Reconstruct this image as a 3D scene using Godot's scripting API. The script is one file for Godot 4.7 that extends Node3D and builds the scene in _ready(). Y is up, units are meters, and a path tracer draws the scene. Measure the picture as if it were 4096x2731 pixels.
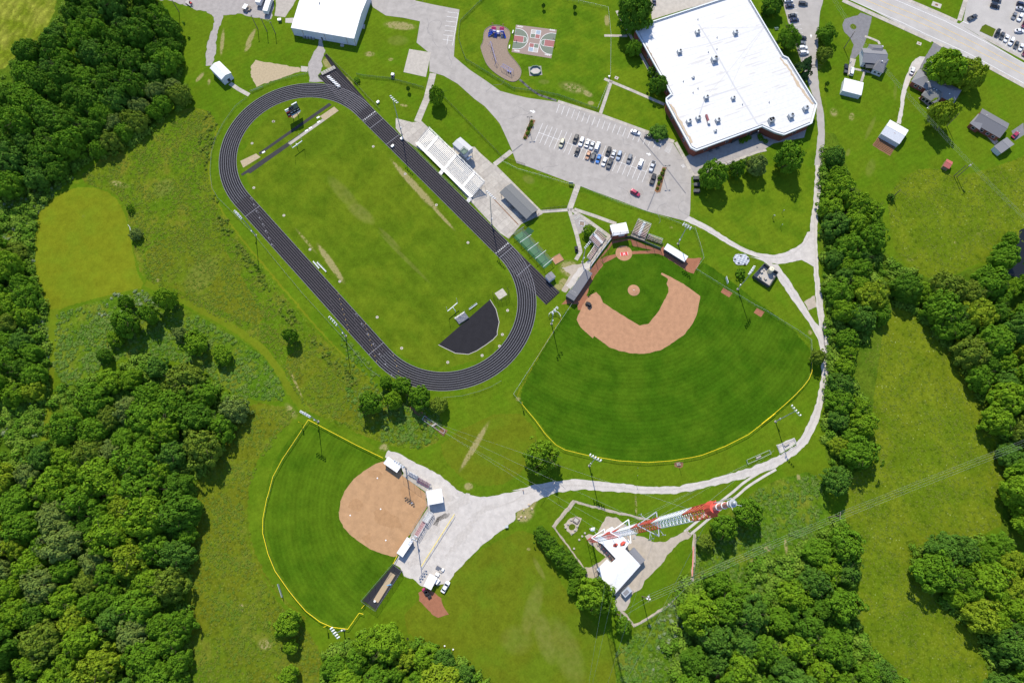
extends Node3D
# A school's playing fields seen from the air. Metres, y up, -z runs up the picture. Plan positions are metres on the ground.

var M := {}
var used := {}
var rng := RandomNumberGenerator.new()
var noise_tex := {}

class MB:
	var v := PackedVector3Array()
	var n := PackedVector3Array()
	var c := PackedColorArray()
	var uv := PackedVector2Array()
	var col := Color(1, 1, 1)
	var colored := false
	func tri(a: Vector3, b: Vector3, d: Vector3) -> void:
		var k := (d - a).cross(b - a).normalized()
		v.append(a); v.append(b); v.append(d)
		n.append(k); n.append(k); n.append(k)
		if colored:
			c.append(col); c.append(col); c.append(col)
	func quad(a: Vector3, b: Vector3, d: Vector3, e: Vector3) -> void:
		tri(a, b, d); tri(a, d, e)
	# a face whose normal should point towards `out`
	func face(a: Vector3, b: Vector3, d: Vector3, e: Vector3, out: Vector3) -> void:
		if (d - a).cross(b - a).dot(out) >= 0.0: quad(a, b, d, e)
		else: quad(a, e, d, b)
	func face3(a: Vector3, b: Vector3, d: Vector3, out: Vector3) -> void:
		if (d - a).cross(b - a).dot(out) >= 0.0: tri(a, b, d)
		else: tri(a, d, b)
	func mesh() -> ArrayMesh:
		var a := []
		a.resize(Mesh.ARRAY_MAX)
		a[Mesh.ARRAY_VERTEX] = v
		a[Mesh.ARRAY_NORMAL] = n
		if colored: a[Mesh.ARRAY_COLOR] = c
		if uv.size() == v.size(): a[Mesh.ARRAY_TEX_UV] = uv
		var m := ArrayMesh.new()
		if v.size() > 0: m.add_surface_from_arrays(Mesh.PRIMITIVE_TRIANGLES, a)
		return m
	# a box given by its centre, half axes
	func obox(o: Vector3, x: Vector3, y: Vector3, z: Vector3) -> void:
		face(o+x-y-z, o+x+y-z, o+x+y+z, o+x-y+z, x)
		face(o-x-y-z, o-x+y-z, o-x+y+z, o-x-y+z, -x)
		face(o+y-x-z, o+y+x-z, o+y+x+z, o+y-x+z, y)
		face(o-y-x-z, o-y+x-z, o-y+x+z, o-y-x+z, -y)
		face(o+z-x-y, o+z+x-y, o+z+x+y, o+z-x+y, z)
		face(o-z-x-y, o-z+x-y, o-z+x+y, o-z-x+y, -z)
	func box(o: Vector3, s: Vector3, yaw := 0.0) -> void:
		var b := Basis(Vector3.UP, yaw)
		obox(o, b.x * s.x * .5, b.y * s.y * .5, b.z * s.z * .5)
	# a square beam between two points
	func beam(a: Vector3, b: Vector3, w: float, h := -1.0) -> void:
		var d := b - a
		if d.length() < 1e-4: return
		var u := d.normalized()
		var s := u.cross(Vector3.UP)
		s = Vector3.RIGHT if s.length() < 1e-3 else s.normalized()
		obox((a + b) * .5, d * .5, s.cross(u) * (w if h < 0 else h) * .5, s * w * .5)
	func tube(a: Vector3, b: Vector3, r0: float, r1 := -1.0, sides := 8, caps := true) -> void:
		if r1 < 0: r1 = r0
		var u := (b - a).normalized()
		var s := u.cross(Vector3.UP)
		s = Vector3.RIGHT if s.length() < 1e-3 else s.normalized()
		var t := s.cross(u)
		for i in sides:
			var p := TAU * i / sides
			var q := TAU * (i + 1) / sides
			var d0 := s * cos(p) + t * sin(p)
			var d1 := s * cos(q) + t * sin(q)
			face(a + d0 * r0, a + d1 * r0, b + d1 * r1, b + d0 * r1, d0 + d1)
			if caps:
				face3(b, b + d0 * r1, b + d1 * r1, u)
				face3(a, a + d0 * r0, a + d1 * r0, -u)
	func ball(o: Vector3, r: Vector3, seg := 8) -> void:
		for i in seg:
			for j in seg / 2:
				var p := []
				for k in [[i, j], [i + 1, j], [i + 1, j + 1], [i, j + 1]]:
					var a: float = TAU * k[0] / seg
					var b: float = PI * k[1] / (seg / 2) - PI / 2
					p.append(Vector3(cos(a) * cos(b), sin(b), sin(a) * cos(b)))
				face(o + p[0] * r, o + p[1] * r, o + p[2] * r, o + p[3] * r, p[0] + p[1] + p[2] + p[3])
	# horizontal polygon at height y
	func flat(poly: PackedVector2Array, y: float, up := true) -> void:
		var ix := Geometry2D.triangulate_polygon(poly)
		if ix.is_empty(): print("no triangles ", poly.size(), " near ", poly[0])
		for i in range(0, ix.size(), 3):
			var a := Vector3(poly[ix[i]].x, y, poly[ix[i]].y)
			var b := Vector3(poly[ix[i + 1]].x, y, poly[ix[i + 1]].y)
			var d := Vector3(poly[ix[i + 2]].x, y, poly[ix[i + 2]].y)
			face3(a, b, d, Vector3.UP if up else Vector3.DOWN)
	func walls(poly: PackedVector2Array, y0: float, y1: float) -> void:
		var ctr := 1.0 if Geometry2D.is_polygon_clockwise(poly) else -1.0
		for i in poly.size():
			var p := poly[i]
			var q := poly[(i + 1) % poly.size()]
			var e := q - p
			face(Vector3(p.x, y0, p.y), Vector3(q.x, y0, q.y), Vector3(q.x, y1, q.y), Vector3(p.x, y1, p.y), Vector3(-e.y, 0, e.x) * ctr * -1.0)
	func prism(poly: PackedVector2Array, y0: float, y1: float) -> void:
		flat(poly, y1); flat(poly, y0, false); walls(poly, y0, y1)
	# ribbon on the ground
	func ribbon(pts: PackedVector2Array, w: float, y: float, closed := false) -> void:
		var k := pts.size()
		var l := PackedVector2Array()
		var r := PackedVector2Array()
		for i in k:
			var a := pts[(i - 1 + k) % k] if (closed or i > 0) else pts[i]
			var b := pts[(i + 1) % k] if (closed or i < k - 1) else pts[i]
			var t := (b - a).normalized()
			var nn := Vector2(-t.y, t.x)
			l.append(pts[i] + nn * w * .5); r.append(pts[i] - nn * w * .5)
		for i in (k if closed else k - 1):
			var j := (i + 1) % k
			face(Vector3(l[i].x, y, l[i].y), Vector3(r[i].x, y, r[i].y), Vector3(r[j].x, y, r[j].y), Vector3(l[j].x, y, l[j].y), Vector3.UP)

func mb(colored := false) -> MB:
	var b := MB.new()
	b.colored = colored
	return b

func pv(a: Array) -> PackedVector2Array:
	var p := PackedVector2Array()
	for i in range(0, a.size(), 2): p.append(Vector2(a[i], a[i + 1]))
	return p

func v3(p: Vector2, y := 0.0) -> Vector3:
	return Vector3(p.x, y, p.y)

func smooth(p: PackedVector2Array, times := 2, closed := true) -> PackedVector2Array:
	for t in times:
		var o := PackedVector2Array()
		var k := p.size()
		if not closed: o.append(p[0])
		for i in (k if closed else k - 1):
			var a := p[i]
			var b := p[(i + 1) % k]
			o.append(a.lerp(b, .25)); o.append(a.lerp(b, .75))
		if not closed: o.append(p[k - 1])
		p = o
	return p

# a polyline with points every `step`
func resample(p: PackedVector2Array, step: float) -> PackedVector2Array:
	var o := PackedVector2Array()
	for i in p.size() - 1:
		var k := maxi(1, int(round(p[i].distance_to(p[i + 1]) / step)))
		for j in k: o.append(p[i].lerp(p[i + 1], float(j) / k))
	o.append(p[p.size() - 1])
	return o

# ragged edge: the outline of worn gravel and earth
func ragged(p: PackedVector2Array, step: float, amp: float, sd := 1) -> PackedVector2Array:
	var f := FastNoiseLite.new()
	f.seed = sd
	f.frequency = .25
	f.fractal_octaves = 3
	var q := p.duplicate()
	q.append(p[0])
	q = resample(q, step)
	q.remove_at(q.size() - 1)
	for i in q.size():
		q[i] += Vector2(f.get_noise_2d(q[i].x, q[i].y), f.get_noise_2d(q[i].x + 500, q[i].y)) * amp
	return q

func numbered(called: String) -> String:
	var k: int = used.get(called, 0)
	used[called] = k + 1
	return called if k == 0 else "%s_%03d" % [called, k]

func thing(called: String, label: String, category: String, at := Vector3.ZERO, yaw := 0.0, group := "") -> Node3D:
	var o := Node3D.new()
	o.name = numbered(called)
	add_child(o)
	o.position = at
	o.rotation.y = yaw
	tag(o, label, category, group)
	return o

func tag(o: Node, label: String, category: String, group := "") -> void:
	if label: o.set_meta("label", label)
	if category: o.set_meta("category", category)
	if group: o.set_meta("group", group)

func obj(called: String, b, m: Material, parent: Node = null) -> MeshInstance3D:
	var o := MeshInstance3D.new()
	o.mesh = b.mesh() if b is MB else b
	o.material_override = m
	if parent == null:
		o.name = numbered(called)
		add_child(o)
	else:
		o.name = called
		parent.add_child(o, true)
	return o

func struct(called: String, b: MB, m: Material) -> MeshInstance3D:
	var o := obj(called, b, m)
	o.set_meta("kind", "structure")
	return o

func copy(src: Node3D, at: Vector3, yaw: float, label: String, group := "", basename := "") -> Node3D:
	var o: Node3D = src.duplicate()
	o.name = numbered(basename if basename else String(src.get_meta("base", src.name)))
	add_child(o)
	o.position = at
	o.rotation = Vector3(0, yaw, 0)
	o.set_meta("label", label)
	if group: o.set_meta("group", group)
	return o

func lin(r: float, g: float, b: float) -> Color:
	return Color(r, g, b).linear_to_srgb()

# grey noise picture, values lo..1, used to vary a base colour
func grain(key: String, size: int, freq: float, oct: int, lo: float, sd: int, kind := FastNoiseLite.TYPE_SIMPLEX_SMOOTH, warp := 0.0) -> ImageTexture:
	if noise_tex.has(key): return noise_tex[key]
	var f := FastNoiseLite.new()
	f.noise_type = kind
	f.seed = sd
	f.frequency = freq
	f.fractal_octaves = oct
	f.fractal_gain = .6
	if warp > 0:
		f.domain_warp_enabled = true
		f.domain_warp_amplitude = warp
		f.domain_warp_frequency = freq * 2
	var im := f.get_seamless_image(size, size, false, false, .15, true)
	im.convert(Image.FORMAT_L8)
	var d := im.get_data()
	var tone := PackedByteArray()
	for i in 256: tone.append(int(255.0 * Color(lo + (1.0 - lo) * i / 255.0, 0, 0).linear_to_srgb().r))
	var o := PackedByteArray()
	o.resize(size * size * 3)
	for i in d.size():
		var x := tone[d[i]]
		o[i * 3] = x; o[i * 3 + 1] = x; o[i * 3 + 2] = x
	var t := ImageTexture.create_from_image(Image.create_from_data(size, size, false, Image.FORMAT_RGB8, o))
	noise_tex[key] = t
	return t

# base colour (linear) with a coarse and a fine grain laid over it in world space
func mat(called: String, color: Color, rough := .8, coarse := "", cs := .05, fine := "", fs := .4, metallic := 0.0) -> StandardMaterial3D:
	var m := StandardMaterial3D.new()
	m.resource_name = called
	m.albedo_color = color.linear_to_srgb()
	m.roughness = rough
	m.metallic = metallic
	m.metallic_specular = .35
	if coarse:
		m.albedo_texture = noise_tex[coarse]
		m.uv1_triplanar = true
		m.uv1_world_triplanar = true
		m.uv1_scale = Vector3.ONE * cs
	if fine:
		m.detail_enabled = true
		m.detail_blend_mode = BaseMaterial3D.BLEND_MODE_MUL
		m.detail_albedo = noise_tex[fine]
		m.detail_uv_layer = BaseMaterial3D.DETAIL_UV_2
		m.uv2_triplanar = true
		m.uv2_world_triplanar = true
		m.uv2_scale = Vector3.ONE * fs
	M[called] = m
	return m

func make_materials() -> void:
	grain("soft", 512, .012, 5, .8, 3)
	grain("patch", 512, .02, 5, .74, 7, FastNoiseLite.TYPE_SIMPLEX_SMOOTH, 30)
	grain("fine", 512, .12, 4, .78, 11)
	grain("speck", 512, .25, 3, .68, 13, FastNoiseLite.TYPE_VALUE)
	grain("streak", 512, .03, 5, .86, 17)
	var C := func(r, g, b): return Color(r, g, b)
	mat("asphalt_lot", C.call(.425, .392, .355), .9, "patch", .021, "fine", .21)
	mat("asphalt_road", C.call(.42, .39, .355), .9, "soft", .03, "fine", .25)
	mat("highway", C.call(.47, .445, .41), .85, "soft", .017, "fine", .2)
	mat("driveway", C.call(.22, .215, .22), .9, "patch", .05, "fine", .3)
	mat("gravel", C.call(.62, .575, .52), .95, "patch", .03, "speck", .22)
	mat("gravel_worn", C.call(.57, .525, .47), .95, "patch", .07, "speck", .3)
	mat("driveway_pale", C.call(.33, .3, .27), .9, "patch", .1)
	mat("gravel_grey", C.call(.42, .385, .355), .95, "patch", .04, "speck", .22)
	mat("gravel_tan", C.call(.5, .43, .34), .95, "patch", .04, "speck", .22)
	mat("concrete", C.call(.5, .455, .39), .9, "patch", .05, "fine", .3)
	mat("concrete_b", C.call(.46, .418, .36), .9, "patch", .043, "fine", .3)
	mat("concrete_c", C.call(.53, .485, .415), .9, "patch", .037, "fine", .3)
	mat("joint", C.call(.3, .26, .21), .95)
	mat("track", C.call(.022, .021, .025), .92, "patch", .03, "speck", .2)
	mat("track_old", C.call(.05, .048, .052), .92, "patch", .04, "speck", .2)
	mat("line_white", C.call(.34, .34, .37), .8, "speck", .3)
	mat("line_faint", C.call(.2, .175, .19), .85, "speck", .3)
	mat("paint_white", C.call(.8, .8, .78), .6, "fine", .2)
	mat("paint_yellow", C.call(.75, .5, .1), .6, "fine", .2)
	mat("fence_yellow", C.call(.9, .68, .02), .5)
	mat("clay", C.call(.5, .27, .15), .95, "patch", .035, "speck", .25)
	mat("clay_dark", C.call(.37, .155, .085), .95, "patch", .05, "speck", .25)
	mat("clay_soft", C.call(.48, .285, .145), .95, "patch", .028, "fine", .3)
	mat("clay_wet", C.call(.44, .255, .125), .95, "patch", .05, "fine", .3)
	mat("sand", C.call(.5, .4, .25), .95, "patch", .08, "speck", .3)
	mat("soil", C.call(.26, .135, .07), .95, "patch", .1, "speck", .3)
	mat("mulch", C.call(.33, .25, .19), .95, "patch", .1, "speck", .35)
	mat("white_roof", C.call(.62, .615, .6), .5, "streak", .035)
	mat("roof_grime", C.call(.54, .52, .49), .6, "streak", .1)
	mat("white_metal", C.call(.72, .72, .715), .4, "streak", .06)
	mat("white_wall", C.call(.62, .66, .7), .5, "streak", .08)
	mat("grey_seam", C.call(.45, .45, .45), .55)
	mat("brick", C.call(.26, .085, .055), .85, "fine", .3)
	mat("fascia", C.call(.6, .63, .63), .5)
	mat("shingle", C.call(.25, .25, .26), .9, "streak", .1, "speck", .6)
	mat("shingle_b", C.call(.19, .19, .2), .9, "streak", .1, "speck", .6)
	mat("shingle_grey", C.call(.2, .205, .2), .9, "streak", .1, "speck", .6)
	mat("rust_metal", C.call(.55, .57, .6), .5, "patch", .12)
	mat("red_roof", C.call(.42, .12, .1), .6, "streak", .2)
	mat("aluminium", C.call(.56, .56, .555), .5, "", .1, "", .1, .2)
	mat("foot_metal", C.call(.3, .31, .31), .5, "", .1, "", .1, .3)
	mat("galv", C.call(.42, .45, .47), .5, "", .1, "", .1, .4)
	mat("steel_dark", C.call(.06, .065, .07), .6)
	mat("steel_grey", C.call(.22, .24, .25), .55)
	mat("black", C.call(.025, .025, .028), .7)
	mat("rubber", C.call(.02, .02, .02), .9)
	mat("glass", C.call(.02, .025, .03), .08)
	mat("wood", C.call(.3, .2, .11), .85, "streak", .3)
	mat("wood_grey", C.call(.26, .22, .18), .9, "streak", .3)
	mat("wood_pole", C.call(.2, .15, .11), .9)
	mat("red", C.call(.5, .03, .03), .5)
	mat("tower_red", C.call(.56, .085, .06), .5)
	mat("tower_pink", C.call(.66, .25, .21), .5)
	mat("tower_white", C.call(.85, .86, .86), .5)
	mat("maroon", C.call(.2, .06, .07), .5)
	mat("seat_red", C.call(.42, .22, .22), .5, "", .1, "", .1, .2)
	mat("seat_pink", C.call(.62, .45, .44), .5)
	mat("turf", C.call(.05, .16, .06), .95, "fine", .2)
	mat("turf_dark", C.call(.03, .09, .04), .95, "fine", .2)
	mat("court_brown", C.call(.3, .225, .19), .9, "fine", .15)
	mat("court_green", C.call(.17, .2, .15), .9, "fine", .15)
	mat("court_red", C.call(.33, .14, .13), .9, "fine", .15)
	mat("court_blue", C.call(.3, .36, .42), .9, "fine", .15)
	mat("play_blue", C.call(.02, .09, .5), .35)
	mat("play_red", C.call(.4, .04, .12), .4)
	mat("play_lilac", C.call(.28, .3, .55), .45)
	mat("tarp", C.call(.5, .52, .55), .35, "patch", .4)
	mat("tank", C.call(.68, .62, .42), .5)
	mat("green_box", C.call(.1, .16, .12), .6)
	mat("pad_blue", C.call(.12, .13, .16), .5, "patch", .5)
	mat("bark", C.call(.09, .065, .045), .95, "fine", .5)
	mat("water", C.call(.012, .014, .016), .06)
	mat("tan_mat", C.call(.42, .32, .2), .9, "fine", .3)
	mat("stone", C.call(.45, .42, .38), .9, "fine", .4)
	mat("rock_tan", C.call(.5, .4, .28), .9, "fine", .4)
	mat("sign_blue", C.call(.15, .35, .55), .5)
	mat("sign_red", C.call(.5, .05, .04), .5)
	mat("sign_white", C.call(.75, .75, .75), .5)
	var ch := StandardMaterial3D.new()   # chain link seen from far: thin wire over open holes
	ch.resource_name = "chain_link"
	ch.albedo_color = Color(lin(.3, .33, .33), .11)
	ch.transparency = BaseMaterial3D.TRANSPARENCY_ALPHA
	ch.roughness = .6
	M["chain_link"] = ch
	var cg: StandardMaterial3D = ch.duplicate()
	cg.albedo_color = Color(lin(.09, .17, .1), .38)
	cg.resource_name = "green_screen"
	M["green_screen"] = cg
	var cb: StandardMaterial3D = ch.duplicate()
	cb.albedo_color = Color(lin(.03, .03, .03), .3)
	cb.resource_name = "black_net"
	M["black_net"] = cb
	M["wire"] = mat("wire", C.call(.42, .44, .46), .5)

func _ready() -> void:
	rng.seed = 4711
	var cam := Camera3D.new()
	cam.name = "camera"
	cam.fov = 53.09
	cam.near = 1.0
	cam.far = 2500.0
	cam.position = Vector3(0, 276, 0)
	cam.rotation_degrees = Vector3(-72.263, 0, 0)
	add_child(cam)
	cam.current = true
	var env := Environment.new()
	env.background_mode = Environment.BG_SKY
	var sky := Sky.new()
	var psm := ProceduralSkyMaterial.new()
	psm.sky_top_color = Color(.36, .47, .66)
	psm.sky_horizon_color = Color(.76, .79, .82)
	psm.ground_bottom_color = Color(.2, .24, .14)
	psm.ground_horizon_color = Color(.5, .55, .5)
	psm.sky_curve = .12
	psm.sky_energy_multiplier = 1.25
	sky.sky_material = psm
	env.sky = sky
	env.tonemap_mode = Environment.TONE_MAPPER_LINEAR
	env.tonemap_exposure = 1.25
	env.sdfgi_enabled = true
	env.ssao_enabled = true
	env.ssil_enabled = true
	var we := WorldEnvironment.new()
	we.name = "world_environment"
	we.environment = env
	add_child(we)
	var sun := DirectionalLight3D.new()
	sun.name = "sun"
	sun.light_color = Color(1, .965, .9)
	sun.light_energy = 1.5
	sun.light_angular_distance = .5
	sun.shadow_enabled = true
	add_child(sun)
	var el := deg_to_rad(50.0)
	sun.look_at_from_position(Vector3.ZERO, Vector3(.19 * cos(el), -sin(el), .98 * cos(el)))
	make_materials()
	make_ground()
	make_roads()
	make_track()
	make_diamonds()
	make_school()
	make_stadium()
	make_ballpark()
	make_softball()
	make_mast()
	make_houses()
	make_play()
	make_fences()
	make_poles()
	make_small()
	make_cars()
	make_trees()

# ---------- the ground: one sheet; its colour map holds only what grows or lies there (grass kinds, bare earth, mowing)
const GX0 := -292.0
const GZ0 := -292.0
const GW := 584.0
const GH := 362.0
const TW := 2048
const TH := 1270

func make_ground() -> void:
	# kinds: [colour a, colour b, noise weight of fine grain, patch frequency index]
	var kinds := [
		[Color(0.090, 0.145, 0.0062), Color(0.068, 0.128, 0.0047), 0.2],   # 0 mown lawn
		[Color(0.073, 0.135, 0.0054), Color(0.098, 0.128, 0.0068), 0.28],   # 1 rough meadow
		[Color(0.141, 0.166, 0.0081), Color(0.116, 0.154, 0.0075), 0.16],   # 2 mown hay field
		[Color(0.120, 0.154, 0.0081), Color(0.094, 0.140, 0.0068), 0.14],   # 3 mown path
		[Color(0.107, 0.128, 0.0075), Color(0.082, 0.128, 0.0062), 0.24],   # 4 dry meadow
		[Color(0.073, 0.135, 0.0054), Color(0.086, 0.140, 0.0062), 0.18],   # 5 light mown ring
		[Color(0.048, 0.105, 0.0041), Color(0.060, 0.114, 0.0047), 0.18],   # 6 softball outfield
		[Color(0.036, 0.092, 0.0034), Color(0.048, 0.101, 0.0041), 0.2],   # 7 baseball grass
		[Color(0.073, 0.123, 0.0054), Color(0.090, 0.132, 0.0062), 0.2],   # 8 football field
		[Color(0.086, 0.135, 0.0054), Color(0.107, 0.140, 0.0068), 0.24],   # 9 pasture
		[Color(0.115, 0.152, 0.0086), Color(0.175, 0.188, 0.0238), .34],   # 10 stubble field
		[Color(0.056, 0.110, 0.0062), Color(0.076, 0.118, 0.0081), 0.4],   # 11 wood floor
		[Color(0.064, 0.135, 0.0062), Color(0.090, 0.140, 0.0081), 0.34],   # 12 scrub
		[Color(0.070, 0.135, 0.0054), Color(0.094, 0.145, 0.0062), 0.2],   # 13 school lawn
		[Color(0.102, 0.132, 0.0068), Color(0.082, 0.125, 0.0062), 0.2],   # 14 dry lawn
	]
	var regions := [
		[13, [-28,-280.2,160.6,-280.2,138.3,-121.2,80.8,-142.4,24.7,-162.2,-3.2,-173.6,0.8,-185.3,-13.7,-206.9,-37.3,-229.4,-29.2,-242.3]],
		[10, [-281.4,-291.5,-229.8,-291.5,-229.2,-266.4,-228.6,-252.9,-241.9,-234.5,-248.4,-225.6,-263.8,-219.3]],
		[1, [-199.5,-169,-178.6,-187.6,-154.9,-206.9,-141.8,-202,-138.4,-192.4,-141,-173.6,-135.9,-157.8,-126,-142.4,-88.7,-96.9,-59.1,-71.9,-49.4,-59,-27.8,-55.4,-27.5,-46.4,-37.9,-42,-52.1,-44.7,-77.7,-55.4,-87,-59.9,-89.4,-66.3,-106,-85.2,-140.1,-104.9,-160.5,-115,-169.4,-133.8,-174.3,-151.1,-181.8,-160,-194.4,-163.4]],
		[4, [-163.6,-133.8,-135.8,-142.4,-117.1,-117.1,-103.1,-93,-122.7,-100.9,-142.9,-110.9,-159,-117.1]],
		[4, [-98.2,-81.4,-83.9,-85.2,-67.8,-66.3,-56,-50,-74.1,-54.5,-85.4,-61.7]],
		[12, [-245.3,-160,-201.5,-169,-209.2,-157.8,-214.7,-146.7,-208.4,-117.1,-200.2,-104.9,-192.3,-75.7,-190.2,-48.2,-218.1,-46.4]],
		[12, [-195.8,-101.9,-160,-111.9,-139.8,-102.9,-107.8,-85.2,-97.4,-73.8,-92.7,-62.7,-110.6,-62.7,-134.3,-77.6,-160.8,-83.3,-185.4,-68.2,-192.7,-75.7]],
		[4, [-110.6,-62.7,-86.9,-59,-94.8,-48.2,-102,-34.2,-104.1,-22.3,-103.4,-9.1,-97.9,2.2,-86.3,17.8,-77.5,23.8,-70.2,32.8,-69.8,47.3,-118.1,47.3,-126.9,-14,-125.9,-30.8,-115.8,-46.4]],
		[2, [-214.7,-146.7,-212.9,-152.2,-207.2,-157.8,-198.3,-162.9,-186,-161.1,-178.7,-155.5,-173.6,-146.7,-169,-133.8,-165,-121.2,-159.3,-113,-167.5,-111.3,-187.2,-105.9,-192.5,-103.9,-195.8,-101.9,-197.7,-101.9,-202.5,-106.9,-207,-115,-210.2,-125.3]],
		[5, [-87,-59.4,-51.2,-42.9,-32.7,-20.6,-42,0.6,-53.5,17.8,-56.3,23.8,-61.1,26.1,-70.9,24.6,-81.1,20.1,-92,10,-99.1,-1,-103.8,-14,-105.2,-25.7,-103.3,-37.7,-98.3,-48.2]],
		[14, [-27.6,6.9,0.7,-11.5,10.8,-9.1,22.1,14.7,42.5,32.8,41.5,53,-7.2,53,-20.3,33.5,-44.9,23.8]],
		[14, [-29.3,-46.4,0.7,-60.8,13.1,-46.4,0.7,-29.1,-14.9,-27.4,-27.3,-37.7]],
		[6, [-83.3,-53.9,-51.8,-39.7,-32.7,-20.6,-43.7,0.6,-55.9,18.5,-61.2,24.1,-67.8,23.5,-78.1,17,-87.4,6.9,-93.6,-4.2,-97,-15.6,-97.8,-27.4,-94.7,-39.4,-89.5,-48.2]],
		[8, [-125.3,-185.3,-111.3,-206.9,-90.8,-210.6,-66.8,-192.4,-32.7,-153.3,-10.8,-127.4,2.7,-113,0.7,-93,-10.3,-81.4,-30.2,-75.7,-46.9,-81.4,-56.6,-91,-83.3,-121.2,-113.6,-153.3,-123.4,-169]],
		[7, [0.7,-64.1,21.3,-100.9,28.9,-104.9,37,-121.2,51.2,-135.9,73.8,-127.4,85.1,-125.3,99.2,-113,126.2,-88.1,126,-75.7,119.5,-64.9,103.9,-53.6,88.8,-45,74.2,-39.4,56.6,-37.3,39.2,-38.5,20,-42.9,15.2,-47.7,10,-55.4]],
		[9, [173.9,-162.2,185.4,-171.3,195.7,-172.5,204.8,-167.9,219.6,-171.3,248.4,-182.9,234.7,-125.3,217.5,-125.3,206,-125.3,186.7,-115,169.5,-125.3,170,-151.1]],
		[9, [146.7,-89.1,164.5,-106.9,177.7,-96.9,187.3,-79.5,196.7,-55.4,199.7,-44.7,196.7,-15.6,179.7,-7.4,159.4,-7.4,153.8,0.6,162.7,19.3,173.6,22.3,175.7,50.1,128.4,50.1,128.6,17.8,134.8,-1,128.8,-17.3,143.9,-48.2,150.4,-66.3]],
		[12, [71.6,-7.4,95.7,-27.4,126.3,-35.9,123.7,-5.8,111.7,8.5,101.4,25.3,67.1,47.3,38.6,47.3,37.7,32.8,47.9,23.8,68.9,5.3]],
		[11, [-232.1,-291.5,-185,-291.5,-178.4,-263.7,-162.1,-242.3,-158.8,-219.3,-164.3,-200.8,-186.1,-184.1,-201.5,-169,-213.6,-160,-230.4,-146.7,-252.8,-142.4,-272.2,-219.3,-248.4,-225.6,-241.9,-234.5,-228.6,-252.9]],
		[11, [-228.7,-46.4,-192,-48.2,-188.6,-66.3,-165,-75.7,-158.8,-82.3,-132,-73.8,-112.3,-61.7,-116.6,-46.4,-127.4,-29.1,-127.8,-14,-117.3,53,-203.7,53]],
		[11, [-70.1,53,-71,32.8,-56.2,26.1,-34.9,29.1,-20.2,35,-2.5,53]],
		[11, [145.2,-192.4,154.1,-190,156,-162.2,168.4,-153.3,163.8,-125.3,184.8,-115,205.5,-123.3,248.3,-133.8,201.8,53,176.7,53,173.6,22.3,193,-14,199.7,-44.7,187.3,-79.5,177.7,-96.9,162.6,-106.9,150.4,-66.3,145.7,-48.2,135.7,-29.1,126,-34.2,128.1,-55.4,135,-85.2,135.8,-117.1,138.5,-151.1]],
		[11, [156.1,-7.4,195.3,-9.1,214.5,2.2,201.8,53,176.7,53,175.2,22.3,163,17.8,155.1,6.9]],
		[11, [68.1,14.7,103.3,10,113.6,-5.8,132.2,-17.3,133.7,0.6,128.6,17.8,132.3,35.7,148.4,53,61.9,53,62.2,28.3]],
	]
	var paths := [   # mown or trodden strips: kind, width, line
		[3, 3.0, [-159.6,-115,-140.2,-105.9,-122.1,-96.5,-106.1,-86.2,-97.6,-75.7,-89.1,-62.7,-84.2,-58.1]],
		[3, 3.4, [-196.9,-102.5,-195.1,-89.1,-193.2,-75.7,-190.7,-57.2,-189.2,-46.4]],
		[3, 2.2, [-213.5,-57.2,-200,-60.8,-191.7,-63.6]],
		[3, 2.0, [-199.6,-164.5,-198.7,-170.2,-202.7,-180.6]],
		[4, 1.0, [-85.2,-59,-98.2,-47.3,-104,-35.9,-105.2,-25.7,-103.8,-14,-99,-0.2,-88.4,13.2,-77.8,20.8]],
		[2, .7, [21.3,-98.9,11.8,-83.3,2.5,-65.4]],
		[2, .8, [-138.7,-194.8,-141,-173.6,-135.9,-157.8,-126,-142.4,-101.7,-115,-76.7,-87.1,-57.2,-70.1]],
	]
	var bare := [   # worn and bare earth: x, z, half length, half width, turn, strength
	]
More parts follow.
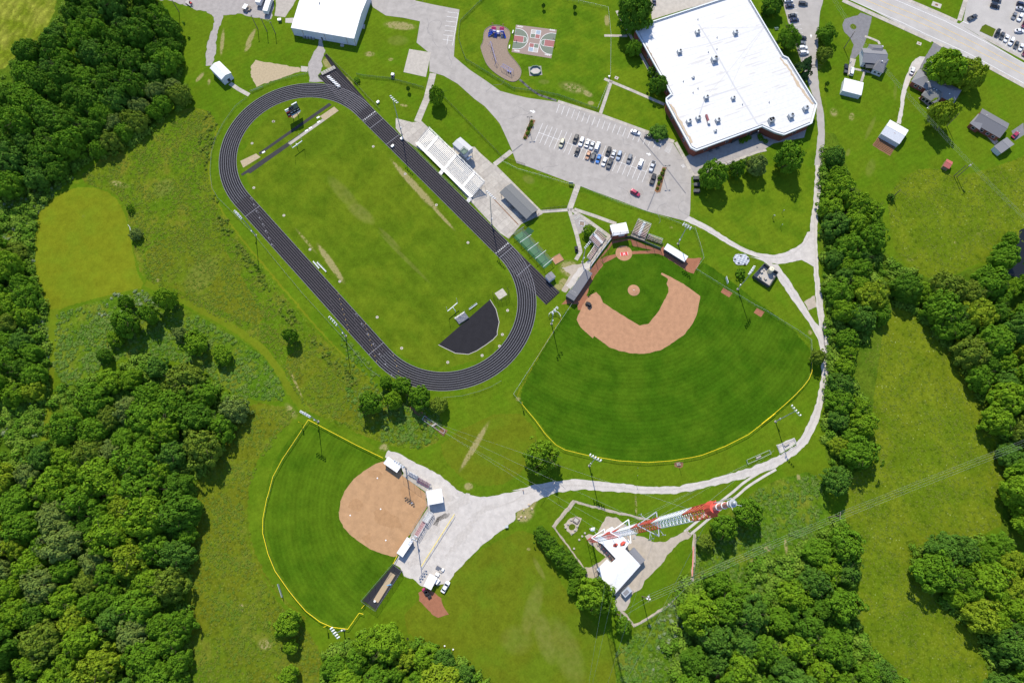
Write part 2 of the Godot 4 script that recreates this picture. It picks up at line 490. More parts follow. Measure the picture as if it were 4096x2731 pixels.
	for a in [
		[Vector2(-44.3, -162.7), 17.0, 1.6, .86, 1.0], [Vector2(-39.7, -157.3), 7.0, 1.8, .86, .75], [Vector2(-31.9, -147.7), 9.0, .8, .86, .8], [Vector2(-80, -124.5), 11.0, 1.5, .95, 1.0], [Vector2(-91.9, -135.4), 8.0, .7, .86, .5],
		[Vector2(-76.9, -159.1), 11.0, 3.0, .86, .3], [Vector2(-68.7, -149.5), 8.0, 3.0, .7, .42], [Vector2(-54.7, -136.6), 7.0, 1.0, .8, .4], [Vector2(-47.9, -127.4), 16.0, .9, .8, .3], [Vector2(-51.7, -171.3), 8.0, .8, .9, .7],
		[Vector2(-55.8, -253.4), 8.0, 2.6, .12, .8], [Vector2(-70, -236.3), 2.6, 1.6, 0, .7], [Vector2(-59.4, -233.1), 1.4, 1.0, 0, .6], [Vector2(-51.8, -206.6), 2.0, .8, .2, .7], [Vector2(-56.5, -244.4), 5.0, 3.0, 0, .3],
		[Vector2(29.4, -216.6), 7.0, 3.0, .3, .5], [Vector2(37.6, -207.9), 1.6, 1.2, 0, .9], [Vector2(47.3, -256.6), 1.4, 3.6, 0, .9], [Vector2(36.1, -213.3), 3.0, 1.6, .6, .7], [Vector2(15.3, -220), 2.6, 1.4, 0, .4],
		[Vector2(25.8, -121.7), 5.5, 4.0, .4, .8], [Vector2(22.5, -114.5), 2.4, 3.0, 0, .9], [Vector2(19.9, -113.3), 1.8, 1.6, 0, .9], [Vector2(7.5, -166.4), 3.0, 2.0, .6, .4], [Vector2(71.3, -142.1), .8, .6, 0, .6],
		[Vector2(152.9, -202.6), 2.0, 2.6, 0, .5], [Vector2(161, -200.3), 1.4, 2.4, .3, .6], [Vector2(168.9, -194.1), 1.0, 7.0, .5, .35], [Vector2(184.1, -214.6), .8, 5.0, .2, .3], [Vector2(156.3, -180.7), .9, 2.2, .4, .45], [Vector2(165.5, -172.5), 2.0, 5.0, .4, .25],
		[Vector2(-15.3, -44), 11.0, 1.3, -1.05, .85], [Vector2(-17.4, -28), 1.8, 1.5, 0, .9], [Vector2(-52, -43.5), 2.0, 1.6, 0, .7], [Vector2(-91.1, -58.5), 4.0, 1.6, .9, .5], [Vector2(-90.4, -70.5), .5, 8.0, -.5, .7],
		[Vector2(2.4, -63.5), 1.2, .9, 0, .6], [Vector2(6, -19.8), 6.5, 2.2, -.9, .85], [Vector2(5, -17.5), 4.0, 3.0, -.7, .9], [Vector2(48.7, -20.7), .5, 4.0, 0, .55], [Vector2(6.3, -4.2), .8, .6, 0, .6],
		[Vector2(7.5, 17.9), 3.0, 10.0, .3, .35], [Vector2(12.2, 27.3), 3.5, 9.0, -.3, .4], [Vector2(20, 32.1), 5.0, 12.0, -.4, .3], [Vector2(10.3, 3.1), 1.0, 4.5, -.5, .4], [Vector2(1.7, 28.1), 6.0, 5.0, 0, .2],
		[Vector2(-91.6, 30.1), 2.4, 1.6, .3, .6], [Vector2(-58.7, 42.4), 1.0, .7, 0, .4], [Vector2(-102.3, 17), 1.0, 1.6, -.4, .8], [Vector2(-92, 29.7), 3.0, 2.2, 0, .5],
		[Vector2(98.9, -4.2), 1.6, 1.0, 0, 1.0], [Vector2(106.6, 17.5), 2.6, 4.0, .4, 1.0], [Vector2(106, -4.7), .7, 3.6, 0, .7], [Vector2(92.8, 1.4), 2.0, 2.0, 0, .6], [Vector2(102.5, 11.2), 1.2, 1.2, 0, .7], [Vector2(114.2, -31.5), .8, 1.4, 0, .8],
		[Vector2(-159.5, -162.1), 4.0, 5.0, .6, .35], [Vector2(-180.3, -164), 5.0, 1.6, .3, .5], [Vector2(-155, -116.4), 1.0, .8, 0, .8], [Vector2(-136.3, -118.9), 6.0, 9.0, .5, .25], [Vector2(-193.4, -147.7), .8, .8, 0, .2],
		[Vector2(-143.2, -243.5), 1.0, 8.0, -.05, .8], [Vector2(-129.5, -245.6), 1.3, 6.0, .28, 1.0], [Vector2(-130.1, -240.3), 1.0, 3.0, .5, .9], [Vector2(-151.3, -222.8), 1.1, 3.2, .5, .9], [Vector2(-146.6, -220), .8, 2.0, 0, .6],
		[Vector2(-78.6, -220), 1.0, 4.0, -.6, .7], [Vector2(-89.7, -230.3), 2.2, 4.0, -.65, .9], [Vector2(127, -92.5), 1.0, 1.2, 0, .6], [Vector2(197.1, -134.5), .7, .7, 0, .5], [Vector2(175.7, -126.2), 1.6, .8, 0, .5], [Vector2(208.5, -138.9), 1.2, .8, 0, .4],
	]: bare.append([a[0].x, a[0].y, a[1], a[2], a[3], a[4]])
	var ids := PackedByteArray()
	ids.resize(TW * TH)
	ids.fill(0)
	var sx := TW / GW
	var sz := TH / GH
	for r in regions: fill_region(ids, smooth(pv(r[1]), 1), r[0], sx, sz)
	for p in paths:
		var pl := smooth(pv(p[2]), 2, false)
		for i in pl.size() - 1:
			var d := (pl[i + 1] - pl[i]).normalized() * .4
			var nn: Vector2 = Vector2(-d.y, d.x).normalized() * p[1] * .5
			fill_region(ids, PackedVector2Array([pl[i] - d + nn, pl[i + 1] + d + nn, pl[i + 1] + d - nn, pl[i] - d - nn]), p[0], sx, sz)
	# noise pictures, read as bytes
	var nz := []
	for k in [[1, .004, 4], [2, .02, 5], [3, .11, 4], [4, .35, 3], [5, .05, 3]]:
		var f := FastNoiseLite.new()
		f.seed = k[0]
		f.frequency = k[1]
		f.fractal_octaves = k[2]
		f.fractal_gain = .55
		var im := f.get_image(TW, TH, false, false, true)
		im.convert(Image.FORMAT_L8)
		nz.append(im.get_data())
	# bare earth strength per texel
	var dirt := PackedFloat32Array()
	dirt.resize(TW * TH)
	for b in bare:
		var rad: float = maxf(b[2], b[3]) * 1.5
		var c := cos(b[4])
		var s := sin(b[4])
		for y in range(maxi(0, int((b[1] - rad - GZ0) * sz)), mini(TH, int((b[1] + rad - GZ0) * sz) + 1)):
			for x in range(maxi(0, int((b[0] - rad - GX0) * sx)), mini(TW, int((b[0] + rad - GX0) * sx) + 1)):
				var dx: float = GX0 + x / sx - b[0]
				var dz: float = GZ0 + y / sz - b[1]
				var u: float = (dx * c + dz * s) / b[2]
				var w: float = (-dx * s + dz * c) / b[3]
				var e := 1.0 - (u * u + w * w) * .75
				if e > 0:
					var i := y * TW + x
					dirt[i] = maxf(dirt[i], minf(e * 1.6, 1.0) * b[5])
	var lut := PackedByteArray()
	lut.resize(4097)
	for i in 4097: lut[i] = int(clampf(Color(i / 4096.0, 0, 0).linear_to_srgb().r * 255.0 + .5, 0, 255))
	var ca := PackedColorArray()
	var cb := PackedColorArray()
	var cw := PackedFloat32Array()
	for k in kinds:
		ca.append(k[0]); cb.append(k[1]); cw.append(k[2])
	var px := PackedByteArray()
	px.resize(TW * TH * 3)
	var n0: PackedByteArray = nz[0]
	var n1: PackedByteArray = nz[1]
	var n2: PackedByteArray = nz[2]
	var n3: PackedByteArray = nz[3]
	var n4: PackedByteArray = nz[4]
	var home := Vector2(49.53, -128.83)
	var soft := Vector2(-33.66, -21.73)
	var tan_c := Color(.29, .24, .11)
	var dark_c := Color(.02, .05, .006)
	for y in TH:
		var wz := GZ0 + y / sz
		for x in TW:
			var i := y * TW + x
			var jx := clampi(x + (n2[i] - 128) / 42, 0, TW - 1)
			var jy := clampi(y + (n4[i] - 128) / 50, 0, TH - 1)
			var id := ids[jy * TW + jx]
			var a := n1[i] / 255.0
			var b := n2[i] / 255.0
			var g := n3[i] / 255.0
			var t := clampf((a - .5) * 2.2 + .5 + (n0[i] / 255.0 - .5) * 1.6, 0.0, 1.0)
			var col := ca[id].lerp(cb[id], t)
			var w := cw[id]
			var k := 1.0 + (g - .5) * w * 2.2 + (b - .5) * w * 1.3 + (a - .5) * .3 + (n4[i] / 255.0 - .5) * .22
			# mowing: the blades lie over in rows
			if id == 7 or id == 6:
				var wx := GX0 + x / sx
				var o := home if id == 7 else soft
				var dd := sqrt((wx - o.x) * (wx - o.x) + (wz - o.y) * (wz - o.y))
				if dd > 27.0 or id == 6: k *= 1.0 + .06 * sin(dd * 3.6) + .05 * sin(dd * .9 + a * 3.0)
			elif id == 0 or id == 13 or id == 5:
				var wx2 := GX0 + x / sx
				k *= 1.0 + .035 * sin((wx2 * .5 + wz * .86) * 2.9 + a * 4.0)
			elif id == 10:
				var wx3 := GX0 + x / sx
				k *= 1.0 + .6 * sin((wx3 * .93 + wz * .25) * 1.7 + a * 9.0) * b * b
			elif id == 8:
				var wx4 := GX0 + x / sx
				k *= 1.0 + .03 * sin((wx4 * .735 - wz * .678) * 1.3) + .03 * sin((wx4 * .678 + wz * .735) * .45)
			if id == 1 or id == 12 or id == 9 or id == 4:   # weeds and pale seed heads among the grass
				if g > .74: col = col.lerp(Color(.2, .2, .06), .3)
				elif b < .3: col = col.lerp(dark_c, .35)
				if id == 9 and g > .86 and a > .5: col = col.lerp(Color(.4, .42, .3), .5)
				if id != 9 and a > .6 and t > .4: col = col.lerp(Color(.14, .12, .02), minf((a - .6) * 1.6, .35))
			col = Color(col.r * k, col.g * k, col.b * k)
			var d := dirt[i]
			if d > 0:
				if d < .5: col = col.lerp(Color(.19, .18, .05), d * .9 * (.4 + b))
				else: d = clampf((d + (b - .5) * 1.1 + (g - .5) * .9 - .28) * 2.2, 0.0, 1.0) * .75
				if d >= .0 and dirt[i] >= .5: col = col.lerp(Color(tan_c.r * (.75 + .5 * g), tan_c.g * (.75 + .5 * g), tan_c.b * (.75 + .5 * g)), d)
			px[i * 3] = lut[clampi(int(col.r * 4096.0), 0, 4096)]
			px[i * 3 + 1] = lut[clampi(int(col.g * 4096.0), 0, 4096)]
			px[i * 3 + 2] = lut[clampi(int(col.b * 4096.0), 0, 4096)]
	var tex := ImageTexture.create_from_image(Image.create_from_data(TW, TH, false, Image.FORMAT_RGB8, px))
	var gm := StandardMaterial3D.new()
	gm.resource_name = "ground"
	gm.albedo_texture = tex
	gm.roughness = 1.0
	gm.metallic_specular = .1
	gm.texture_repeat = false
	var outer := mat("outer_grass", Color(.1, .145, .012), 1.0, "patch", .01, "fine", .1)
	outer.metallic_specular = .1
	# inner mapped sheet and the land round it, as two surfaces of one sheet
	var m := ArrayMesh.new()
	var b := mb()
	b.face(Vector3(GX0, 0, GZ0), Vector3(GX0 + GW, 0, GZ0), Vector3(GX0 + GW, 0, GZ0 + GH), Vector3(GX0, 0, GZ0 + GH), Vector3.UP)
	for p in b.v: b.uv.append(Vector2((p.x - GX0) / GW, (p.z - GZ0) / GH))
	var arr := []
	arr.resize(Mesh.ARRAY_MAX)
	arr[Mesh.ARRAY_VERTEX] = b.v; arr[Mesh.ARRAY_NORMAL] = b.n; arr[Mesh.ARRAY_TEX_UV] = b.uv
	m.add_surface_from_arrays(Mesh.PRIMITIVE_TRIANGLES, arr)
	var c := mb()
	var far := 1500.0
	for r in [[-far, -far, far, GZ0], [-far, GZ0 + GH, far, far], [-far, GZ0, GX0, GZ0 + GH], [GX0 + GW, GZ0, far, GZ0 + GH]]:
		c.face(Vector3(r[0], 0, r[1]), Vector3(r[2], 0, r[1]), Vector3(r[2], 0, r[3]), Vector3(r[0], 0, r[3]), Vector3.UP)
	var arr2 := []
	arr2.resize(Mesh.ARRAY_MAX)
	arr2[Mesh.ARRAY_VERTEX] = c.v; arr2[Mesh.ARRAY_NORMAL] = c.n
	arr2[Mesh.ARRAY_TEX_UV] = PackedVector2Array()
	var uv2 := PackedVector2Array()
	for p in c.v: uv2.append(Vector2(p.x, p.z))
	arr2[Mesh.ARRAY_TEX_UV] = uv2
	m.add_surface_from_arrays(Mesh.PRIMITIVE_TRIANGLES, arr2)
	m.surface_set_material(0, gm)
	m.surface_set_material(1, outer)
	var o := MeshInstance3D.new()
	o.name = numbered("ground")
	o.mesh = m
	add_child(o)
	o.set_meta("kind", "structure")

func fill_region(ids: PackedByteArray, poly: PackedVector2Array, id: int, sx: float, sz: float) -> void:
	var k := poly.size()
	var lo := 1e9
	var hi := -1e9
	for p in poly:
		lo = minf(lo, p.y); hi = maxf(hi, p.y)
	for y in range(maxi(0, int((lo - GZ0) * sz)), mini(TH, int((hi - GZ0) * sz) + 1)):
		var wz := GZ0 + (y + .5) / sz
		var xs := []
		for i in k:
			var p := poly[i]
			var q := poly[(i + 1) % k]
			if (p.y <= wz) != (q.y <= wz): xs.append(p.x + (wz - p.y) / (q.y - p.y) * (q.x - p.x))
		xs.sort()
		for j in range(0, xs.size() - 1, 2):
			for x in range(maxi(0, int((xs[j] - GX0) * sx)), mini(TW, int((xs[j + 1] - GX0) * sx))): ids[y * TW + x] = id

# ---------- roads, lots, walks
func sheet(called: String, poly, m: String, y: float, rag := 0.0, sd := 1) -> MeshInstance3D:
	var p: PackedVector2Array = pv(poly) if poly is Array else poly
	while rag > .05:
		var r := ragged(p, 1.2, rag, sd)
		if Geometry2D.triangulate_polygon(r).size() > 0:
			p = r
			break
		rag *= .5
	var b := mb()
	b.flat(p, y)
	return struct(called, b, M[m])

# a walk laid in slabs with open joints
func walk(called: String, line: Array, w: float, y := .06, each := 1.8, mats := ["concrete", "concrete_b", "concrete_c"]) -> MeshInstance3D:
	var p := pv(line)
	var b := mb()
	b.ribbon(p, w, y - .03)
	var o := struct(called, b, M.joint)
	var kinds := [M[mats[0]], M[mats[1]], M[mats[2]]]
	for i in p.size() - 1:
		var d := p[i + 1] - p[i]
		var k := maxi(1, int(round(d.length() / each)))
		for j in k:
			var s := mb()
			var a := p[i] + d * (j + .5) / k
			s.box(v3(a, y - .03), Vector3(d.length() / k - .04, .06, w), -atan2(d.y, d.x))
			obj("slab", s, kinds[(i * 7 + j * 5 + j / 3) % 3], o)
	return o

func line_on(parent: Node, a: Vector2, b: Vector2, w: float, y: float, m: String, called := "painted_line") -> void:
	var s := mb()
	s.ribbon(PackedVector2Array([a, b]), w, y)
	obj(called, s, M[m], parent)

func kerb(called: String, line: Array, m := "concrete", w := .2, h := .13) -> void:
	var p := pv(line)
	var b := mb()
	for i in p.size() - 1: b.beam(v3(p[i], h * .5), v3(p[i + 1], h * .5), w, h)
	struct(called, b, M[m])

func make_roads() -> void:
	var lot := sheet("parking_lot", [-73.9,-273.6,-49.9,-273.6,-48.8,-268.8,-39.2,-266.2,-26.4,-263.2,-28.1,-247.2,-28.5,-234.7,-20.7,-226.9,-12,-220,-5.7,-214.6,1.1,-212.4] + [7.2,-210.7,21.3,-208.4,41.9,-201.2,65.3,-191,75.4,-185.6,79,-177.8,83.1,-167.6] + [82.4,-167.7,80.6,-150.7,80,-147.7,77.3,-145.3,61.7,-149.8,31.7,-162.7,29.1,-163.7,7,-173.2] + [2.1,-175,-0.1,-181.9,-2.3,-187.7,-5.7,-196.1] + [-7.9,-199.3,-13,-205.9,-18.1,-210.2,-26.2,-218.7,-33.2,-223.4,-40.1,-225.8,-40.5,-236.6,-47.1,-243,-45.9,-255.9,-54.3,-258.1,-63.2,-259.5,-70,-264.7], "asphalt_lot", .04)
	# stall lines: one-sided row along the walk, double row in the middle
	for i in 21:
		var t := i / 20.0
		line_on(lot, Vector2(22.6, -207.1).lerp(Vector2(70.3, -186.7), t), Vector2(21.1, -202.3).lerp(Vector2(68.4, -182.1), t), .13, .055, "paint_white", "stall_line")
	for i in 23:
		var t := i / 22.0
		line_on(lot, Vector2(14.5, -196.4).lerp(Vector2(64.2, -175.6), t), Vector2(10.7, -186.4).lerp(Vector2(59.6, -164.8), t), .13, .055, "paint_white", "stall_line")
	line_on(lot, Vector2(12.4, -191.5), Vector2(61.8, -170.3), .13, .057, "paint_white", "stall_line")
	for i in 7: line_on(lot, Vector2(-32.3, -261.7).lerp(Vector2(-33.9, -247.6), i / 5.0), Vector2(-26.9, -260.9).lerp(Vector2(-29.1, -246.9), i / 5.0), .14, .055, "paint_white", "stall_line")
	line_on(lot, Vector2(-26.9, -261.1), Vector2(-29.3, -241.2), .14, .057, "paint_white", "stall_line")
	line_on(lot, Vector2(-31.6, -247.2), Vector2(-32.1, -241.7), .14, .057, "paint_white", "stall_line")
	for i in 9: line_on(lot, Vector2(71, -181.6).lerp(Vector2(72.9, -185.4), i / 8.0), Vector2(73.4, -180).lerp(Vector2(75.3, -185), i / 8.0), .1, .055, "paint_white", "hatch_line")
	for i in 5: line_on(lot, Vector2(78.1, -173.5).lerp(Vector2(78.7, -172.5), i / 4.0), Vector2(79.5, -174.4).lerp(Vector2(80.3, -173), i / 4.0), .1, .055, "paint_white", "hatch_line")
	for a in [[Vector2(8.6, -203.4), Vector2(11.1, -202.6)], [Vector2(62.6, -180), Vector2(64.6, -179.3)]]:
		var d: Vector2 = (a[1] - a[0]).normalized()
		var nn := Vector2(-d.y, d.x)
		var b := mb()
		var ln: float = a[0].distance_to(a[1])
		b.ribbon(PackedVector2Array([a[0], a[0] + d * ln * .6]), .6, .055)
		b.flat(PackedVector2Array([a[0] + d * ln * .55 + nn * .95, a[1], a[0] + d * ln * .55 - nn * .95]), .056)
		obj("arrow", b, M.paint_white, lot)
	# patched seams in the asphalt
	for s in [[Vector2(59.6, -189), Vector2(70.7, -172.5)], [Vector2(70.7, -173.2), Vector2(79.2, -159.1)], [Vector2(61.2, -150.4), Vector2(66.2, -162.1)], [Vector2(4.9, -185.1), Vector2(-2.3, -178.8)]]:
		line_on(lot, s[0], s[1], .5, .05, "driveway", "seam")
	# cracks and worn patches
	var cr := RandomNumberGenerator.new()
	cr.seed = 77
	for c in [Vector2(33.5, -202), Vector2(49.8, -191.5), Vector2(21.7, -173.8), Vector2(43.3, -167.6), Vector2(48.4, -162.7), Vector2(69.4, -153.7), Vector2(75.5, -164.6), Vector2(-42.5, -258.1), Vector2(-36.4, -250.8), Vector2(-36, -240.1), Vector2(2.7, -205.9), Vector2(-2.3, -199.3), Vector2(-29.9, -229), Vector2(-12.5, -213.9), Vector2(78.1, -155.5), Vector2(76.5, -176.9), Vector2(-51.6, -264.7)]:
		var p: Vector2 = c
		var dir := cr.randf() * TAU
		var ln := PackedVector2Array([p])
		for i in 14:
			dir += cr.randf_range(-.6, .6)
			p += Vector2(cos(dir), sin(dir)) * cr.randf_range(.5, 1.3)
			ln.append(p)
		var b := mb()
		b.ribbon(ln, .1, .046)
		obj("crack", b, M.driveway, lot)
	for c in [[Vector2(64.4, -168.2), 1.6], [Vector2(49, -174.4), .8], [Vector2(62, -172.5), .9], [Vector2(58.5, -159.7), 1.4], [Vector2(63.9, -159.1), 1.0], [Vector2(55.4, -172.5), .7], [Vector2(36.1, -180.7), .6], [Vector2(52, -180), .6]]:
		var b := mb()
		b.flat(ragged(disc(c[0], c[1], 12), .5, .9, int(c[1] * 10)), .048)
		obj("oil_stain", b, M.driveway_pale, lot)
	sheet("gravel_yard", [-185.4,-274.4,-179.8,-269.5,-172,-268.8,-165,-265.8,-158.7,-263.2,-153.5,-262.1,-149,-258.1,-148.8,-251.6,-150,-245.1,-150.2,-236.6,-149.2,-229,-146.1,-229,-145.7,-236.6,-146.1,-245.1,-145.3,-253.7,-144.6,-259.5,-136.2,-260.6,-130.9,-258.8,-120.2,-257.3,-120.2,-274.4], "gravel_grey", .02, .9, 3)
	sheet("concrete_yard", [-119.6,-271,-108.5,-271,-110.4,-265.4,-111.6,-263,-113.6,-258.4,-118.9,-259.3,-118.8,-265.4], "concrete_b", .035, .2, 4)
	sheet("concrete_apron", [-113.3,-257.8,-109,-258.1,-109.4,-254.8,-113.1,-255.1], "stone", .035)
	sheet("concrete_pad", [-50.5,-239.1,-39.7,-237,-41.7,-222.6,-52.7,-225.5], "concrete", .05)
	sheet("gravel_spur", [-95,-244.7,-91.6,-238.7,-93.3,-231.7,-92.2,-229,-94,-223.4,-91.1,-219.7,-97.7,-219.7,-99.5,-230,-97.2,-237.3,-95.6,-241.5], "gravel_grey", .025, .7, 5)
	sheet("discus_sector", [-125.6,-232.6,-102.7,-227.9,-102.5,-225.8,-123.3,-217.3,-126.2,-222.8,-127.1,-228.3], "sand", .02, .8, 6)
	sheet("throwing_circle_pad", [-102.8,-229,-99.3,-228.6,-99.4,-225.6,-102.5,-225.8], "concrete", .05)
	# loop drives
	sheet("school_drive", [136.2,-273.6,136.9,-264.7,138.3,-252.3,140.5,-237.3,142,-226.2,143.6,-216.6,145.2,-205.9,144.5,-199.3,144.1,-191.5,141.5,-180,139.8,-173.8,143.4,-173.8,145.3,-180,147.4,-192.8,148.2,-202.6,147.8,-213.3,148.5,-226.2,151.7,-247.2,154.4,-261,158.9,-273.6], "asphalt_road", .03, .25, 7)
	var drive := sheet("gravel_drive", [140.7,-174.6,136.4,-152.5,134.8,-147.1,133.4,-140.1,132.8,-126.2,132.1,-115,131.4,-104,131.4,-94.9,131.8,-83.3,133.7,-83.3,134.2,-93.3,134.5,-109.5,134.5,-120.6,135.6,-133.1,136.5,-140.1,139.7,-155.5,143.9,-174.6], "gravel", .022, .4, 8)
	sheet("gravel_drive", [77.3,-145.3,79.6,-147.7,81.6,-146.5,87.7,-143,94.6,-137.7,101.5,-132.5,108.4,-129.4,116.2,-128.4] + [120.5,-129.4,126,-131.9,129.2,-134.3,132,-139.5,135.5,-140.1,135.7,-131.9,132.6,-122.8,131.7,-123.4,127.9,-126,121.4,-124.5,116.7,-124,112.1,-124.8,107.7,-126.8,103.6,-127.9] + [109.7,-126.8,103.2,-129.4,97.3,-132.8,90.9,-137.4,84.4,-141.8], "gravel", .026, .35, 9)
	sheet("gravel_drive", [110.7,-125.7,113.7,-124.5,117.2,-123.4,121,-116.7,124.6,-108.9,127.3,-102.4,129.7,-97,131.4,-94.9,132,-83.3,130.3,-83.3,130.1,-89.1,126.7,-97.6,121.4,-107.3,116.8,-116.1,114.4,-121.7], "gravel", .03, .35, 10)
	sheet("gravel_patch", [126.3,-106.2,131.4,-109.5,131.6,-104,127.9,-102.4], "gravel_tan", .018, .5, 11)
	sheet("gravel_drive", [131.3,-93.8,130.8,-85.9,130.8,-81.8,128.8,-71.5,125.4,-61.5,121.4,-53.6,117.2,-46.9,113.9,-43.5,109.8,-41.1,102.3,-37.8,94.8,-35] + [93.9,-34.9,79.8,-30.8,65.5,-27.8,51.4,-27.9,37.5,-29.7,25.3,-30.6,17.8,-29.9,9.3,-28.5,-0.1,-26.2] + [3.58,-26.47,-0.47,-25.48,-7.73,-24.09,-12.57,-23.89,-16.61,-24.49,-20.68,-26.07,-23.98,-28.46,-28.98,-32.46,-33.96,-34.89,-41.47,-38.54,-46.54,-41.41,-49.88,-42.23,-50.95,-39.36,-44.14,-34.48,-42.82,-32.46,-34.21,-25.67,-33.37,-19.38,-36.72,-13.17,-40.06,-7.81,-41.88,-4.4,-45.5,1.6,-42.7,2.91,-41.39,5.68,-37.83,6.79,-33.82,9.72,-27.25,8.99,-24.55,8.26,-21.91,4.94,-19.24,2.35,-15.4,-1.76,-10.34,-6.29,-4.83,-10.48,1.53,-15.1] + [1.3,-17.6,6,-19.8,11.1,-23,18.6,-25.7,28,-26.6,37.3,-26,51.3,-25,65.3,-25,84.3,-29,98.8,-32.7] + [104.2,-34.5,110.3,-37.8,114.5,-40.7,118.1,-43.5,121.6,-47.8,125.3,-53.6,129,-63.5,131.9,-71.5,133.7,-81.8,134.9,-93.8], "gravel", .034, .55, 12)
	for c in [[Vector2(-29.92, -12.4), 7.0, 1.6, .9], [Vector2(-23.72, -18.6), 9.0, 1.8, .7], [Vector2(-37.7, 0.86), 3.2, 1.6, .4], [Vector2(-19.48, -8.57), 10.0, 1.5, .9], [Vector2(-38.34, -4.77), 4.0, 1.0, -.9], [Vector2(-24.25, -23.3), 2.5, 1.2, 0.0], [Vector2(-20.65, -24.49), 1.6, .7, 0.0], [Vector2(-11.69, -18.6), 6.0, 1.0, .5]]:
		var q := PackedVector2Array()
		for i in 20: q.append(c[0] + Vector2(cos(TAU * i / 20) * c[1], sin(TAU * i / 20) * c[2]).rotated(-c[3]))
		sheet("worn_gravel", q, "gravel_worn", .04, 1.8, 14)
	for l in [[142.1,-173.9,138.4,-155.5,135.7,-143.6,133.9,-126.2,132.6,-109.5,132.4,-93.3,132.8,-84.9], [113.3,-125.7,119,-117.2,123.9,-107.3,128.6,-96.5,131.3,-87], [81.5,-144.7,89.5,-139.5,99.4,-133.1,109.4,-128.5] + [115,-126.8,122.9,-127.9,129.8,-133.1,134.2,-140.1], [133,-92.2,132.1,-81.8,130.2,-71.5,126.8,-61.5,123.1,-53.6,118.5,-46.4,113.7,-42.1,107.6,-38.8,99.6,-35] + [92.3,-33.4,79.7,-29.8,65.4,-26.4,51.4,-26.4,37.4,-27.8,25.2,-28.5,14,-27.6,4.6,-24.8] + [0.34,-21.73,-7.69,-19.38,-15.67,-17.04]]:
		var cl := smooth(pv(l), 2, false)
		for i in cl.size(): cl[i] += Vector2(cr.randf_range(-.15, .15), cr.randf_range(-.15, .15))
		var b := mb()
		b.ribbon(cl, .65, .042)
		struct("drive_crown", b, M.gravel_worn)
	sheet("compound_yard", [37.16,-16.44,40.53,-15.89,43.27,-13.97,45.46,-12.61,48.36,-9.08,52.51,-8,55.22,-6.52,59.45,-6.92,64.38,-9.08,68.46,-10.97,69.99,-9.08,67.34,-7.46,64.14,-5.85,60.55,-2.64,56.91,1.87,53.95,4.76,50.47,7.63,49.51,9.96,46.37,12.03,44.89,14.08,42.77,18.16,38.69,18.16,39.2,13.06,28.2,6.07,27.76,2.66,29.69,2.92,33.37,0.81,36.24,-1.31,30.01,-6.38,28.41,-8.81,30.12,-9.62,32.91,-9.08,34.13,-11.52,35.96,-14.79], "gravel_tan", .024, .6, 13)
	for o in [-1, 1]:
		var b := mb()
		var ln := smooth(pv([67.79,-9.62,72.58,-13.15,78.04,-17.4,84.14,-21.97,89.35,-25.61] + [92.7,-28.5,100.7,-33.1,105.3,-35.5]), 2, false)
		var off := PackedVector2Array()
		for i in ln.size():
			var t := (ln[mini(i + 1, ln.size() - 1)] - ln[maxi(i - 1, 0)]).normalized()
			off.append(ln[i] + Vector2(-t.y, t.x) * 1.05 * o)
		b.ribbon(off, .95, .02)
		struct("wheel_track", b, M.gravel)
	# highway with its lines and walks
	var hw := sheet("highway", [123.5,-301.6,141.4,-288.4,182,-262.2,206.3,-244.5,246.7,-218.2,288,-191.3,293,-209.4,249.6,-230.8,223.1,-254.3,209.7,-262.9,193.8,-272.3,161.1,-291.6,143.3,-304.1], "highway", .04)
	for a in [["paint_yellow", [156,-282.6,187.5,-264.1,198.6,-258,208.9,-251.7,218.1,-245.3,236.4,-232.5,246.5,-225.1,262.9,-213.7]], ["paint_yellow", [159.7,-285.4,189.2,-267,199.8,-261.3,210.1,-255,220.2,-248.2,229.6,-241.8,238.8,-234.8,248.8,-227.3,263.7,-216.6]], ["paint_white", [163.1,-286.7,193.8,-269.3,216.1,-256.2,223.8,-250.5,232.6,-244.2,249.6,-230.9,264.3,-219.2]], ["paint_white", [155.5,-278.4,182.1,-262.7,194.3,-255.4,205.6,-247.8,215.2,-242,223,-237.1,231.1,-231.2,246.9,-219.2,261.6,-208.2]]]:
		var b := mb()
		b.ribbon(pv(a[1]), .2, .055)
		obj("lane_line", b, M[a[0]], hw)
	walk("pavement", [167.1,-269.1,181.7,-259.9,193.8,-252.5,207.4,-244], 2.3)
	walk("pavement", [230.8,-229.5,246.6,-217.5,256,-210], 2.0)
	walk("pavement", [198.7,-269.9,213.8,-261.1,222.3,-255.8], 2.0)
	walk("pavement", [231.8,-247.6,238.5,-242.4,250.2,-233.5,259.8,-226.2], 1.7)
	walk("pavement", [230.3,-271.5,223.4,-256.4], 2.2)
	sheet("drive_apron", [207.4,-244,214.2,-241.7,211.7,-240.1,208.2,-243], "concrete_c", .065)
	var tl := sheet("street_lot", [231.8,-274,225.3,-256,223,-254.4,231.7,-247,237.8,-242,250.1,-232.9,262.3,-223.6,274.4,-274], "highway", .03)
	for i in 5: line_on(tl, Vector2(243.8, -250.5).lerp(Vector2(252.1, -241.7), i / 5.0), Vector2(239.8, -244).lerp(Vector2(247.8, -235.9), i / 5.0), .12, .045, "paint_white", "stall_line")
	line_on(tl, Vector2(224.9, -255.8), Vector2(227.6, -254.4), .3, .045, "paint_white", "stop_line")
	var gi := mb()
	gi.prism(ragged(pv([232.2,-249.8,234.1,-252.9,236,-254.1,240.4,-251.1,237.8,-246.3]), 1.0, .15, 4), 0, .12)
	struct("grass_island", gi, M.outer_grass)
